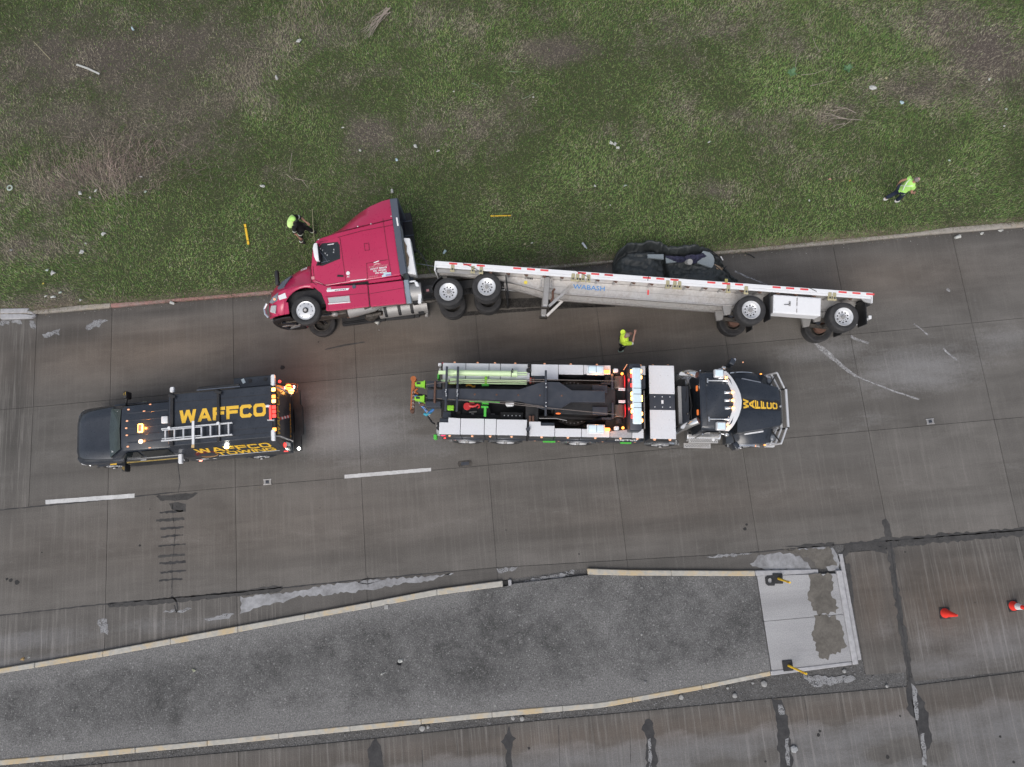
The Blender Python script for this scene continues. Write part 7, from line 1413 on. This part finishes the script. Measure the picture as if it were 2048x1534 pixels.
def rock(px, py, r_, mat, label, z=0.0):
    rr_ = random.Random(px); bm = bmesh.new(); bmesh.ops.create_icosphere(bm, subdivisions=2, radius=r_*.8)
    for v in bm.verts: v.co *= rr_.uniform(.82,1.12); v.co.z *= .6
    me = bpy.data.meshes.new('rock'); bm.to_mesh(me); bm.free(); me.materials.append(mat); o = bpy.data.objects.new('concrete_lump', me); COL.objects.link(o); o.location = G(px, py, z)+Vector((0,0,r_*.3)); tag(o, label, 'rubble', 'loose lumps along the lower kerb'); return o
rk = M_('pale_rubble', (.30,.30,.295), .85, var=.15, scale=8)
for a in ((1469,1391,.10,rk,'white angular lump below the middle of the lower kerb, left of the pad'),(1527,1367,.13,rk,'white block of concrete just left of the leaning yellow post'),(1587,1497,.15,M_('round_stone', (.30,.31,.32), .8),'round grey stone on the lower carriageway beside a broken joint'),(1773,1372,.07,rk,'small pale lump at the lower right below the pad apron'),(1044,1437,.10,rk,'round pale lump in the lower gutter, right one of a pair'),(1026,1436,.09,rk,'angular white lump in the lower gutter, left one of a pair'),(845,1456,.12,rk,'white diamond shaped lump in the gutter left of the pair'),(856,1454,.07,rk,'small grey lump touching the diamond shaped one'),(1362,1394,.11,rk,'flat pale lump in the gutter below the rusty kerb'),(1505,1366,.06,rk,'small grey lump left of the white concrete block'),(1455,1376,.06,rk,'small pale lump above the white angular one'),(1688,1342,.08,rk,'pale lump in the grit under the pad kerb'),(1283,1269,.05,rk,'pale pebble on the island right of its middle'),(1290,1364,.06,st_m[0],'grey pebble on the island just above the lower kerb')): rock(*a, z=.09 if a[1] < 1300 or a[0] == 1290 else 0)
p = G(825,1214,.09); o = build('white_chip', MB().cbox((0,0,.02),.14,.14,.05), rk, None, bevel=.008); o.location = G(773,1214,.09); tag(o, 'square white chip on the island just below its upper kerb', 'chip')
# dry stalks, brush and weeds on the verge
def brush(label, trunk, branches, r=.014, name='dry_branch', mat=None):
    t_ = thing(name, label, 'branch', G(*trunk[0], .2)); o0 = t_.location.copy(); m_ = mat or strap_tan
    for pts in [trunk]+branches:
        P_ = [G(x, y, .26+.05*i)-o0 for i, (x, y) in enumerate(pts)]; build('twig', MB().tube(P_, [r*(1-.6*i/max(1,len(P_)-1)) for i in range(len(P_))], 5), m_, t_, smooth=True)
    return t_
tw = M_('bleached_twig', (.34,.29,.25), .85, var=.2)
brush('bleached forked branch lying in the brown grass at the right', [(1724,240),(1695,238),(1670,236),(1642,241)], [[(1695,238),(1672,232),(1640,230)],[(1705,238),(1690,250),(1665,262)],[(1712,226),(1692,216),(1670,214)],[(1692,216),(1668,221),(1655,220)],[(1690,247),(1672,250),(1660,258)],[(1680,236),(1662,228),(1648,226)]], mat=tw)
r5 = random.Random(2); brush('bundle of bleached straw lying at the top left of centre', [(776,16),(752,40),(728,72)], [[(776+r5.uniform(-8,6),16+r5.uniform(-4,10)),(752+r5.uniform(-8,8),42+r5.uniform(-8,8)),(728+r5.uniform(-16,16),72+r5.uniform(-12,8))] for k in range(16)], r=.012, mat=tw, name='straw_bundle')
brush('crossed dry stalks in the grass left of the red cab', [(573,349),(590,362)], [[(590,357),(613,362)],[(604,360),(617,377)],[(584,306),(578,345)]], r=.012, mat=tw, name='dry_stalk')
brush('long dry stalks arching over the grass at the upper right', [(1602,150),(1630,147),(1664,132)], [[(1590,140),(1594,115),(1606,96)],[(1626,76),(1632,92),(1640,104)],[(1620,172),(1650,165),(1670,160)]], r=.010, mat=tw, name='dry_stalk')
brush('thin pale stalks bent over the grass in the middle of the verge', [(1018,143),(1044,144)], [[(1044,198),(1056,193),(1070,185)],[(943,166),(955,170),(962,178)]], r=.009, mat=M_('green_stalk', (.22,.30,.20), .8), name='grass_stalk')
wm = M_('weed_leaf', (.10,.20,.095), .6, var=.3, scale=10)
for px, py, lab in ((1582,149,'left one of two broad leaved green weeds at upper right'), (1692,140,'right one of two broad leaved green weeds at upper right')):
    t_ = thing('broadleaf_weed', lab, 'weed', G(px, py, .1), None, 'broad leaved weeds'); r6 = random.Random(px)
    for k in range(13):
        a = k*2.4; L = r6.uniform(.12,.26); t2 = r6.uniform(.3,.9); c, s_ = math.cos(a), math.sin(a); w = L*.22
        pts = [(0,0,.03),(c*L*.5-s_*w,s_*L*.5+c*w,.08+L*t2*.5),(c*L,s_*L,.08+L*t2*.5),(c*L*.5+s_*w,s_*L*.5-c*w,.08+L*t2*.5)]; build('leaf', MB().add(pts, [(0,1,2,3)]), wm, t_, norm=False)

# ------------------------------------------------------------------ people
def skin_mesh(verts, radii, edges, sub=2, root=0):
    me = bpy.data.meshes.new('tmp'); me.from_pydata(verts, edges, []); o = bpy.data.objects.new('tmp', me); COL.objects.link(o)
    md = o.modifiers.new('skin', 'SKIN'); md.use_smooth_shade = True; md.branch_smoothing = .6
    for i, sv_ in enumerate(me.skin_vertices[0].data): r_ = radii[i]; sv_.radius = (r_, r_) if not isinstance(r_, tuple) else r_; sv_.use_root = (i == root)
    o.modifiers.new('sub', 'SUBSURF').levels = sub
    dg = bpy.context.evaluated_depsgraph_get(); out = bpy.data.meshes.new_from_object(o.evaluated_get(dg)); bpy.data.objects.remove(o); bpy.data.meshes.remove(me); out.polygons.foreach_set('use_smooth', [True]*len(out.polygons)); return out
def add_mesh(name, me, mat, par): me.materials.clear(); me.materials.append(mat); o = bpy.data.objects.new(name, me); me.name = name; COL.objects.link(o); o.parent = par; return o
def person(label, loc, heading, J, shirt, trousers, shoe, hair, sleeve=.6, vest=False):
    """J: joints in the person's own axes (forward, left, up)"""
    th = R(heading); M = Matrix(((math.cos(th),-math.sin(th),0),(math.sin(th),math.cos(th),0),(0,0,1)))
    p = thing('person', label, 'person', loc, M); v = {k: Vector(a) for k, a in J.items()}
    names, rad, edges = [], [], []; idx = {}
    def add(n, pos, r, par=None):
        idx[n] = len(names); names.append(tuple(pos)); rad.append(r)
        if par is not None: edges.append((idx[par], idx[n]))
    add('pelvis', v['pelvis'], .095); add('waist', v['pelvis'].lerp(v['chest'],.45), .085, 'pelvis'); add('chest', v['chest'], .085, 'waist'); add('neck', v['neck'], .058, 'chest'); add('chin', v['neck'].lerp(v['head'],.5), .066, 'neck'); add('head', v['head'], .088, 'chin'); add('crown', v['head']+(v['head']-v['neck']).normalized()*.07, .072, 'head')
    fw = Vector(J.get('face', (1,0,-.1))).normalized(); add('nose', v['head']+fw*.10-(v['head']-v['neck']).normalized()*.03, .018, 'head')
    for s in 'LR':
        sg = 1 if s == 'L' else -1
        add('sh'+s, v['sh'+s]-Vector((0,0,.02)), .048, 'chest'); add('el'+s, v['el'+s], .045, 'sh'+s); add('wr'+s, v['wr'+s], .03, 'el'+s)
        d = (v['wr'+s]-v['el'+s]).normalized(); sd_ = d.orthogonal().normalized(); pal = v['wr'+s]+d*.08; add('pa'+s, pal, .032, 'wr'+s)
        for k in range(4):
            a = pal+sd_*(.027*(k-1.5))+d*.02; b = a+d*(.04+(.008 if k in (1,2) else 0)); c = b+d*.026+d.cross(sd_)*.012
            add(f'f{s}{k}a', a, .0095, 'pa'+s); add(f'f{s}{k}b', b, .0085, f'f{s}{k}a'); add(f'f{s}{k}c', c, .0075, f'f{s}{k}b')
        a = v['wr'+s]+d*.035+sd_*.035; add(f't{s}a', a, .010, 'wr'+s); add(f't{s}b', a+d*.035+sd_*.02, .009, f't{s}a')
        add('hi'+s, v['hi'+s], .072, 'pelvis'); add('kn'+s, v['kn'+s], .050, 'hi'+s); add('an'+s, v['an'+s], .04, 'kn'+s); add('to'+s, v['an'+s]+Vector(J.get('toe'+s, (.16,0,-.05)))*.6, .028, 'an'+s)
    add_mesh('body', skin_mesh(names, rad, edges, 1), skin_m, p)
    def sub(nlist, rads, es, mat, nm, lev=1): return add_mesh(nm, skin_mesh([tuple(a) for a in nlist], rads, es, lev), mat, p)
    uL, uR = v['shL'].lerp(v['elL'], sleeve), v['shR'].lerp(v['elR'], sleeve)
    lat = (v['shL']-v['shR']).normalized(); mb = MB(); rings = []
    up = (v['neck']-v['pelvis']).normalized(); fwd = lat.cross(up).normalized()
    for c_, a_, b_ in ((v['pelvis']-up*.10,.185,.135),(v['pelvis']+up*.02,.19,.14),(v['pelvis'].lerp(v['chest'],.5),.178,.135),(v['chest'],.215,.150),(v['chest'].lerp(v['neck'],.45),.215,.135),(v['chest'].lerp(v['neck'],.75),.165,.105),(v['neck']-up*.005,.075,.075)):
        rings.append([c_+lat*(a_*math.cos(k*math.pi/10))+fwd*(b_*math.sin(k*math.pi/10)) for k in range(20)])
    mb.loft(rings)
    for a_, b_ in ((v['shL'], uL), (v['shR'], uR)): mb.tube([a_-(b_-a_).normalized()*.03, a_.lerp(b_,.3), b_], [.088,.082,.068], 14)
    build('vest' if vest else 'shirt', mb, shirt, p, smooth=True)
    sub([v['pelvis'], v['hiL'], v['knL'], v['anL']+Vector((0,0,.03)), v['hiR'], v['knR'], v['anR']+Vector((0,0,.03))], [.150,.115,.085,.072,.115,.085,.072], [(0,1),(1,2),(2,3),(0,4),(4,5),(5,6)], trousers, 'trousers', 2)
    for s in 'LR': sub([v['an'+s]+Vector((0,0,.02)), v['an'+s]+Vector((-.03,0,-.04)), v['an'+s]+Vector(J.get('toe'+s, (.16,0,-.05)))], [.060,.060,.058], [(0,1),(1,2)], shoe if not isinstance(shoe, dict) else shoe[s], 'shoe', 2)
    return p, v
def ringband(p, a, b, r, mat, name='reflective_band', w=.05):
    a, b = Vector(a), Vector(b); d = (b-a).normalized(); return build(name, MB().cyl(a, a+d*w, r, n=18), mat, p, smooth=True)
# worker walking away on the grass
p, v = person('worker in a lime hi vis vest and dark jeans walking on the grass', (14.42, 12.24, .12), 12, dict(pelvis=(0,0,.93), chest=(.05,0,1.27), neck=(.09,0,1.47), head=(.14,0,1.60), face=(1,0,-.5), shL=(.05,.19,1.39), shR=(.05,-.19,1.39), elL=(-.10,.27,1.13), wrL=(-.08,.26,.90), elR=(.10,-.27,1.15), wrR=(.28,-.24,1.00), hiL=(-.01,.09,.88), hiR=(.01,-.09,.88), knL=(-.02,.09,.48), anL=(-.22,.08,.10), knR=(.16,-.09,.49), anR=(.18,-.08,.08), toeL=(.13,0,-.07)), hivis2, navy, shoe_white, hair_grey, sleeve=.22, vest=True)
build('hair', MB().ball((.115,0,1.625),.098,.094,.085,14), hair_grey, p, smooth=True); build('bald_crown', MB().ball((.155,0,1.648),.070,.066,.068,12), M_('scalp', (.46,.30,.27), .5), p, smooth=True)
for s in (1,-1): build('reflective_band', MB().tube([(.03,s*.13,1.44),(-.075,s*.08,1.36),(-.112,0,1.24),(-.135,-s*.10,1.08)], .018, 6), silver_tape, p, smooth=True)
build('reflective_band', MB().loft([[(.01+.145*math.sin(k*math.pi/10),.198*math.cos(k*math.pi/10),z) for k in range(20)] for z in (.86,.90)], cap=False), silver_tape, p, smooth=True)
# worker on the road with one arm raised
p, v = person('worker in a yellow shirt on the road with one forearm raised', (3.98, 6.50, 0), 5, dict(pelvis=(-.02,0,.92), chest=(-.06,0,1.26), neck=(-.05,0,1.47), head=(.0,.02,1.60), face=(1,0,-.2), shL=(-.10,.20,1.39), shR=(-.06,-.20,1.38), elL=(-.02,.26,1.12), wrL=(.16,.24,1.02), elR=(.22,-.19,1.20), wrR=(.30,.10,1.33), hiL=(-.02,.09,.87), hiR=(-.02,-.09,.87), knL=(.05,.11,.47), anL=(.0,.11,.09), knR=(-.01,-.12,.47), anR=(-.06,-.14,.09)), hivis, black_cloth, {'L': black_cloth, 'R': boot_pale}, hair_grey, sleeve=.75)
build('hair', MB().ball((-.005,.02,1.635),.092,.088,.07,14), M_('cropped_hair', (.26,.20,.18), .8), p, smooth=True)
build('sleeve_band', MB().cyl(v['shR'].lerp(v['elR'],.72), v['shR'].lerp(v['elR'],1.0), .066, .058, 14), silver_tape, p, smooth=True); build('reflective_band', MB().loft([[(-.03+.145*math.sin(k*math.pi/10),.198*math.cos(k*math.pi/10),z) for k in range(20)] for z in (.86,.92)], cap=False), silver_tape, p, smooth=True)
# worker striding past the overturned cab
p, v = person('worker in black clothes with reflective bands and a lime green cap beside the red cab', (-7.74, 10.75, .12), -12, dict(pelvis=(.02,0,.88), chest=(-.08,.0,1.22), neck=(-.08,.0,1.42), head=(-.03,.0,1.55), face=(1,-.2,-.5), shL=(-.14,.19,1.34), shR=(-.02,-.19,1.33), elL=(.02,.30,1.12), wrL=(.20,.22,.98), elR=(-.06,-.30,1.08), wrR=(.06,-.36,.86), hiL=(.03,.09,.84), hiR=(.0,-.09,.84), knL=(.24,.14,.52), anL=(.18,.24,.10), knR=(-.04,-.17,.46), anR=(-.12,-.25,.10)), black_cloth, black_cloth, black_cloth, hair_grey, sleeve=.95)
build('cap', MB().ball((-.05,.01,1.60),.115,.105,.085,14), hivis2, p, smooth=True); build('cap_brim', MB().ball((.04,-.02,1.585),.09,.075,.015,12), M_('dark_brim', (.02,.025,.02), .8), p, smooth=True)
build('hi_vis_yoke', MB().ball((-.18,0,1.335),.15,.262,.11,16), M_('pale_hi_vis_cloth', (.58,.84,.30), .85, var=.1, scale=9), p, smooth=True)
for a, b, r_, w_ in (('knL','anL',.080,.05),('knR','anR',.078,.045)): q = v[a].lerp(v[b], .72); ringband(p, q, v[b], r_, silver_tape, w=w_)
ringband(p, v['hiR'].lerp(v['knR'],.45), v['knR'], .100, silver_tape, w=.045)
ringband(p, v['shL'].lerp(v['elL'],.5), v['elL'], .078, silver_tape, w=.05); ringband(p, v['shR'].lerp(v['elR'],.5), v['elR'], .075, silver_tape, w=.06)
